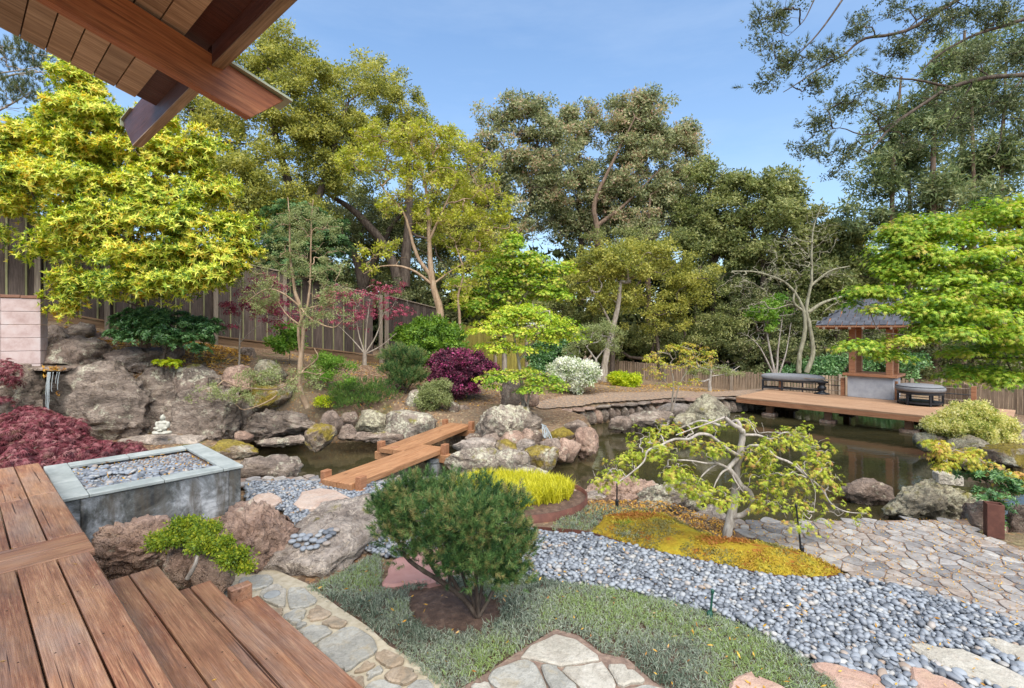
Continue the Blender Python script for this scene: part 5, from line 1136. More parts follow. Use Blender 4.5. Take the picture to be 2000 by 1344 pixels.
V_, F_ = bg.get(); o = obj('waterfall', np_mesh('waterfall', V_, F_, FALLW, True)); tag(o, 'small white cascade tumbling between the mossy boulder and the oval rock', 'waterfall')
# ------------------------------------------------------------------ foliage materials
def ramp4(*c): return [(i / (len(c) - 1), x) for i, x in enumerate(c)]
LF_YEL = m_leaf('golden_leaf', ramp4((.08, .17, .025), (.24, .35, .035), (.46, .54, .055), (.66, .68, .09), (.76, .73, .16), (.68, .46, .05)), .35)
LF_OLV = m_leaf('olive_needle', ramp4((.08, .1, .02), (.22, .24, .045), (.38, .37, .075), (.52, .48, .12)), .4)
LF_OLD = m_leaf('oak_leaf', ramp4((.07, .09, .03), (.16, .2, .06), (.28, .3, .105), (.42, .42, .17)), .4)
LF_OAK2 = m_leaf('grey_green_leaf', ramp4((.08, .1, .045), (.18, .21, .09), (.3, .32, .15), (.44, .44, .24), (.46, .3, .2)), .4)
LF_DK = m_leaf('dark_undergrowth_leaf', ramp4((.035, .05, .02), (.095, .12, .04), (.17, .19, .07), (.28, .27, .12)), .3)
LF_BRI = m_leaf('bright_bush_leaf', ramp4((.06, .13, .02), (.13, .24, .03), (.24, .36, .04)), .35)
LF_BAY = m_leaf('bay_leaf', ramp4((.03, .08, .03), (.07, .15, .05), (.14, .24, .08), (.25, .32, .13)), .3)
LF_RHO = m_leaf('dark_glossy_leaf', ramp4((.03, .08, .025), (.06, .15, .045), (.12, .25, .075), (.24, .38, .14)), .2, .35, .5)
LF_LIM = m_leaf('lime_spring_leaf', ramp4((.2, .24, .03), (.36, .39, .04), (.52, .52, .07), (.42, .34, .12)), .4)
LF_MAP = m_leaf('bright_maple_leaf', ramp4((.07, .17, .02), (.2, .35, .035), (.37, .52, .05), (.54, .62, .09), (.56, .46, .1)), .45)
LF_MAPY = m_leaf('yellow_green_maple_leaf', ramp4((.16, .32, .025), (.36, .5, .04), (.55, .62, .06), (.64, .56, .1)), .42)
LF_LACE = m_leaf('laceleaf', ramp4((.18, .25, .03), (.34, .42, .04), (.48, .54, .06), (.56, .52, .1), (.46, .26, .09)), .4)
LF_RED = m_leaf('red_laceleaf', ramp4((.055, .012, .018), (.14, .03, .04), (.25, .062, .078), (.36, .16, .16), (.17, .08, .06)), .35)
LF_PUR = m_leaf('purple_maple_leaf', ramp4((.16, .025, .05), (.34, .06, .11), (.5, .13, .18)), .35)
LF_LOR = m_leaf('magenta_shrub_leaf', ramp4((.025, .008, .016), (.055, .015, .032), (.11, .028, .055), (.19, .06, .08), (.45, .06, .2)), .2)
LF_PIN = m_leaf('pine_needle', ramp4((.016, .045, .014), (.036, .09, .026), (.075, .155, .042), (.15, .24, .07), (.28, .24, .09)), .15, .45)
LF_PIN2 = m_leaf('overhead_pine_needle', ramp4((.03, .045, .018), (.07, .095, .035), (.13, .16, .065), (.22, .23, .11)), .25)
LF_EUC = m_leaf('eucalyptus_leaf', ramp4((.06, .085, .035), (.12, .17, .065), (.22, .26, .11), (.34, .36, .17)), .4)
LF_GRS = m_leaf('yellow_grass', ramp4((.36, .36, .03), (.58, .55, .035), (.72, .68, .07)), .4)
LF_COV = m_leaf('grey_green_groundcover', ramp4((.06, .09, .06), (.14, .18, .125), (.25, .29, .22), (.36, .39, .31), (.22, .29, .13), (.24, .33, .1)), .25)
LF_WHT = m_leaf('white_flower', ramp4((.14, .24, .05), (.6, .64, .42), (.8, .8, .7), (.85, .85, .8)), .35)
LF_CHA = m_leaf('chartreuse_leaf', ramp4((.22, .36, .02), (.48, .56, .02), (.62, .62, .04)), .4)
LF_VAR = m_leaf('variegated_leaf', ramp4((.2, .27, .05), (.52, .52, .14), (.78, .72, .3), (.85, .8, .45)), .45)
LF_ORG = m_leaf('orange_tinted_leaf', ramp4((.26, .32, .03), (.46, .48, .06), (.56, .46, .08), (.52, .3, .09)), .4)
LF_JUN = m_leaf('juniper_needle', ramp4((.03, .08, .02), (.08, .16, .03), (.18, .26, .05)), .2)
LF_JNY = m_leaf('yellow_juniper', ramp4((.06, .12, .015), (.2, .28, .02), (.42, .42, .03)), .25)
LF_SAGE = m_leaf('sage_twig_leaf', ramp4((.15, .18, .06), (.26, .3, .11), (.36, .38, .18)), .35)
LF_FRE = m_leaf('fresh_bank_leaf', ramp4((.08, .2, .02), (.18, .34, .04), (.3, .42, .07)), .35)
LF_FALL = m_leaf('fallen_leaf', ramp4((.28, .12, .03), (.5, .26, .04), (.68, .4, .05), (.4, .25, .14)), .2)
LF_MOSS = m_leaf('moss_tuft', ramp4((.32, .13, .03), (.28, .18, .03), (.4, .28, .035), (.42, .34, .04), (.25, .24, .05), (.19, .17, .06)), .2, .8)
# leaf clumps
R_BIG = [t_rosette(11, .10, .032, (-20, 65), k, tri=True) for k in range(3)]
R_RHO = [t_rosette(11, .11, .036, (0, 55), k + 5) for k in range(3)]
S_OAK = [t_spray(15, .19, .09, .055, k, tri=True) for k in range(4)]
S_OAKF = [t_spray(14, .28, .14, .085, k, tri=True) for k in range(4)]
S_UND = [t_spray(9, .34, .24, .13, k, tri=True) for k in range(4)]
S_EUC = [t_spray(14, .26, .18, .055, k + 2, tri=True) for k in range(4)]
S_SM = [t_spray(14, .07, .042, .028, k + 3, tri=True) for k in range(3)]
S_TINY = [t_spray(14, .05, .026, .016, k + 3, tri=True) for k in range(3)]
S_NEE = [t_spray(20, .16, .14, .022, k + 9) for k in range(3)]
M_BIG = [t_palm(6, .10, .062, 5, .30, k, .3, .45) for k in range(4)]
M_MID = [t_palm(5, .10, .075, 5, .36, k, .2) for k in range(4)]
M_LACE = [t_lace(5, .055, .10, .012, 8, k) for k in range(4)]
M_LACER = [t_lace(6, .07, .11, .012, 7, k + 5) for k in range(4)]
M_PUR = [t_palm(4, .05, .055, 5, .3, k, .4) for k in range(3)]
N_PIN = [t_needle(44, .07, .042, .0044, k, .5) for k in range(3)]
N_PIN2 = [t_needle(26, .09, .085, .008, k, .7) for k in range(3)]
N_JUN = [t_needle(26, .08, .026, .007, k, .7) for k in range(3)]
def blob(lx, n=0): return lx
def make(name, label, cat, Y, basepx, bark, trunks, lobes, mat, tm, nsub, per, sr, targets=0, seed=0, group=None, rt=.005, crown_name='crown', rmax=.1, sag=0., sz=None, **kw):
    """a plant: trunk given by sight lines, limbs grown to points in the crown, foliage in clumps"""
    b = gz(*basepx, Y) if len(basepx) == 2 else P(*basepx)
    t, bag, nodes = tree(name, label, cat, b, bark, trunks, group); rng = np.random.RandomState(seed + 77)
    if targets:
        T, _ = sample_lobes(lobes, targets, rng, .8); colonize(bag, nodes[::2] if len(nodes) > 12 else nodes, T, rng, rt, rmax, 5, sag=sag)
    fin(t, bag, bark)
    if sz: kw['size'] = sz
    crown(t, crown_name, mat, tm, lobes, nsub, per, sr, seed=seed, **kw); return t
rng0 = np.random.RandomState(1)
# ------------------------------------------------------------------ far woods
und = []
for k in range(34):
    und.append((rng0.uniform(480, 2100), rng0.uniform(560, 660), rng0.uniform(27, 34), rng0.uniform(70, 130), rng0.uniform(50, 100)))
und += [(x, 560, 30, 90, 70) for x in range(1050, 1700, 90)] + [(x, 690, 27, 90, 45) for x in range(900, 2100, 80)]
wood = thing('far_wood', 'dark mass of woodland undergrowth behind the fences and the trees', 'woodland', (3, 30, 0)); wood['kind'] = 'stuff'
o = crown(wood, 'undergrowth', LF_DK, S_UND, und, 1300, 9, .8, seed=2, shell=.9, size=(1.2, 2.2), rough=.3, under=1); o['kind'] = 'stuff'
# a closed dark bank of hedge behind it
BKT = [
 ('olive_tree', 'tallest olive gold tree behind the golden leafed tree, rising beside the roof end', 19, (620, 700), [([(600, 690, 19), (590, 500, 19), (560, 350, 19), (520, 200, 19)], .3, .08), ([(590, 500, 19), (640, 330, 19), (680, 200, 19)], .18, .05)],
   [(520, 130, 19, 90, 80), (600, 190, 19, 100, 80), (430, 250, 19, 80, 60), (540, 240, 18.5, 90, 60), (620, 270, 19, 80, 60), (560, 400, 18, 60, 50), (560, 100, 19.5, 60, 55), (450, 160, 19, 70, 60), (660, 240, 19, 80, 60), (700, 170, 20, 60, 60), (420, 330, 18, 90, 55), (500, 350, 17.5, 80, 70), (470, 400, 17.5, 70, 50), (530, 300, 18, 60, 40), (380, 230, 19, 60, 50), (640, 340, 19, 60, 50), (600, 430, 18.5, 70, 50)], LF_OLV, S_OAK, 330, 26, .55, 5),
 ('olive_tree', 'second olive tree with deep shade beneath its boughs behind the lime leafed tree', 22, (800, 700), [([(800, 700, 22), (770, 520, 22), (700, 420, 22), (640, 380, 22)], .3, .07), ([(790, 560, 22), (800, 350, 22), (780, 200, 22)], .25, .05)],
   [(760, 190, 22, 70, 70), (790, 250, 22, 70, 60), (700, 280, 21, 90, 60), (620, 300, 21, 60, 50), (820, 300, 22, 60, 70), (730, 160, 22, 50, 40), (880, 330, 23, 60, 60), (650, 370, 21, 60, 30), (880, 400, 23, 60, 50), (900, 470, 23, 70, 60), (830, 430, 23, 70, 60), (940, 520, 23, 60, 50)], LF_OLV, S_OAK, 230, 24, .55, 6),
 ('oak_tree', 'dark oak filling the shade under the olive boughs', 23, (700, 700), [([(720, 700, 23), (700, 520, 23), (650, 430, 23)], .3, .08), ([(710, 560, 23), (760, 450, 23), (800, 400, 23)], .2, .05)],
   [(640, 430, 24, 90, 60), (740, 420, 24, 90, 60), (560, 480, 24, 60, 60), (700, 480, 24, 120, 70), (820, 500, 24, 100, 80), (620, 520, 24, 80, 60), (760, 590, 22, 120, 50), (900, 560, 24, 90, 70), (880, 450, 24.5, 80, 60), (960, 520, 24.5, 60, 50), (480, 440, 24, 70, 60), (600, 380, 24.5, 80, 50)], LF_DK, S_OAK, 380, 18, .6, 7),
 ('oak_tree', 'broad oak with the first rounded peak against the sky right of centre', 27, (990, 700), [([(985, 720, 27), (990, 520, 27), (975, 400, 27), (990, 290, 27)], .28, .06), ([(990, 500, 27), (1040, 390, 27), (1050, 260, 27)], .2, .05), ([(985, 540, 27), (940, 430, 27), (930, 350, 27)], .16, .04)],
   [(1035, 215, 27, 45, 42), (985, 240, 27, 50, 45), (1060, 270, 27, 60, 50), (940, 290, 27, 50, 40), (920, 370, 27, 50, 50), (930, 450, 27, 60, 50), (1010, 320, 27, 80, 55), (960, 380, 27, 60, 45), (1070, 370, 27, 70, 50), (1000, 440, 27, 90, 50), (1080, 330, 28, 50, 50)], LF_OAK2, S_OAKF, 240, 22, .62, 8),
 ('oak_tree', 'slim oak between the two tallest peaks of the far treeline', 29, (1130, 700), [([(1130, 720, 29), (1135, 500, 29), (1125, 300, 29)], .25, .05), ([(1135, 480, 29), (1180, 380, 29)], .15, .04)],
   [(1112, 225, 29, 28, 28), (1152, 230, 29, 32, 28), (1130, 270, 29, 50, 35), (1135, 350, 29, 60, 55), (1150, 440, 29, 80, 50), (1100, 420, 29, 60, 60)], LF_OAK2, S_OAKF, 130, 22, .62, 9),
 ('oak_tree', 'tallest oak of the far treeline with pale limbs', 28, (1220, 700), [([(1165, 720, 27), (1168, 470, 27), (1160, 400, 27), (1190, 330, 27), (1240, 230, 27)], .2, .04), ([(1168, 440, 27), (1220, 400, 27), (1290, 330, 27)], .12, .03), ([(1270, 720, 27), (1265, 500, 27), (1270, 380, 27)], .2, .05)],
   [(1265, 205, 28, 40, 32), (1235, 215, 28, 45, 35), (1215, 250, 28, 55, 40), (1280, 265, 28, 55, 45), (1240, 310, 28, 80, 50), (1200, 380, 28, 70, 50), (1290, 390, 28, 70, 60), (1250, 450, 28, 90, 50)], LF_OAK2, S_OAKF, 260, 22, .62, 10),
 ('oak_tree', 'narrow oak at the right shoulder of the tallest one', 29, (1340, 700), [([(1335, 720, 29), (1338, 480, 29), (1340, 270, 29)], .22, .05)],
   [(1342, 255, 29, 22, 22), (1338, 290, 29, 34, 35), (1320, 350, 29, 50, 45), (1345, 420, 29, 60, 55)], LF_OAK2, S_OAKF, 90, 22, .6, 11),
 ('bay_tree', 'green bay tree stepping down from the tall oaks', 26, (1400, 700), [([(1395, 720, 26), (1390, 500, 26), (1385, 340, 26)], .22, .05), ([(1392, 520, 26), (1430, 430, 26)], .14, .04)],
   [(1378, 335, 26, 34, 28), (1410, 370, 26, 40, 40), (1385, 420, 26, 60, 50), (1420, 470, 26, 60, 60), (1360, 480, 26, 60, 50)], LF_OLD, S_OAKF, 130, 22, .6, 12),
 ('bay_tree', 'loose crowned bay tree ahead of the open sky', 25, (1510, 700), [([(1500, 720, 25), (1490, 520, 25), (1500, 400, 25)], .22, .05), ([(1490, 540, 25), (1540, 440, 25), (1560, 390, 25)], .15, .04), ([(1490, 520, 25), (1460, 420, 25)], .15, .04)],
   [(1475, 360, 25, 45, 30), (1535, 375, 25, 45, 32), (1500, 420, 25, 75, 45), (1560, 430, 25, 40, 30), (1480, 490, 25, 70, 50), (1560, 500, 25, 60, 50)], LF_OLD, S_OAKF, 150, 20, .6, 13),
 ('oak_tree', 'low dark oak behind the pavilion roof', 24, (1640, 700), [([(1640, 720, 24), (1630, 560, 24), (1620, 470, 24)], .22, .05)],
   [(1600, 455, 24, 50, 38), (1650, 490, 24, 55, 45), (1600, 540, 24, 70, 60), (1690, 540, 24, 60, 50), (1650, 610, 24, 90, 60)], LF_OLD, S_OAKF, 170, 22, .6, 14),
 ('bush_oak', 'leafy yellowish oak scrub in the middle distance behind the white flowering shrub', 23, (1200, 720), [([(1195, 730, 23), (1200, 640, 23), (1215, 540, 23)], .12, .04), ([(1290, 730, 23), (1280, 640, 23), (1260, 550, 23)], .12, .04)],
   [(1180, 520, 23, 60, 45), (1240, 510, 23, 60, 45), (1300, 530, 23, 60, 50), (1350, 560, 23, 50, 50), (1200, 590, 23, 70, 50), (1290, 610, 23, 80, 50), (1140, 560, 23, 50, 50)], LF_OLV, S_OAK, 170, 18, .5, 15),
 ('bush_oak', 'dark green scrub under the tall oaks at the centre', 24, (1100, 720), [([(1100, 740, 24), (1105, 650, 24), (1090, 560, 24)], .12, .04)],
   [(1060, 590, 24, 70, 60), (1120, 640, 24, 70, 50), (1210, 670, 24, 70, 40), (1320, 670, 24, 80, 45), (1400, 650, 24, 70, 60), (1240, 480, 26, 110, 40), (1400, 560, 25, 70, 50)], LF_OLD, S_OAK, 240, 18, .5, 16),
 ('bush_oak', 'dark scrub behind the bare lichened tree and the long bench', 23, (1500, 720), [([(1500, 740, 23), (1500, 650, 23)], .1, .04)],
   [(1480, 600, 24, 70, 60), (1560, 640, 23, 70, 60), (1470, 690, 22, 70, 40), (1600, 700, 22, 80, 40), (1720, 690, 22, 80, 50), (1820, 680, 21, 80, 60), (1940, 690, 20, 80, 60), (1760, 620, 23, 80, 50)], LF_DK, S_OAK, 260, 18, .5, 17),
 ('laurel_bush', 'green laurel bushes low behind the picket fence and bench', 21.5, (1600, 740), [([(1600, 760, 21.5), (1600, 720, 21.5)], .05, .02)],
   [(1590, 725, 20.8, 60, 22), (1640, 715, 20.8, 50, 26), (1520, 738, 21.5, 50, 16), (1740, 715, 19.8, 60, 30), (1560, 745, 20.8, 60, 14)], LF_RHO, S_OAK, 90, 16, .3, 18),
]
BKT.append(('oak_tree', 'distant olive green oak closing the gap behind the two olive trees', 28, (700, 700), [([(720, 720, 28), (715, 560, 28), (700, 400, 28)], .2, .05), ([(860, 720, 28), (860, 560, 28), (850, 420, 28)], .18, .05)],
   [(520, 420, 28, 80, 60), (620, 440, 28, 80, 60), (720, 430, 28, 80, 70), (810, 460, 28, 80, 60), (900, 480, 28, 70, 60), (690, 340, 28, 60, 50), (560, 520, 28, 80, 50), (780, 550, 28, 90, 50), (960, 560, 28, 60, 50)], LF_OLD, S_OAKF, 230, 18, .7, 19))
for name, lab, Y, bp, trk, lob, mat, tm, ns, per, sr, sd_ in BKT:
    ns = int(ns * 1.5); per = int(per * .55); sr *= .72
    make(name, lab, 'tree' if 'tree' in name or name == 'bush_oak' else 'bush', Y, bp, BK_BR if sd_ == 10 else BK_DK, trk, lob, mat, tm, ns, per, sr, targets=80, seed=sd_, rt=.016, rmax=.14, group='trees beyond the garden fences', shell=.85, rough=.4, under=.7, flat=.7)
# tall slender eucalyptus at the right
trk = [([(1740, 730, 22), (1742, 500, 22), (1745, 300, 22), (1760, 150, 22)], .14, .04), ([(1775, 730, 23), (1778, 450, 23), (1770, 200, 23)], .13, .04), ([(1830, 730, 21), (1822, 400, 21), (1828, 100, 21)], .17, .05), ([(1880, 730, 23), (1878, 400, 23), (1884, 60, 23)], .16, .05), ([(1900, 730, 22), (1902, 420, 22), (1896, 100, 22)], .14, .04), ([(1960, 730, 22), (1955, 400, 22), (1965, 120, 22)], .14, .04)]
lobs = [[(1740, 270, 22, 55, 60), (1720, 350, 22, 55, 45), (1700, 425, 22, 50, 35), (1760, 430, 22, 60, 35)], [(1780, 330, 23, 45, 60), (1790, 230, 23, 40, 50), (1770, 440, 23, 60, 30)], [(1830, 380, 21, 50, 60), (1830, 250, 21, 45, 60), (1840, 140, 21, 40, 50)],
        [(1885, 350, 23, 50, 50), (1880, 230, 23, 45, 60), (1890, 120, 23, 45, 60)], [(1920, 400, 22, 50, 40), (1930, 300, 22, 45, 50), (1915, 180, 22, 40, 50)], [(1975, 330, 22, 50, 70), (1985, 200, 22, 45, 60), (1990, 90, 22, 50, 50), (1970, 430, 22, 50, 40)]]
wl = ['leftmost of the six tall slender eucalyptus', 'second from left of the tall slender eucalyptus', 'third of the tall slender eucalyptus, above the pavilion roof', 'fourth of the tall slender eucalyptus', 'fifth of the tall slender eucalyptus with crossing stems', 'rightmost of the tall slender eucalyptus']
for i in range(6): make('eucalyptus_tree', wl[i], 'tree', trk[i][0][0][2], (trk[i][0][0][0], 730), BK_BR, [trk[i]], lobs[i], LF_EUC, S_EUC, 62, 9, .5, targets=34, seed=30 + i, rt=.012, group='tall eucalyptus at the right', shell=.8, rough=.4, under=.8, flat=.8, sz=(.8, 1.5))
# far left pine boughs behind the roof
make('pine_tree', 'dark pine whose boughs show left of the golden tree below the roof', 'tree', 15, (-60, 640, 15), BK_GREY, [([(-70, 640, 15), (-60, 300, 15), (-70, 0, 15)], .2, .1), ([(-60, 330, 15), (0, 275, 15), (60, 262, 15)], .06, .02), ([(-60, 200, 15), (10, 150, 15), (100, 140, 15)], .05, .012), ([(-60, 150, 15), (20, 140, 15), (90, 128, 15)], .03, .01), ([(-60, 120, 15), (0, 92, 15), (95, 110, 15)], .03, .008), ([(-60, 240, 15), (10, 210, 15), (60, 180, 15)], .04, .01)],
     [(20, 120, 15, 60, 40), (50, 180, 15, 50, 25), (20, 200, 15, 60, 30), (70, 110, 15, 30, 25), (10, 280, 15, 50, 25), (80, 150, 15, 30, 20)], LF_PIN2, N_PIN2, 60, 9, .3, targets=60, seed=41, rt=.008, sz=(1.2, 2))
make('far_shrub', 'blue green shrub behind the left end of the tall fence', 'shrub', 14, (60, 600), BK_DK, [([(60, 600, 14), (60, 420, 14)], .06, .03)], [(30, 395, 14, 60, 30), (80, 330, 14, 50, 40), (20, 330, 14, 50, 40), (95, 250, 14, 30, 30)], LF_BAY, S_OAK, 60, 14, .4, targets=20, seed=42)
# ------------------------------------------------------------------ golden leafed tree at left
YL = [(150, 165, 10, 50, 28), (120, 215, 10, 70, 32), (200, 240, 10, 80, 30), (290, 250, 10, 60, 34), (80, 275, 10, 70, 30), (180, 300, 9.9, 90, 32), (300, 305, 10, 90, 34), (390, 300, 10, 50, 34), (60, 345, 9.8, 85, 32), (170, 370, 9.6, 100, 34), (300, 380, 9.7, 100, 34), (410, 370, 10, 50, 36),
      (90, 420, 9.7, 80, 26), (220, 440, 9.4, 110, 34), (350, 440, 9.5, 90, 32), (455, 450, 9.9, 48, 34), (130, 490, 9.5, 70, 26), (250, 505, 9.2, 100, 26), (380, 500, 9.5, 80, 28), (460, 500, 9.9, 34, 26), (140, 560, 9.3, 60, 24), (230, 560, 9.1, 70, 22), (320, 555, 9.2, 70, 22), (400, 548, 9.4, 60, 24), (120, 592, 9.3, 32, 18),
      (10, 300, 9.9, 40, 30), (20, 400, 9.8, 40, 26), (130, 130, 10.2, 30, 16), (0, 460, 10, 34, 14)]
t, bag, nodes = tree('golden_tree', 'large rounded tree in golden yellow leaf filling the left of the garden', 'tree', gz(285, 690, 10.3), BK_BR, [([(285, 692, 10.3), (275, 600, 10.3), (262, 500, 10.2), (240, 380, 10.2), (190, 260, 10.2)], .1, .03), ([(272, 590, 10.3), (330, 480, 10.2), (340, 350, 10.2)], .07, .02), ([(270, 560, 10.3), (200, 480, 10.0), (120, 420, 10)], .06, .02)])
T, _ = sample_lobes(YL, 130, rng0, .7); colonize(bag, nodes[::2], T, rng0, .006, .06, 5); fin(t, bag, BK_BR)
crown(t, 'crown', LF_YEL, R_BIG, YL, 720, 27, .28, .95, 5, .5, .75, (.85, 1.25), .28, .8, .1, .45)
# ------------------------------------------------------------------ trees on the left bank
make('bay_tree', 'dark green leafy tree behind the twin trunked bare tree', 'tree', 14.5, (590, 690), BK_DK, [([(590, 690, 14.5), (585, 560, 14.5), (590, 450, 14.5)], .07, .02)], [(560, 430, 14.5, 40, 35), (600, 450, 14.5, 50, 45), (560, 500, 14.5, 50, 45), (630, 510, 14.5, 50, 50), (590, 560, 14.5, 60, 40), (650, 470, 14.5, 30, 40)], LF_BAY, R_RHO, 90, 14, .4, targets=30, seed=50, sz=(1, 1.5))
# sage twigs of the slender bare tree
t, bag, nodes = tree('slender_tree', 'slender twin stemmed pale tree with sparse sage green spring leaf on the left bank', 'tree', gz(597, 790, 10.1), BK_TAN,
    [([(600, 798, 10.1), (585, 755, 10.1), (588, 700, 10.1), (592, 640, 10.1), (586, 600, 10.1), (576, 570, 10.1)], .062, .035), ([(588, 700, 10.1), (583, 640, 10.0), (600, 600, 10.0), (606, 540, 10), (608, 440, 10), (612, 390, 10)], .035, .008), ([(576, 570, 10.1), (567, 500, 10.1), (566, 430, 10.1), (562, 385, 10.1)], .032, .008),
     ([(592, 605, 10.1), (556, 575, 9.9), (520, 565, 9.8), (480, 590, 9.7)], .022, .006), ([(592, 605, 10.1), (640, 590, 9.9), (665, 560, 9.8)], .02, .006), ([(586, 600, 10.1), (610, 625, 9.8), (650, 640, 9.6), (670, 625, 9.5)], .022, .006), ([(597, 720, 10.1), (580, 735, 9.7), (540, 760, 9.4), (470, 755, 9.2), (440, 745, 9.1)], .026, .006), ([(590, 725, 10.0), (620, 700, 9.8), (614, 680, 9.8)], .02, .008), ([(575, 740, 9.7), (530, 780, 9.3), (480, 800, 9.1), (460, 790, 9)], .018, .005), ([(592, 640, 10.1), (556, 610, 10), (530, 560, 10)], .02, .006)])
L_ = [(520, 545, 9.9, 50, 40), (580, 500, 10, 50, 50), (640, 530, 10, 45, 50), (600, 430, 10, 50, 40), (560, 440, 10, 35, 40), (650, 580, 9.8, 50, 40), (510, 590, 9.8, 40, 30), (620, 620, 9.8, 60, 25), (640, 450, 10, 30, 30)]
L2 = [(450, 745, 9.1, 60, 18), (420, 770, 9, 45, 20), (520, 735, 9.3, 60, 22), (480, 775, 9.1, 60, 18), (610, 735, 9.6, 40, 25), (560, 755, 9.3, 40, 20)]
T, _ = sample_lobes(L_ + L2, 330, rng0, .9); colonize(bag, nodes, T, rng0, .0035, .02, 4, wob=.16); fin(t, bag, BK_TAN)
crown(t, 'crown', LF_SAGE, S_TINY, L_ + L2, 260, 6, .14, .6, 51, .5, .9, (.8, 1.4), .3, 1)
for i, (lab, bp, trk, lob) in enumerate([
    ('first small purple leafed maple in front of the leaning fence brace', (468, 714, 10.6), [([(467, 714, 10.6), (468, 670, 10.6), (470, 620, 10.6), (478, 590, 10.6)], .022, .008), ([(468, 670, 10.6), (500, 640, 10.5), (530, 625, 10.5)], .012, .005), ([(470, 640, 10.6), (450, 610, 10.7), (440, 590, 10.8)], .01, .005)], [(450, 600, 10.7, 30, 22), (490, 590, 10.6, 50, 35), (530, 590, 10.6, 45, 35), (560, 615, 10.8, 40, 30), (440, 638, 10.5, 26, 10), (520, 550, 10.8, 40, 20)]),
    ('second small purple leafed maple, vase shaped, before the fence', (712, 728, 13), [([(712, 728, 13), (712, 705, 13), (713, 690, 13)], .07, .05), ([(713, 692, 13), (700, 650, 13), (694, 600, 13)], .025, .008), ([(713, 692, 13), (716, 640, 13), (722, 590, 13)], .025, .008), ([(713, 692, 13), (735, 655, 13), (750, 610, 13)], .025, .008), ([(713, 692, 13), (690, 665, 13), (665, 640, 13)], .02, .006), ([(713, 692, 13), (745, 675, 13), (775, 650, 13)], .02, .006)], [(680, 590, 13, 45, 32), (730, 580, 13, 50, 30), (775, 610, 13, 36, 34), (655, 570, 13, 40, 28), (640, 610, 13, 35, 30), (700, 625, 13, 45, 25), (760, 560, 13, 40, 20)])]):
    t, bag, nodes = tree('purple_maple', lab, 'tree', P(*bp), BK_GREY, trk, 'small purple maples'); T, _ = sample_lobes(lob, 130, rng0, .9); colonize(bag, nodes, T, rng0, .003, .02, 4); fin(t, bag, BK_GREY); crown(t, 'crown', LF_PUR, M_PUR, lob, 170, 5, .13, .5, 60 + i, .6, .9, (.75, 1.2), .35, 1)
# tall lime leafed tree
t, bag, nodes = tree('lime_leaf_tree', 'tall crooked tree breaking into lime green spring leaf at the centre left', 'tree', gz(865, 708, 13.6), BK_TAN,
    [([(866, 706, 13.6), (868, 680, 13.6), (862, 640, 13.6), (858, 600, 13.6), (846, 560, 13.6), (842, 530, 13.6)], .12, .085), ([(842, 530, 13.6), (838, 470, 13.6), (836, 400, 13.6), (828, 350, 13.6), (815, 300, 13.6)], .075, .02), ([(842, 540, 13.6), (815, 500, 13.5), (800, 450, 13.5), (785, 410, 13.5), (750, 370, 13.5)], .06, .015), ([(868, 690, 13.6), (895, 665, 13.5), (898, 620, 13.5), (895, 580, 13.5), (905, 530, 13.5), (890, 480, 13.5)], .06, .015), ([(850, 560, 13.6), (800, 525, 13.4), (745, 520, 13.3), (710, 535, 13.2)], .04, .01), ([(838, 470, 13.6), (870, 400, 13.6), (900, 340, 13.6)], .04, .01), ([(846, 555, 13.6), (880, 530, 13.7), (930, 500, 13.8)], .03, .01)])
L_ = [(740, 280, 13.6, 60, 40), (800, 275, 13.6, 60, 35), (860, 290, 13.6, 60, 40), (690, 320, 13.5, 50, 30), (760, 330, 13.5, 60, 40), (840, 350, 13.6, 70, 45), (900, 340, 13.6, 55, 50), (930, 410, 13.7, 50, 45), (960, 450, 13.8, 50, 45), (860, 430, 13.6, 60, 50), (780, 400, 13.5, 50, 40), (920, 490, 13.7, 60, 40), (740, 500, 13.4, 50, 30), (850, 255, 13.8, 50, 22), (940, 300, 13.6, 40, 40), (720, 270, 13.6, 30, 20), (900, 560, 13.6, 45, 40), (985, 430, 13.8, 30, 30), (960, 380, 13.8, 40, 30)]
T, _ = sample_lobes(L_, 420, rng0, .9); colonize(bag, nodes, T, rng0, .0055, .035, 4, wob=.15); fin(t, bag, BK_TAN)
crown(t, 'crown', LF_LIM, S_SM, L_, 440, 4, .13, .6, 70, .5, .6, (1.1, 1.9), .3, .7)
# bright green maples: foliage in flat layered sprays
def maple(label, bp, trk, lob, mat, tm, nsub, per, sr, seed, bark=BK_GREY, targets=120, rt=.005, drop=.35, sz=(.8, 1.25), group='bright green maples', shell=.7, name='green_maple', rough=.3):
    t, bag, nodes = tree(name, label, 'tree', P(*bp), bark, trk, group); T, _ = sample_lobes(lob, targets, rng0, .8); colonize(bag, nodes, T, rng0, rt, .06, 5, wob=.1); fin(t, bag, bark)
    crown(t, 'crown', mat, tm, lob, nsub, per, sr, .16, seed, 1.3, shell, sz, rough, .8, drop); return t
maple('bright green maple standing highest behind the spring maples at centre', (985, 720, 16), [([(985, 725, 16), (985, 640, 16), (990, 560, 16)], .09, .03), ([(985, 640, 16), (1030, 570, 16), (1060, 530, 16)], .05, .02), ([(985, 640, 16), (940, 580, 16)], .05, .02)],
      [(990, 500, 16, 50, 35), (1040, 520, 16, 50, 30), (1080, 530, 16, 34, 24), (950, 540, 16, 50, 35), (1010, 560, 16, 60, 30), (1060, 570, 16, 50, 22), (930, 590, 15.8, 50, 25), (970, 610, 15.6, 60, 24), (1090, 520, 16, 24, 14), (900, 560, 15.8, 34, 25), (1000, 470, 16.2, 28, 14)], LF_MAP, M_MID, 150, 22, .42, 80, sz=(1.1, 1.7))
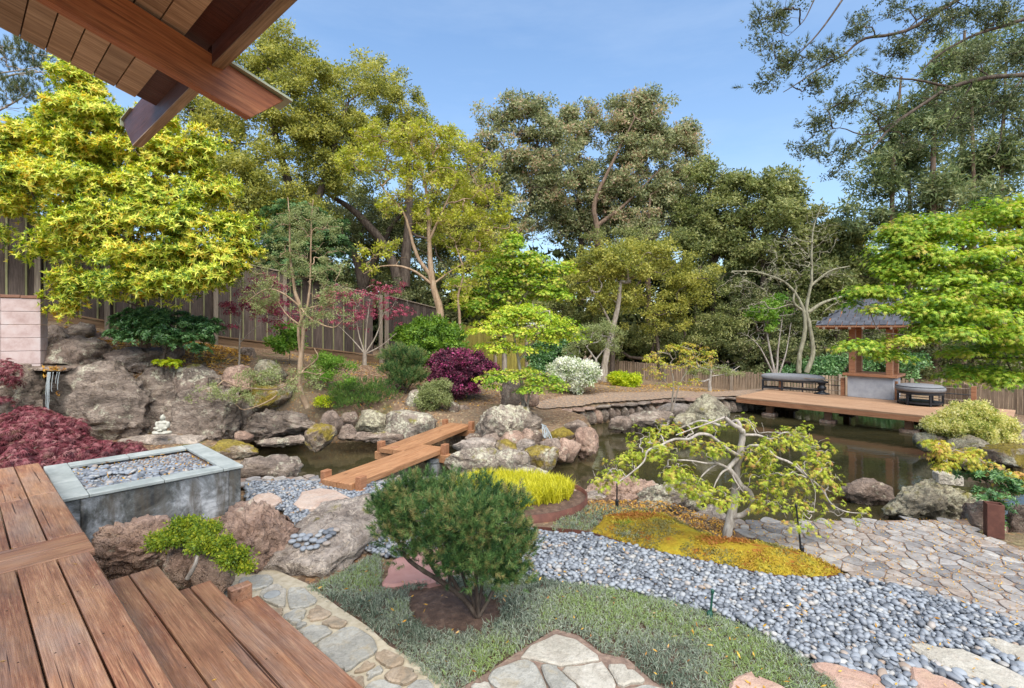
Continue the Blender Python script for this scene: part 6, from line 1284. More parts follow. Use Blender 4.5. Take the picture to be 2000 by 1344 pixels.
maple('layered yellow green maple growing out of the big mossy boulder', (1022, 795, 10.2), [([(1022, 795, 10.2), (1020, 765, 10.2), (1016, 725, 10.2), (1010, 690, 10.2), (1003, 650, 10.2)], .045, .02), ([(1020, 765, 10.2), (1045, 745, 10.1)], .025, .01), ([(1012, 705, 10.2), (1050, 660, 10.2), (1090, 640, 10.2)], .022, .01), ([(1010, 690, 10.2), (970, 660, 10.1), (945, 645, 10.1)], .022, .01)],
      [(990, 615, 10.2, 40, 16), (1040, 610, 10.3, 50, 18), (960, 640, 10.1, 34, 16), (1020, 645, 10.1, 50, 18), (1085, 635, 10.3, 50, 16), (1120, 650, 10.3, 24, 12), (970, 670, 10.0, 34, 16), (1010, 680, 10.0, 40, 14), (1070, 665, 10.2, 40, 14), (1000, 605, 10.4, 30, 10)], LF_MAPY, M_MID, 120, 17, .25, 81, sz=(.6, .95))
maple('low fresh green maple spreading above the big mossy boulder', (1030, 795, 9.9), [([(1030, 795, 9.9), (1035, 765, 9.9), (1050, 740, 9.9)], .022, .01), ([(1030, 790, 9.9), (1000, 755, 9.8), (970, 745, 9.8)], .018, .008)],
      [(975, 735, 9.7, 36, 14), (1010, 725, 9.9, 30, 10), (1060, 735, 9.8, 40, 16), (1090, 748, 9.8, 20, 12), (960, 755, 9.6, 20, 10), (1040, 755, 9.7, 34, 12)], LF_MAP, M_MID, 60, 15, .18, 82, targets=50, rt=.003, sz=(.55, .9))
RM = [(1940, 420, 7.6, 70, 26), (1990, 395, 7.6, 40, 24), (1800, 440, 7.6, 60, 24), (1760, 460, 7.5, 45, 20), (1870, 450, 7.4, 80, 26), (1960, 470, 7.3, 70, 28), (1780, 490, 7.4, 60, 22), (1850, 500, 7.3, 80, 24), (1940, 520, 7.2, 80, 26), (1740, 525, 7.5, 34, 14), (1800, 535, 7.3, 70, 20), (1890, 560, 7.1, 80, 24), (1980, 580, 7.0, 50, 26), (1700, 565, 7.5, 46, 10), (1760, 572, 7.3, 50, 10), (1830, 590, 7.1, 70, 20), (1920, 610, 6.9, 70, 22),
      (1830, 612, 7.1, 60, 20), (1810, 640, 7.1, 36, 14), (1850, 645, 6.9, 60, 18), (1700, 668, 7.2, 44, 7), (1770, 665, 7.0, 50, 11), (1990, 650, 6.8, 40, 24), (1920, 680, 7.2, 60, 20), (1880, 720, 7.4, 40, 18), (1960, 730, 7.2, 50, 20), (1690, 588, 7.5, 30, 7), (1725, 602, 7.3, 34, 8), (1790, 603, 7.2, 40, 13), (1730, 690, 7.1, 30, 10), (2040, 480, 7.2, 50, 40), (2040, 600, 7, 50, 50), (2040, 700, 7, 50, 40), (1670, 672, 7.3, 24, 8), (2010, 430, 7.5, 40, 20)]
maple('large bright green maple reaching in from the right over the pavilion roof', (2110, 860, 7.4), [([(2110, 870, 7.4), (2105, 760, 7.4), (2080, 660, 7.4), (2060, 600, 7.4)], .12, .07), ([(2070, 620, 7.4), (1980, 540, 7.4), (1900, 500, 7.4), (1840, 460, 7.5)], .045, .012), ([(2080, 660, 7.4), (1990, 600, 7.2), (1880, 560, 7.2), (1800, 540, 7.3)], .04, .012), ([(2080, 650, 7.4), (1970, 640, 7.1), (1880, 640, 7), (1790, 600, 7.1)], .04, .012), ([(2065, 610, 7.4), (2020, 500, 7.5), (1980, 420, 7.6)], .045, .015), ([(1880, 640, 7.0), (1790, 655, 7.0), (1720, 650, 7.1)], .02, .006), ([(2095, 720, 7.4), (1990, 700, 7.2), (1900, 700, 7.3)], .03, .01)],
      RM, LF_MAP, M_BIG, 470, 20, .24, 83, BK_DK, 200, .004, .3, (.75, 1.15))
# orange tinted young maple, white trunked little tree
maple('slim young maple with yellow orange leaves at the far pond edge', (1312, 822, 11.6), [([(1312, 825, 11.6), (1312, 790, 11.6), (1316, 750, 11.6), (1310, 715, 11.6)], .03, .012), ([(1314, 800, 11.6), (1328, 750, 11.6), (1345, 720, 11.6)], .02, .008), ([(1314, 760, 11.6), (1290, 735, 11.6)], .014, .006)],
      [(1280, 695, 11.6, 30, 14), (1320, 685, 11.7, 36, 14), (1365, 695, 11.7, 36, 18), (1340, 715, 11.5, 50, 16), (1285, 725, 11.5, 34, 12), (1380, 720, 11.6, 26, 14), (1340, 675, 11.8, 24, 10), (1290, 750, 11.4, 26, 8), (1350, 745, 11.4, 30, 8)], LF_ORG, M_PUR, 100, 5, .17, 84, BK_GREY, 110, .003, group=None, name='young_maple')
maple('small white barked tree before the picket fence left of the pavilion', (1386, 768, 17), [([(1386, 768, 17), (1386, 745, 17), (1389, 720, 17)], .07, .05), ([(1388, 740, 17), (1370, 745, 16.9), (1350, 730, 16.9)], .04, .015), ([(1388, 735, 17), (1420, 730, 17), (1445, 715, 17)], .03, .01)], [(1420, 722, 17, 30, 8), (1360, 722, 17, 26, 12), (1390, 712, 17, 24, 10)], LF_SAGE, S_SM, 30, 8, .25, 85, BK_SIL, 30, .006, group=None, name='small_tree')
# leaning pale tree and vase shaped twiggy tree behind the flowering shrub
make('leaning_tree', 'leaning pale trunked tree behind the white flowering shrub', 'tree', 17.5, (1178, 742), BK_GREY, [([(1178, 745, 17.5), (1183, 700, 17.5), (1197, 640, 17.5), (1208, 590, 17.5), (1212, 550, 17.5)], .13, .06), ([(1197, 640, 17.5), (1170, 590, 17.5), (1150, 560, 17.5)], .05, .02)], [(1180, 520, 17.5, 60, 40), (1230, 530, 17.5, 60, 45), (1270, 510, 18, 50, 40), (1160, 580, 17.5, 40, 30)], LF_OLV, S_OAK, 90, 10, .35, targets=90, seed=86, rt=.01)
make('twiggy_tree', 'pale twiggy vase shaped little tree beside the white flowering shrub', 'tree', 14.2, (1165, 742), BK_SIL, [([(1165, 748, 14.2), (1164, 700, 14.2)], .05, .035), ([(1164, 702, 14.2), (1140, 670, 14.2)], .025, .01), ([(1164, 702, 14.2), (1190, 670, 14.2)], .025, .01)], [(1140, 665, 14.2, 30, 22), (1175, 655, 14.2, 40, 26), (1200, 680, 14.2, 16, 14), (1115, 690, 14.2, 16, 12)], LF_SAGE, S_TINY, 70, 7, .2, targets=150, seed=87, rt=.005, sz=(1.2, 2))
# bare lichened tree and multi stemmed shrub behind the pavilion deck
t, bag, nodes = tree('bare_tree', 'bare lichened tree with arching limbs behind the long bench', 'tree', gz(1585, 730, 17.8), BK_LICH,
    [([(1560, 728, 17.8), (1562, 690, 17.8), (1572, 650, 17.8), (1570, 610, 17.8), (1555, 575, 17.8), (1530, 550, 17.8), (1480, 532, 17.7), (1430, 530, 17.6)], .085, .02), ([(1575, 728, 17.8), (1588, 690, 17.8), (1582, 640, 17.8), (1575, 600, 17.8), (1585, 550, 17.8), (1585, 490, 17.8), (1590, 440, 17.8), (1605, 400, 17.8)], .09, .012), ([(1578, 610, 17.8), (1610, 590, 17.8), (1650, 578, 17.8)], .07, .03), ([(1582, 560, 17.8), (1620, 530, 17.8), (1660, 520, 17.8)], .05, .015), ([(1572, 610, 17.8), (1550, 590, 17.8), (1556, 560, 17.8)], .05, .03)])
L_ = [(1450, 560, 17.6, 50, 35), (1510, 540, 17.7, 60, 40), (1560, 520, 17.8, 50, 50), (1600, 470, 17.8, 40, 50), (1620, 540, 17.8, 45, 35), (1480, 600, 17.5, 50, 35), (1640, 620, 17.6, 40, 40), (1600, 420, 17.8, 30, 20), (1540, 480, 17.8, 50, 30)]
T, _ = sample_lobes(L_, 1000, rng0, .9); colonize(bag, nodes, T, rng0, .0045, .025, 3, wob=.09); fin(t, bag, BK_LICH)
t, bag, nodes = tree('twiggy_shrub', 'upright many stemmed twiggy shrub left of the bare tree behind the bench', 'shrub', gz(1515, 738, 18.3), BK_SIL, [([(1515, 738, 18.3), (1505, 690, 18.3), (1495, 640, 18.3), (1480, 600, 18.3)], .05, .01), ([(1517, 738, 18.3), (1520, 680, 18.3), (1530, 610, 18.3)], .05, .01), ([(1519, 738, 18.3), (1535, 690, 18.3), (1545, 630, 18.3)], .04, .01), ([(1514, 738, 18.3), (1485, 680, 18.3), (1460, 655, 18.3)], .035, .01)])
L_ = [(1490, 620, 18.3, 40, 35), (1530, 610, 18.3, 40, 35), (1470, 660, 18.3, 30, 24), (1545, 650, 18.3, 20, 26)]; T, _ = sample_lobes(L_, 110, rng0, .9); colonize(bag, nodes, T, rng0, .006, .03, 3); fin(t, bag, BK_SIL)
crown(t, 'crown', LF_FRE, S_SM, [(1490, 620, 18.3, 30, 30), (1520, 600, 18.3, 20, 20)], 26, 10, .2, seed=88, size=(1.5, 2.2))
# ------------------------------------------------------------------ pine boughs hanging in at the top right
t, bag, nodes = tree('overhanging_pine', 'pine boughs reaching across the sky from the upper right', 'tree', P(2330, 700, 7.5), BK_DK,
    [([(2330, 760, 7.5), (2320, 400, 7.5), (2330, -200, 7.5)], 0.1240, 0.0868), ([(2320, 120, 7.5), (2120, 130, 7.2), (2000, 146, 7), (1930, 152, 6.9), (1860, 170, 6.8), (1800, 205, 6.7), (1740, 250, 6.6), (1695, 300, 6.5)], 0.0434, 0.0099), ([(2320, -60, 7.5), (2080, 10, 7.4), (1980, 45, 7.3), (1900, 70, 7.2), (1830, 110, 7.1), (1790, 150, 7)], 0.0372, 0.0062),
     ([(2320, -200, 7.5), (1980, -60, 7.2), (1870, 0, 7), (1770, 60, 6.9), (1690, 75, 6.8), (1650, 105, 6.7), (1600, 135, 6.6), (1530, 180, 6.5)], 0.0372, 0.0050), ([(1870, 0, 7), (1790, 40, 7), (1740, 110, 6.9)], 0.0155, 0.0037), ([(1860, 172, 6.8), (1800, 158, 6.7), (1730, 150, 6.6), (1690, 132, 6.6)], 0.0186, 0.0037), ([(1800, 205, 6.7), (1700, 262, 6.6), (1640, 250, 6.5), (1590, 265, 6.5)], 0.0124, 0.0025), ([(1665, -30, 6.8), (1610, 50, 6.6), (1560, 105, 6.5), (1500, 150, 6.5)], 0.0155, 0.0031), ([(1900, 160, 6.9), (1860, 230, 6.9), (1835, 280, 6.9)], 0.0124, 0.0025), ([(2000, 150, 7), (1965, 200, 7), (1950, 290, 7), (1930, 310, 7)], 0.0124, 0.0031), ([(1590, 0, 6.7), (1570, 40, 6.6), (1540, 70, 6.6)], 0.0093, 0.0025)])
L_ = [(1520, 30, 6.6, 50, 30), (1500, 80, 6.5, 40, 25), (1540, 120, 6.5, 60, 28), (1500, 160, 6.5, 45, 20), (1590, 170, 6.5, 40, 20), (1620, 110, 6.6, 50, 25), (1680, 60, 6.8, 40, 30), (1660, 200, 6.5, 60, 20), (1600, 240, 6.5, 50, 20), (1590, 290, 6.5, 40, 22), (1660, 300, 6.5, 50, 25), (1720, 230, 6.6, 50, 30), (1720, 160, 6.7, 50, 22), (1760, 100, 6.9, 50, 30), (1820, 50, 7, 60, 36), (1880, 30, 7.1, 50, 30), (1950, 30, 7.2, 50, 36), (1900, 120, 6.9, 60, 30), (1840, 200, 6.8, 50, 30), (1960, 200, 7, 50, 40), (1980, 110, 7.1, 40, 30), (1780, 280, 6.8, 40, 25), (1640, 340, 6.5, 30, 14), (1890, 250, 6.9, 40, 40), (1760, 20, 7, 50, 24), (2010, 260, 7, 30, 40), (1480, 45, 6.6, 20, 12)]
T, _ = sample_lobes(L_, 420, rng0, .9); colonize(bag, nodes, T, rng0, .0032, .02, 3, wob=.12, collect=None); V_, F_ = bag.get(); fin(t, bag, BK_DK)
rr_ = np.random.RandomState(8); NP = []; 
crown(t, 'crown', LF_PIN2, S_TINY, L_, 620, 3, .10, .5, 90, .2, 1.2, (.8, 1.4), .24, 1)
crown(t, 'crown', LF_PIN2, N_PIN2, L_, 330, 2, .10, .5, 91, .2, 1.0, (.6, 1.0), .22, 1)
# ------------------------------------------------------------------ shrubs on the banks
SH = [
 ('glossy_shrub', 'flat topped dark glossy green shrub above the rock wall at left', 9.9, (320, 705), BK_DK, [([(318, 706, 9.9), (322, 690, 9.9), (330, 670, 9.9)], .035, .02), ([(322, 690, 9.9), (350, 675, 9.8)], .02, .01)], [(270, 635, 9.9, 50, 24), (330, 635, 9.9, 60, 26), (390, 645, 9.9, 34, 22), (300, 660, 9.7, 60, 20), (370, 668, 9.7, 46, 18), (240, 655, 9.8, 26, 12), (290, 615, 10, 40, 12)], LF_RHO, R_RHO, 190, 12, .14, dict(drop=.2, sz=(.6, .9))),
 ('round_shrub', 'rounded light green shrub behind the dark pine shrub', 13.3, (835, 715), BK_DK, [([(835, 715, 13.3), (835, 690, 13.3)], .03, .02)], [(815, 660, 13.3, 38, 30), (850, 665, 13.3, 45, 36), (825, 695, 13.2, 44, 26), (870, 690, 13.3, 34, 26), (885, 660, 13.5, 22, 24)], LF_BRI, S_SM, 150, 20, .2, dict(sz=(1.2, 2))),
 ('pine_shrub', 'dark green pine shrub left of the magenta one', 11.4, (792, 768), BK_DK, [([(792, 768, 11.4), (790, 745, 11.4), (785, 720, 11.4)], .025, .01), ([(792, 766, 11.4), (810, 740, 11.4)], .02, .01)], [(775, 700, 11.4, 26, 18), (800, 705, 11.4, 26, 20), (775, 728, 11.3, 26, 16), (810, 735, 11.3, 24, 18), (790, 745, 11.2, 26, 12)], LF_PIN, N_PIN, 110, 10, .16, dict(sz=(1.3, 2.1))),
 ('magenta_shrub', 'rounded dark magenta leafed shrub on the bank', 11.9, (895, 776), BK_DK, [([(895, 776, 11.9), (885, 750, 11.9)], .025, .01), ([(895, 776, 11.9), (915, 750, 11.9)], .025, .01)], [(875, 710, 11.9, 36, 22), (915, 708, 11.9, 40, 22), (862, 735, 11.8, 30, 22), (905, 738, 11.7, 44, 24), (945, 728, 11.9, 26, 20), (895, 758, 11.7, 34, 14)], LF_LOR, S_SM, 190, 18, .15, dict(sz=(.9, 1.4))),
 ('small_shrub', 'small grey green shrub before the magenta one', 10.7, (848, 800), BK_DK, [([(848, 800, 10.7), (850, 785, 10.7)], .015, .008)], [(845, 765, 10.7, 24, 16), (862, 755, 10.7, 16, 12), (835, 785, 10.6, 20, 14), (856, 782, 10.6, 22, 16)], LF_SAGE, S_TINY, 70, 14, .11, dict(sz=(1, 1.6))),
 ('prostrate_juniper', 'low spreading dark juniper draped over the rocks behind the bridges', 10.6, (710, 800), BK_DK, [([(710, 800, 10.6), (700, 780, 10.6)], .02, .01)], [(680, 765, 10.6, 34, 16), (715, 758, 10.7, 36, 16), (745, 772, 10.6, 30, 14), (700, 785, 10.4, 46, 14), (665, 780, 10.4, 24, 12)], LF_JUN, N_JUN, 130, 13, .17, dict(sz=(.8, 1.3), flat=.4, drop=.3)),
 ('white_azalea', 'white flowering shrub right of the layered maple', 13.8, (1125, 762), BK_DK, [([(1125, 762, 13.8), (1125, 745, 13.8)], .025, .01)], [(1115, 720, 13.8, 32, 18), (1145, 728, 13.8, 22, 22), (1105, 742, 13.7, 24, 18), (1135, 748, 13.7, 28, 14), (1090, 728, 13.9, 16, 14)], LF_WHT, S_SM, 120, 18, .16, dict(sz=(.9, 1.4))),
 ('chartreuse_shrub', 'small chartreuse shrub near the picket fence', 16.5, (1218, 760), BK_DK, [([(1218, 762, 16.5), (1216, 750, 16.5)], .02, .01)], [(1205, 740, 16.5, 20, 10), (1232, 742, 16.5, 22, 10), (1216, 752, 16.4, 18, 8)], LF_CHA, S_SM, 50, 14, .16, dict(sz=(1, 1.5))),
 ('variegated_shrub', 'mounded cream variegated shrub at the right end of the pond deck', 9.4, (1900, 870), BK_DK, [([(1900, 872, 9.4), (1895, 850, 9.4)], .02, .01)], [(1865, 818, 9.4, 30, 16), (1900, 805, 9.5, 36, 14), (1840, 835, 9.3, 26, 12), (1885, 838, 9.2, 44, 18), (1935, 832, 9.4, 40, 20), (1910, 862, 9.1, 36, 14), (1960, 850, 9.3, 20, 14), (1825, 828, 9.4, 14, 8)], LF_VAR, S_SM, 230, 16, .13, dict(sz=(.7, 1.1), drop=.3)),
 ('green_bank_plant', 'feathery fresh green plant below the slender tree on the bank', 10.9, (640, 745), BK_DK, [([(640, 745, 10.9), (640, 720, 10.9)], .012, .006)], [(635, 705, 10.9, 26, 16), (660, 720, 10.9, 26, 18), (625, 735, 10.7, 26, 14), (680, 745, 10.7, 24, 10)], LF_FRE, S_TINY, 60, 9, .14, dict(sz=(1, 1.7))),
 ('green_bank_plant', 'fresh green sapling between the two purple maples', 11.6, (565, 720), BK_DK, [([(565, 722, 11.6), (566, 690, 11.6)], .012, .006)], [(555, 650, 11.6, 26, 16), (575, 665, 11.6, 22, 16), (550, 675, 11.5, 20, 10)], LF_FRE, S_SM, 34, 8, .14, dict(sz=(1, 1.7))),
 ('bank_tuft', 'small golden green tuft on the edge of the rock wall', 9.6, (320, 722), BK_DK, [([(320, 722, 9.6), (320, 715, 9.6)], .008, .004)], [(310, 712, 9.6, 18, 7), (335, 712, 9.6, 18, 7)], LF_CHA, R_RHO, 16, 8, .1, dict(sz=(.4, .6))),
 ('bank_tuft', 'bright yellow green tuft left of the spreading juniper', 10.3, (635, 800), BK_DK, [([(635, 800, 10.3), (635, 790, 10.3)], .006, .004)], [(632, 785, 10.3, 14, 9)], LF_CHA, S_TINY, 12, 9, .09, dict(sz=(1, 1.5))),
 ('round_shrub', 'dark green bush filling the gap behind the layered maple', 16, (1070, 745), BK_DK, [([(1070, 750, 16), (1070, 730, 16)], .02, .01)], [(1060, 700, 16, 30, 30), (1085, 690, 16, 26, 24), (1070, 725, 15.8, 34, 18)], LF_RHO, S_SM, 70, 14, .25, dict(sz=(1.3, 2))),
]
for nm, lab, Y, bp, bark, trk, lob, mat, tm, ns, per, sr, kw in SH:
    make(nm, lab, 'shrub', Y, bp, bark, trk, lob, mat, tm, ns, per, sr, targets=30, seed=len(lab), rt=.004, shell=.5, **kw)
# strappy green clump on the left bank
def grassclump(name, label, cat, poly_or_pts, n, mat, tm, size, seed, zf=0.0, jit=.0):
    rg_ = np.random.RandomState(seed); p = poly_or_pts; nr = rg_.normal(0, .16, (len(p), 3)) + A([0, 0, 1]); V, Fc, r = bake(tm, p, nr, rg_.uniform(*size, len(p)), rg_); c = p.mean(0); c[2] = p[:, 2].min()
    o = obj(name, np_mesh(name, V - c, Fc, mat, False, r), None, c); tag(o, label, cat); return o
GR1 = [t_grass(9, .04, .16, .008, k, .6) for k in range(3)]
cp = A([gz(505 + 30 * a, 705 - 8 * a, 10.9) for a in np.linspace(0, 1, 10)]); grassclump('strappy_grass', 'clump of strappy green leaves beside the lichen boulder on the left bank', 'grass', cp, 0, LF_FRE, GR1, (1.2, 1.8), 3)
# red laceleaf maple at the left
RL = [(70, 812, 7.9, 50, 14), (120, 835, 7.8, 36, 14), (60, 842, 7.7, 84, 24), (0, 860, 7.6, 60, 30), (120, 862, 7.6, 44, 20), (20, 826, 7.9, 44, 14), (80, 828, 7.9, 36, 14), (60, 880, 7.3, 90, 24), (150, 885, 7.3, 60, 16), (210, 880, 7.4, 50, 12), (190, 872, 7.6, 22, 6), (-40, 870, 7.4, 60, 40), (250, 876, 7.5, 20, 8), (120, 900, 7.1, 50, 10)]
t, bag, nodes = tree('red_laceleaf_maple', 'mounded deep red laceleaf maple between deck planter and dark boulder', 'tree', P(20, 905, 7.6) * [1, 1, 0], BK_GREY, [([(20, 905, 7.6), (15, 880, 7.6), (30, 850, 7.6)], .04, .02), ([(18, 880, 7.6), (80, 850, 7.6), (120, 860, 7.5)], .02, .008), ([(18, 885, 7.6), (-30, 860, 7.5)], .02, .008)])
T, _ = sample_lobes(RL, 130, rng0, .8); colonize(bag, nodes, T, rng0, .003, .02, 4); fin(t, bag, BK_GREY); crown(t, 'crown', LF_RED, M_LACER, RL, 300, 10, .12, .55, 100, .6, .45, (.8, 1.25), .2, .6, .5)
make('red_maple', 'second red laceleaf maple glimpsed at the left picture edge under the block wall', 'tree', 8.3, (-30, 830, 8.3), BK_GREY, [([(-30, 860, 8.3), (-20, 780, 8.3), (0, 750, 8.3)], .03, .01)], [(10, 730, 8.3, 34, 12), (-10, 760, 8.3, 40, 26), (30, 745, 8.3, 24, 8), (10, 790, 8.2, 26, 14), (10, 708, 8.4, 24, 6)], LF_RED, M_LACER, 22, 4, .10, targets=50, seed=101, rt=.003)
# weeping laceleaf maple by the pond, its snaking silver trunk
YB = 4.85
def lp(*q): return [(x, y, YB + d) for x, y, d in q]
t, bag, nodes = tree('weeping_maple', 'spreading weeping maple with snaking silver limbs beside the moss bed', 'tree', G(1420, 1058, .03), BK_SIL, [
 (lp((1418, 1062, 0), (1422, 1030, 0), (1432, 990, .02), (1437, 950, .04), (1440, 910, .03), (1446, 880, .02), (1450, 850, .02), (1447, 840, 0), (1430, 828, -.02), (1415, 815, -.04)), 0.0496, 0.0187),
 (lp((1425, 1012, .0), (1450, 1005, -.05), (1468, 990, -.07), (1466, 965, -.08), (1448, 948, -.06), (1436, 930, -.05), (1424, 915, -.04), (1432, 905, -.02), (1445, 890, 0)), 0.0272, 0.0221),
 (lp((1445, 892, 0), (1425, 880, -.08), (1402, 862, -.14), (1385, 850, -.2), (1365, 848, -.22), (1345, 858, -.26), (1318, 858, -.3), (1290, 870, -.36), (1265, 880, -.4), (1258, 900, -.42), (1240, 918, -.46), (1205, 944, -.5)), 0.0192, 0.0059),
 (lp((1424, 915, -.03), (1400, 905, -.12), (1380, 905, -.2), (1350, 900, -.26), (1310, 898, -.32)), 0.0144, 0.0051), (lp((1447, 842, 0), (1440, 822, .0), (1415, 832, .12), (1390, 826, .2), (1368, 822, .25), (1340, 832, .3), (1310, 845, .35), (1280, 868, .4)), 0.0192, 0.0051),
 (lp((1452, 850, .02), (1480, 850, .06), (1505, 858, .1), (1530, 845, .14), (1560, 848, .2)), 0.0144, 0.0051), (lp((1455, 878, .02), (1470, 870, -.05), (1495, 875, -.12), (1515, 892, -.16), (1545, 905, -.2), (1575, 930, -.24), (1600, 950, -.26), (1625, 985, -.28), (1655, 1000, -.3), (1690, 1002, -.32)), 0.0160, 0.0034),
 (lp((1424, 915, -.04), (1408, 925, -.14), (1395, 950, -.2), (1390, 975, -.24)), 0.0112, 0.0034), (lp((1424, 916, 0), (1440, 945, -.14), (1455, 965, -.2)), 0.0096, 0.0034), (lp((1415, 815, -.04), (1390, 825, -.14), (1360, 835, -.24), (1320, 850, -.34)), 0.0112, 0.0043), (lp((1402, 905, -.1), (1375, 925, -.2), (1360, 950, -.25)), 0.0096, 0.0034), (lp((1555, 905, -.2), (1590, 950, -.3), (1590, 1000, -.34)), 0.0064, 0.0026)])
WL = [(1200, 920, YB - .4, 44, 26), (1240, 890, YB - .3, 40, 26), (1270, 860, YB - .1, 40, 22), (1300, 835, YB + .2, 44, 18), (1290, 880, YB - .4, 40, 20), (1320, 920, YB - .4, 50, 24), (1360, 870, YB + .1, 44, 24), (1380, 835, YB + .2, 44, 14), (1450, 825, YB + .3, 44, 12), (1480, 890, YB - .2, 34, 30), (1520, 860, YB + .1, 40, 22), (1560, 850, YB + .2, 36, 24), (1590, 880, YB, 36, 30), (1600, 920, YB - .2, 36, 34), (1625, 950, YB - .2, 24, 28), (1550, 930, YB - .2, 44, 34), (1500, 940, YB - .2, 40, 30), (1500, 985, YB - .2, 44, 20), (1570, 985, YB - .25, 40, 20), (1420, 970, YB - .3, 40, 24), (1360, 960, YB - .3, 40, 20), (1180, 940, YB - .4, 20, 16), (1620, 1000, YB - .25, 24, 14), (1680, 1005, YB - .3, 24, 8), (1400, 880, YB - .2, 30, 20), (1560, 1015, YB - .35, 60, 8), (1345, 945, YB - .35, 60, 24)]
rw = np.random.RandomState(21); T, _ = sample_lobes(WL, 420, rw, .9); colonize(bag, nodes, T, rw, .0022, .010, 4, wob=.14, sag=.12); fin(t, bag, BK_SIL)
crown(t, 'crown', LF_LACE, M_LACE, WL, 520, 3, .10, .6, 102, .5, .9, (.26, .48), .3, 1, .5)
# ------------------------------------------------------------------ round mugo pine in front
YM = 3.5
t, bag, nodes = tree('mugo_pine', 'dense rounded dark green pine shrub on bare stems in the foreground', 'shrub', G(935, 1200, 0), BK_DK,
 [([(932, 1204, 3.5), (905, 1170, 3.5), (860, 1135, 3.5), (800, 1095, 3.52), (775, 1050, 3.55), (765, 1010, 3.6)], .021, .010), ([(934, 1204, 3.5), (930, 1150, 3.45), (928, 1080, 3.4), (925, 1020, 3.4)], .017, .009), ([(932, 1202, 3.5), (895, 1150, 3.55), (860, 1080, 3.6), (850, 1020, 3.6)], .018, .009), ([(936, 1202, 3.5), (965, 1150, 3.55), (982, 1100, 3.6), (985, 1050, 3.6)], .015, .008), ([(930, 1190, 3.5), (900, 1110, 3.6), (890, 1030, 3.65)], .014, .008), ([(862, 1135, 3.5), (830, 1080, 3.45), (820, 1030, 3.45)], .013, .007), ([(933, 1195, 3.52), (945, 1120, 3.6), (955, 1050, 3.65)], .013, .007), ([(880, 1150, 3.5), (870, 1090, 3.7), (840, 1050, 3.75)], .012, .006)])
ML = [(880, 1105, 3.4, 40, 18), (940, 1125, 3.35, 36, 18), (820, 1085, 3.5, 36, 18), (990, 1130, 3.4, 30, 16), (790, 1060, 3.5, 34, 22), (760, 985, 3.55, 40, 30), (810, 970, 3.6, 50, 30), (870, 965, 3.65, 54, 26), (930, 970, 3.6, 50, 26), (980, 990, 3.6, 44, 30), (775, 1025, 3.45, 46, 30), (840, 1015, 3.35, 60, 40), (910, 1020, 3.3, 60, 42), (975, 1035, 3.4, 50, 40), (1005, 1070, 3.5, 34, 40), (945, 1080, 3.3, 54, 36), (890, 1075, 3.3, 44, 30), (990, 1110, 3.45, 36, 28), (825, 1055, 3.4, 40, 24), (750, 1000, 3.6, 26, 24)]
T, _ = sample_lobes(ML, 150, rng0, .8); colonize(bag, nodes, T, rng0, .003, .012, 5); fin(t, bag, BK_DK)
crown(t, 'crown', LF_PIN, N_PIN, ML, 640, 7, .075, .7, 103, .5, .5, (.6, .95), .2, .8, 0, .75)
# ------------------------------------------------------------------ creeping juniper on the front rocks
t, bag, nodes = tree('creeping_juniper', 'creeping yellow tipped juniper with a twisted grey stem on the front rocks', 'shrub', G(372, 1138, .02), BK_SIL, [([(366, 1130, 3.62), (380, 1105, 3.6), (384, 1085, 3.62), (376, 1070, 3.7)], .016, .011), ([(376, 1072, 3.7), (340, 1055, 3.75), (305, 1058, 3.7)], .008, .004), ([(376, 1072, 3.7), (430, 1060, 3.75), (470, 1090, 3.7)], .008, .004)])
JL = [(362, 1028, 3.85, 24, 8), (400, 1040, 3.8, 26, 9), (345, 1050, 3.75, 26, 7), (385, 1060, 3.7, 34, 8), (430, 1066, 3.7, 22, 10), (455, 1090, 3.65, 20, 14), (315, 1058, 3.75, 26, 7), (475, 1105, 3.65, 14, 7)]
fin(t, bag, BK_SIL); crown(t, 'crown', LF_JNY, S_TINY, JL, 110, 11, .055, .6, 104, .6, .5, (.55, .95), .25, .8)
# ------------------------------------------------------------------ yellow grass in its curved corten planter
rc = A([*G(1002, 985, 0)[:2]]); ra, rb_ = .86, .62
def ring(n=60):
    a = np.linspace(0, 2 * np.pi, n, endpoint=False); return np.stack([rc[0] + ra * np.cos(a), rc[1] + rb_ * np.sin(a)], 1), a
cpl = thing('corten_planter', 'curved rust brown steel planter ring holding yellow grass', 'planter', (rc[0], rc[1], 0))
q, a = ring(); qi = rc + (q - rc) * .985; n = len(q); hz_ = .13 + .03 * np.sin(a); V = np.vstack([np.c_[q, np.full(n, -.05)], np.c_[q, hz_], np.c_[qi, hz_], np.c_[qi, np.full(n, -.05)]]); i = np.arange(n); j = (i + 1) % n
Fq = np.vstack([np.stack([i + k * n, j + k * n, j + (k + 1) * n, i + (k + 1) * n], 1) for k in range(3)]); wpart('ring', V, Fq, CORT, cpl, True)
Vs = np.vstack([np.c_[qi, np.full(n, .09)], [[rc[0], rc[1], .15]]]); wpart('soil', Vs, np.stack([i, j, np.full(n, n)], 1), SOIL, cpl, True)
gpoly = [(rc[0] + ra * .93 * math.cos(x) * (1 if math.cos(x) < 0 else .86), rc[1] + rb_ * .93 * math.sin(x) * (1 if math.sin(x) > 0 or math.cos(x) < .1 else .72) + .03) for x in np.linspace(0, 6.28, 30)]
rg_ = np.random.RandomState(5); qq = poisson(gpoly, .034, rg_); pz = np.c_[qq, .1 + .03 * rg_.rand(len(qq))]
GR2 = [t_grass(15, .022, .13, .0055, k, .75) for k in range(4)]
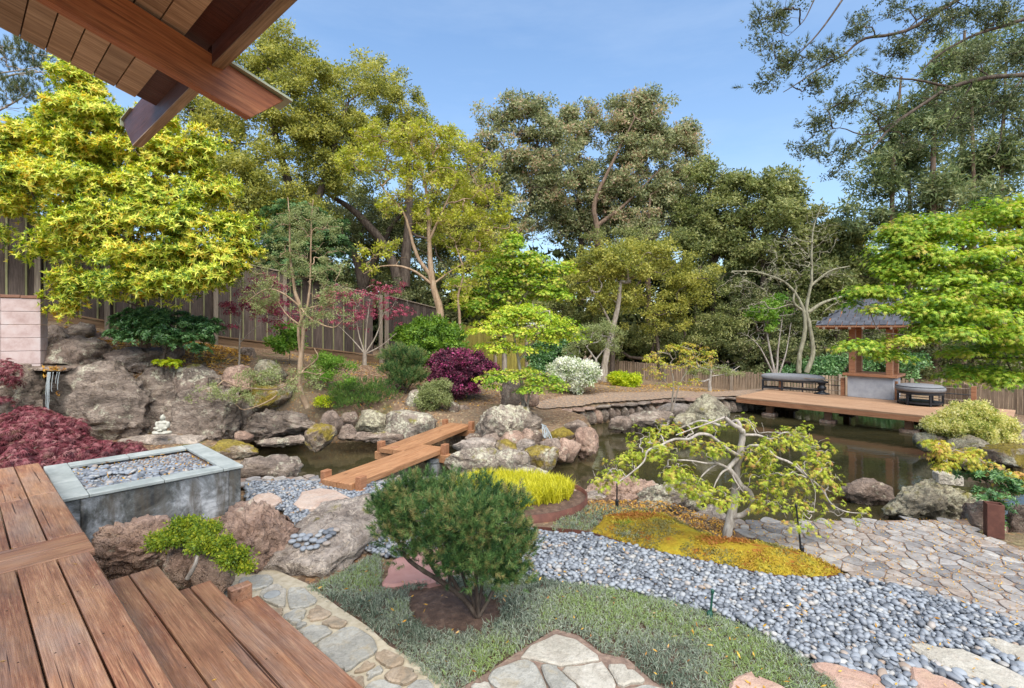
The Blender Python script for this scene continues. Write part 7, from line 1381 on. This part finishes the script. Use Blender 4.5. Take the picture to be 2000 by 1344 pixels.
V_, F_, r_ = bake(GR2, pz, rg_.normal(0, .18, (len(qq), 3)) + A([0, 0, 1]), .8 + .9 * fbm(np.c_[qq * 3, np.zeros(len(qq))], 3), rg_); g_o = obj('ornamental_grass', np_mesh('ornamental_grass', V_, F_, LF_GRS, False, r_)); tag(g_o, 'bright yellow ornamental grass growing in the steel ring', 'grass', kind='stuff')
# ------------------------------------------------------------------ moss bed with its steel edging
mpoly = gp([(1150, 1046), (1235, 1072), (1310, 1090), (1388, 1106), (1505, 1131), (1595, 1136), (1650, 1130), (1640, 1118), (1577, 1088), (1505, 1068), (1440, 1058), (1400, 1056), (1352, 1036), (1300, 1010), (1240, 1004), (1180, 1014)])
mp = orient(mpoly); pm_ = A(mpoly)
def mh(x, y): d = poly_dist(x, y, mpoly); return .02 + .07 * np.clip(d / .3, 0, 1) ** .6
g_ = .045; xs_ = np.arange(mp[:, 0].min() - .1, mp[:, 0].max() + .1, g_); ys_ = np.arange(mp[:, 1].min() - .1, mp[:, 1].max() + .1, g_); XX, YY = np.meshgrid(xs_, ys_); ins = in_poly(XX, YY, mpoly); nx = len(xs_)
ZZ = np.where(ins, mh(XX, YY) + .03 * (fbm(np.stack([XX * 7, YY * 7, XX * 0], -1), 4) - .5), -.02); idx = np.array([[r * nx + c, r * nx + c + 1, (r + 1) * nx + c + 1, (r + 1) * nx + c] for r in range(len(ys_) - 1) for c in range(nx - 1) if ins[r:r + 2, c:c + 2].any()])
t_ = NT('moss'); v = t_.coord('Object', rnd=False); a_ = t_.noise(v, 2.6, 6, .65); b_ = t_.noise(v, 26, 6, .75)
a_ = t_.noise(v, 4.2, 6, .7); c_ = t_.ramp(a_, [(.36, (.3, .1, .025)), (.42, (.32, .2, .025)), (.55, (.38, .28, .025)), (.66, (.28, .25, .035)), (.76, (.2, .12, .05))]); c_ = t_.mix(.6, c_, t_.ramp(b_, [(.3, .3), (.6, 1.0)]), 'MULTIPLY'); t_.bsdf(c_, .95, t_.bump(b_, 1, .02), 0, .1)
mb = obj('moss_bed', np_mesh('moss_bed', np.stack([XX, YY, ZZ], -1).reshape(-1, 3), idx, t_.m, True), kind='structure')
bg = Bag(); lo_ = [tuple(G(x, y, 0)) for x, y in ((1040, 1036), (1090, 1040), (1150, 1047), (1235, 1073), (1310, 1091), (1388, 1107), (1450, 1121), (1505, 1132), (1560, 1136), (1600, 1137), (1652, 1131))]; cc = catmull(lo_, 6)
dn = np.gradient(cc, axis=0); dn /= np.linalg.norm(dn, axis=1, keepdims=True); nn_ = np.stack([-dn[:, 1], dn[:, 0], dn[:, 2] * 0], 1) * .003; n = len(cc)
V = np.vstack([cc - nn_ + A([0, 0, -.03]), cc - nn_ + A([0, 0, .042]), cc + nn_ + A([0, 0, .042]), cc + nn_ + A([0, 0, -.03])]); i = np.arange(n - 1); F_ = np.vstack([np.stack([i + k * n, i + 1 + k * n, i + 1 + (k + 1) * n, i + (k + 1) * n], 1) for k in range(3)])
o = obj('steel_edging', np_mesh('steel_edging', V, F_, CORT)); tag(o, 'thin rusty steel edging between the pebbles and the moss bed', 'edging')
rg_ = np.random.RandomState(9); qq = poisson(mpoly, .028, rg_); qq = qq[fbm(np.c_[qq * 4, np.zeros(len(qq))], 4) > .42]; pz = np.c_[qq, mh(qq[:, 0], qq[:, 1]) - .004]
TM = [t_spray(12, .02, .016, .008, k, .7) for k in range(3)]; V_, F_, r_ = bake(TM, pz, np.tile([0, 0, 1.], (len(qq), 1)), rg_.uniform(.8, 1.7, len(qq)), rg_, np.clip((fbm(np.c_[qq * 3.2, np.zeros(len(qq))], 4) - .5) * 3.4 + .5, 0, 1), .8)
wpart('moss_tuft', V_, F_, LF_MOSS, mb, False, r_, kind='stuff')
for (x, y, nm_, lab_, m_) in ((1222, 1028, 'small_plant', 'small green plant in the orange moss', LF_FRE), (1222, 1046, 'small_plant', 'small silvery plant in the orange moss', LF_COV)):
    b = G(x, y, .06); t2 = thing(nm_, lab_, 'plant', b); V_, F_, r_ = bake(S_TINY, b + rg_.normal(0, .05, (30, 3)) * [1, .6, .15] + A([0, 0, .02]), rg_.normal(0, .3, (30, 3)) + A([0, 0, 1]), rg_.uniform(.3, .5, 30), rg_); wpart('foliage', V_, F_, m_, t2, False, r_)
# soil strips round the moss bed and under the rocks, litter
litp = gp([(1140, 985), (1300, 985), (1380, 1010), (1430, 1030), (1440, 1058), (1350, 1036), (1300, 1010), (1200, 1008), (1140, 1010)])
# ------------------------------------------------------------------ groundcover
gcp = gp([(600, 1150), (640, 1135), (706, 1098), (745, 1075), (745, 1092), (745, 1145), (800, 1140), (900, 1128), (1040, 1129), (1190, 1151), (1280, 1169), (1388, 1199), (1460, 1228), (1532, 1264), (1580, 1295), (1630, 1325), (1700, 1400), (1700, 1480), (1320, 1420), (1300, 1350), (1262, 1325), (1225, 1287), (1175, 1276), (1130, 1243), (1085, 1230), (1010, 1275), (945, 1320), (905, 1345), (870, 1420), (860, 1350), (800, 1295), (750, 1250), (700, 1205), (640, 1170)])
sheet('planting_bed', gcp, -.004, SOIL)
soilh = gp([(795, 1160), (850, 1145), (930, 1160), (985, 1185), (975, 1215), (900, 1245), (830, 1235), (800, 1200)])
rg_ = np.random.RandomState(12); qq = poisson(gcp, .0262, rg_, [soilh, SSP[3], SSP[8]]); qq = qq[(qq[:, 1] > 2.2)]; den = fbm(np.c_[qq * 5, np.zeros(len(qq))], 4); qq = qq[den > .26]; dd = poly_dist(qq[:, 0], qq[:, 1], gcp)
hh = (.006 + .045 * fbm(np.c_[qq * 6, np.zeros(len(qq))], 3)) * np.clip(dd / .08, .35, 1)
GC = [t_grass(12, .03, .034, .0036, k, 1.3) for k in range(5)]; V_, F_, r_ = bake(GC, np.c_[qq, hh * .6], rg_.normal(0, .5, (len(qq), 3)) + A([0, 0, 1]), rg_.uniform(.75, 1.3, len(qq)), rg_, np.clip((fbm(np.c_[qq * 1.9, np.zeros(len(qq))], 4) - .5) * 3.2 + .42, 0, 1) * .75 + rg_.rand(len(qq)) * .25, .6)
gc = obj('groundcover', np_mesh('groundcover', V_, F_, LF_COV, False, r_)); tag(gc, 'matted grey green grassy groundcover around the round pine', 'groundcover', kind='stuff')
gc2 = gp([(1075, 1040), (1110, 1000), (1160, 990), (1240, 998), (1290, 1004), (1240, 1004), (1180, 1014), (1150, 1044), (1090, 1042)]); qq = poisson(gc2, .035, rg_)
V_, F_, r_ = bake(GC, np.c_[qq, np.full(len(qq), .03)], rg_.normal(0, .4, (len(qq), 3)) + A([0, 0, 1]), rg_.uniform(.7, 1.2, len(qq)), rg_); wpart('groundcover', V_, F_, LF_COV, gc, False, r_, kind='stuff')
print('tufts', len(qq))
# ------------------------------------------------------------------ plant in the rust red box, at right
pb = G(1941, 1046, 0); pt_ = thing('rust_planter', 'upright rust red steel planter box at the right end of the paved terrace', 'planter', pb, -.45)
for k, (x, y, w_, d_) in enumerate(((0, -.045, .13, .01), (0, .045, .13, .01), (-.06, 0, .01, .08), (.06, 0, .01, .08))): obj('side_panel', box_mesh('side_panel', (w_, d_, .33), CORT, .002), pt_, (x, y, .155), (0, 0, 0))
obj('soil', box_mesh('soil', (.108, .078, .02), SOIL, 0), pt_, (0, 0, .28))
make('potted_shrub', 'leafy green shrub with orange young leaves growing from the rust red box', 'shrub', 5.25, (1935, 980, 5.25), BK_BR, [([(1938, 985, 5.25), (1930, 950, 5.25), (1915, 925, 5.3)], .012, .006), ([(1938, 985, 5.25), (1960, 950, 5.2), (1975, 935, 5.2)], .012, .006)],
     [(1915, 930, 5.3, 34, 18), (1950, 940, 5.2, 34, 22), (1935, 970, 5.1, 26, 14), (1960, 1000, 5.1, 20, 14), (1985, 960, 5.2, 16, 20), (1950, 1025, 5.0, 14, 8)], LF_RHO, R_RHO, 60, 5, .07, targets=40, seed=110, rt=.003, sz=(.35, .6), crown_name='foliage')
maple('drooping orange tinted maple spray at the right edge in front of the pond', (2110, 1010, 5.4), [([(2110, 1040, 5.4), (2060, 960, 5.4), (2000, 960, 5.35), (1950, 925, 5.3), (1900, 890, 5.3), (1850, 875, 5.3)], .03, .004), ([(1950, 925, 5.3), (1890, 905, 5.3)], .008, .003)],
      [(1830, 868, 5.3, 30, 8), (1865, 885, 5.3, 34, 12), (1895, 880, 5.3, 24, 8), (1920, 905, 5.3, 26, 8), (1960, 925, 5.3, 30, 14), (1985, 945, 5.3, 26, 16), (1850, 905, 5.2, 16, 10)], LF_ORG, M_PUR, 60, 7, .10, 111, BK_GREY, 60, .0025, group=None, name='maple_spray', sz=(.7, 1.1))
# ------------------------------------------------------------------ fallen leaves
def leaves(name, label, pts, size, seed, mat=LF_FALL, flat=.35):
    rg_ = np.random.RandomState(seed); LT = [(A([(-1, 0, 0), (0, -.32, .06), (1, 0, .12), (0, .32, .06)], float), A([[0, 1, 2, 3]]), A([0]))]; V, Fc, r = bake(LT, pts, rg_.normal(0, flat, (len(pts), 3)) + A([0, 0, 1]), rg_.uniform(*size, len(pts)), rg_)
    o = obj(name, np_mesh(name, V, Fc, mat, False, r)); tag(o, label, 'leaves', kind='stuff'); return o
rg_ = np.random.RandomState(31)
def gscat(poly, n, dz=.012): q = scatter(poly, n, rg_); return np.c_[q, ground(q[:, 0], q[:, 1], False) + dz]
pa_ = [tuple(P(*w_)[:2]) for w_ in ((350, 712, 9.8), (470, 720, 10.2), (500, 690, 11.6), (430, 680, 12.4), (330, 680, 11.6), (200, 660, 11.2), (140, 640, 10.9), (80, 640, 10.5), (90, 690, 10), (220, 715, 9.8))]
leaves('fallen_leaves', 'orange and yellow fallen leaves carpeting the ground below the golden tree', gscat(pa_, 5200, .025), (.03, .055), 1)
lq = scatter(terp, 2600, rg_); leaves('fallen_leaves', 'small brown leaf litter caught in the joints of the paved terrace', np.c_[lq, np.full(len(lq), .022)], (.006, .013), 2, flat=.6)
lq = scatter(litp, 1500, rg_); leaves('fallen_leaves', 'brown litter between the moss bed and the pink boulders', np.c_[lq, ground(lq[:, 0], lq[:, 1], False) + .015], (.012, .025), 3, flat=.6)
bank = [tuple(P(*w_)[:2]) for w_ in ((500, 745, 10.2), (640, 800, 10.2), (860, 800, 10.5), (960, 780, 11.3), (1100, 765, 14), (1430, 768, 15), (1430, 755, 20), (1180, 745, 20), (960, 725, 17), (740, 712, 15), (550, 692, 13.4))]
leaves('fallen_leaves', 'scattered tan leaf litter over the planted bank', gscat(bank, 5000), (.02, .045), 4)
lq = np.array([W(rg_.uniform(-1.2, .55), rg_.uniform(2, 6.5), .603) for _ in range(26)] + [W(rg_.uniform(.62, .9), rg_.uniform(1.5, 3.9), .453) for _ in range(9)]); leaves('fallen_leaves', 'few tiny dry leaves lying on the deck boards', lq, (.008, .018), 5, flat=.2)
lq = scatter(pebp, 420, rg_); leaves('fallen_leaves', 'dry brown leaves among the grey pebbles', np.c_[lq, np.full(len(lq), .055)], (.008, .02), 6, flat=.5)
lq = scatter(gcp, 130, rg_); leaves('fallen_leaves', 'brown and yellow leaves resting on the groundcover', np.c_[lq, np.full(len(lq), .05)], (.01, .022), 7, flat=.5)
lq = A([P(x, y, Y) for x, y, Y in [(rg_.uniform(84, 128), rg_.uniform(716, 724), 8.8) for _ in range(60)] + [(rg_.uniform(84, 92), rg_.uniform(720, 738), 8.72) for _ in range(14)] + [(rg_.uniform(108, 120), rg_.uniform(762, 774), 8.75) for _ in range(8)]]); leaves('fallen_leaves', 'wet yellow leaves heaped on the lip of the upper waterfall', lq, (.025, .045), 8, flat=.9)
lq = scatter(inn, 300, rg_); leaves('fallen_leaves', 'dry leaf scraps among the river stones of the concrete planter', np.c_[lq, np.full(len(lq), ZT - .02)], (.012, .024), 9, flat=.5)
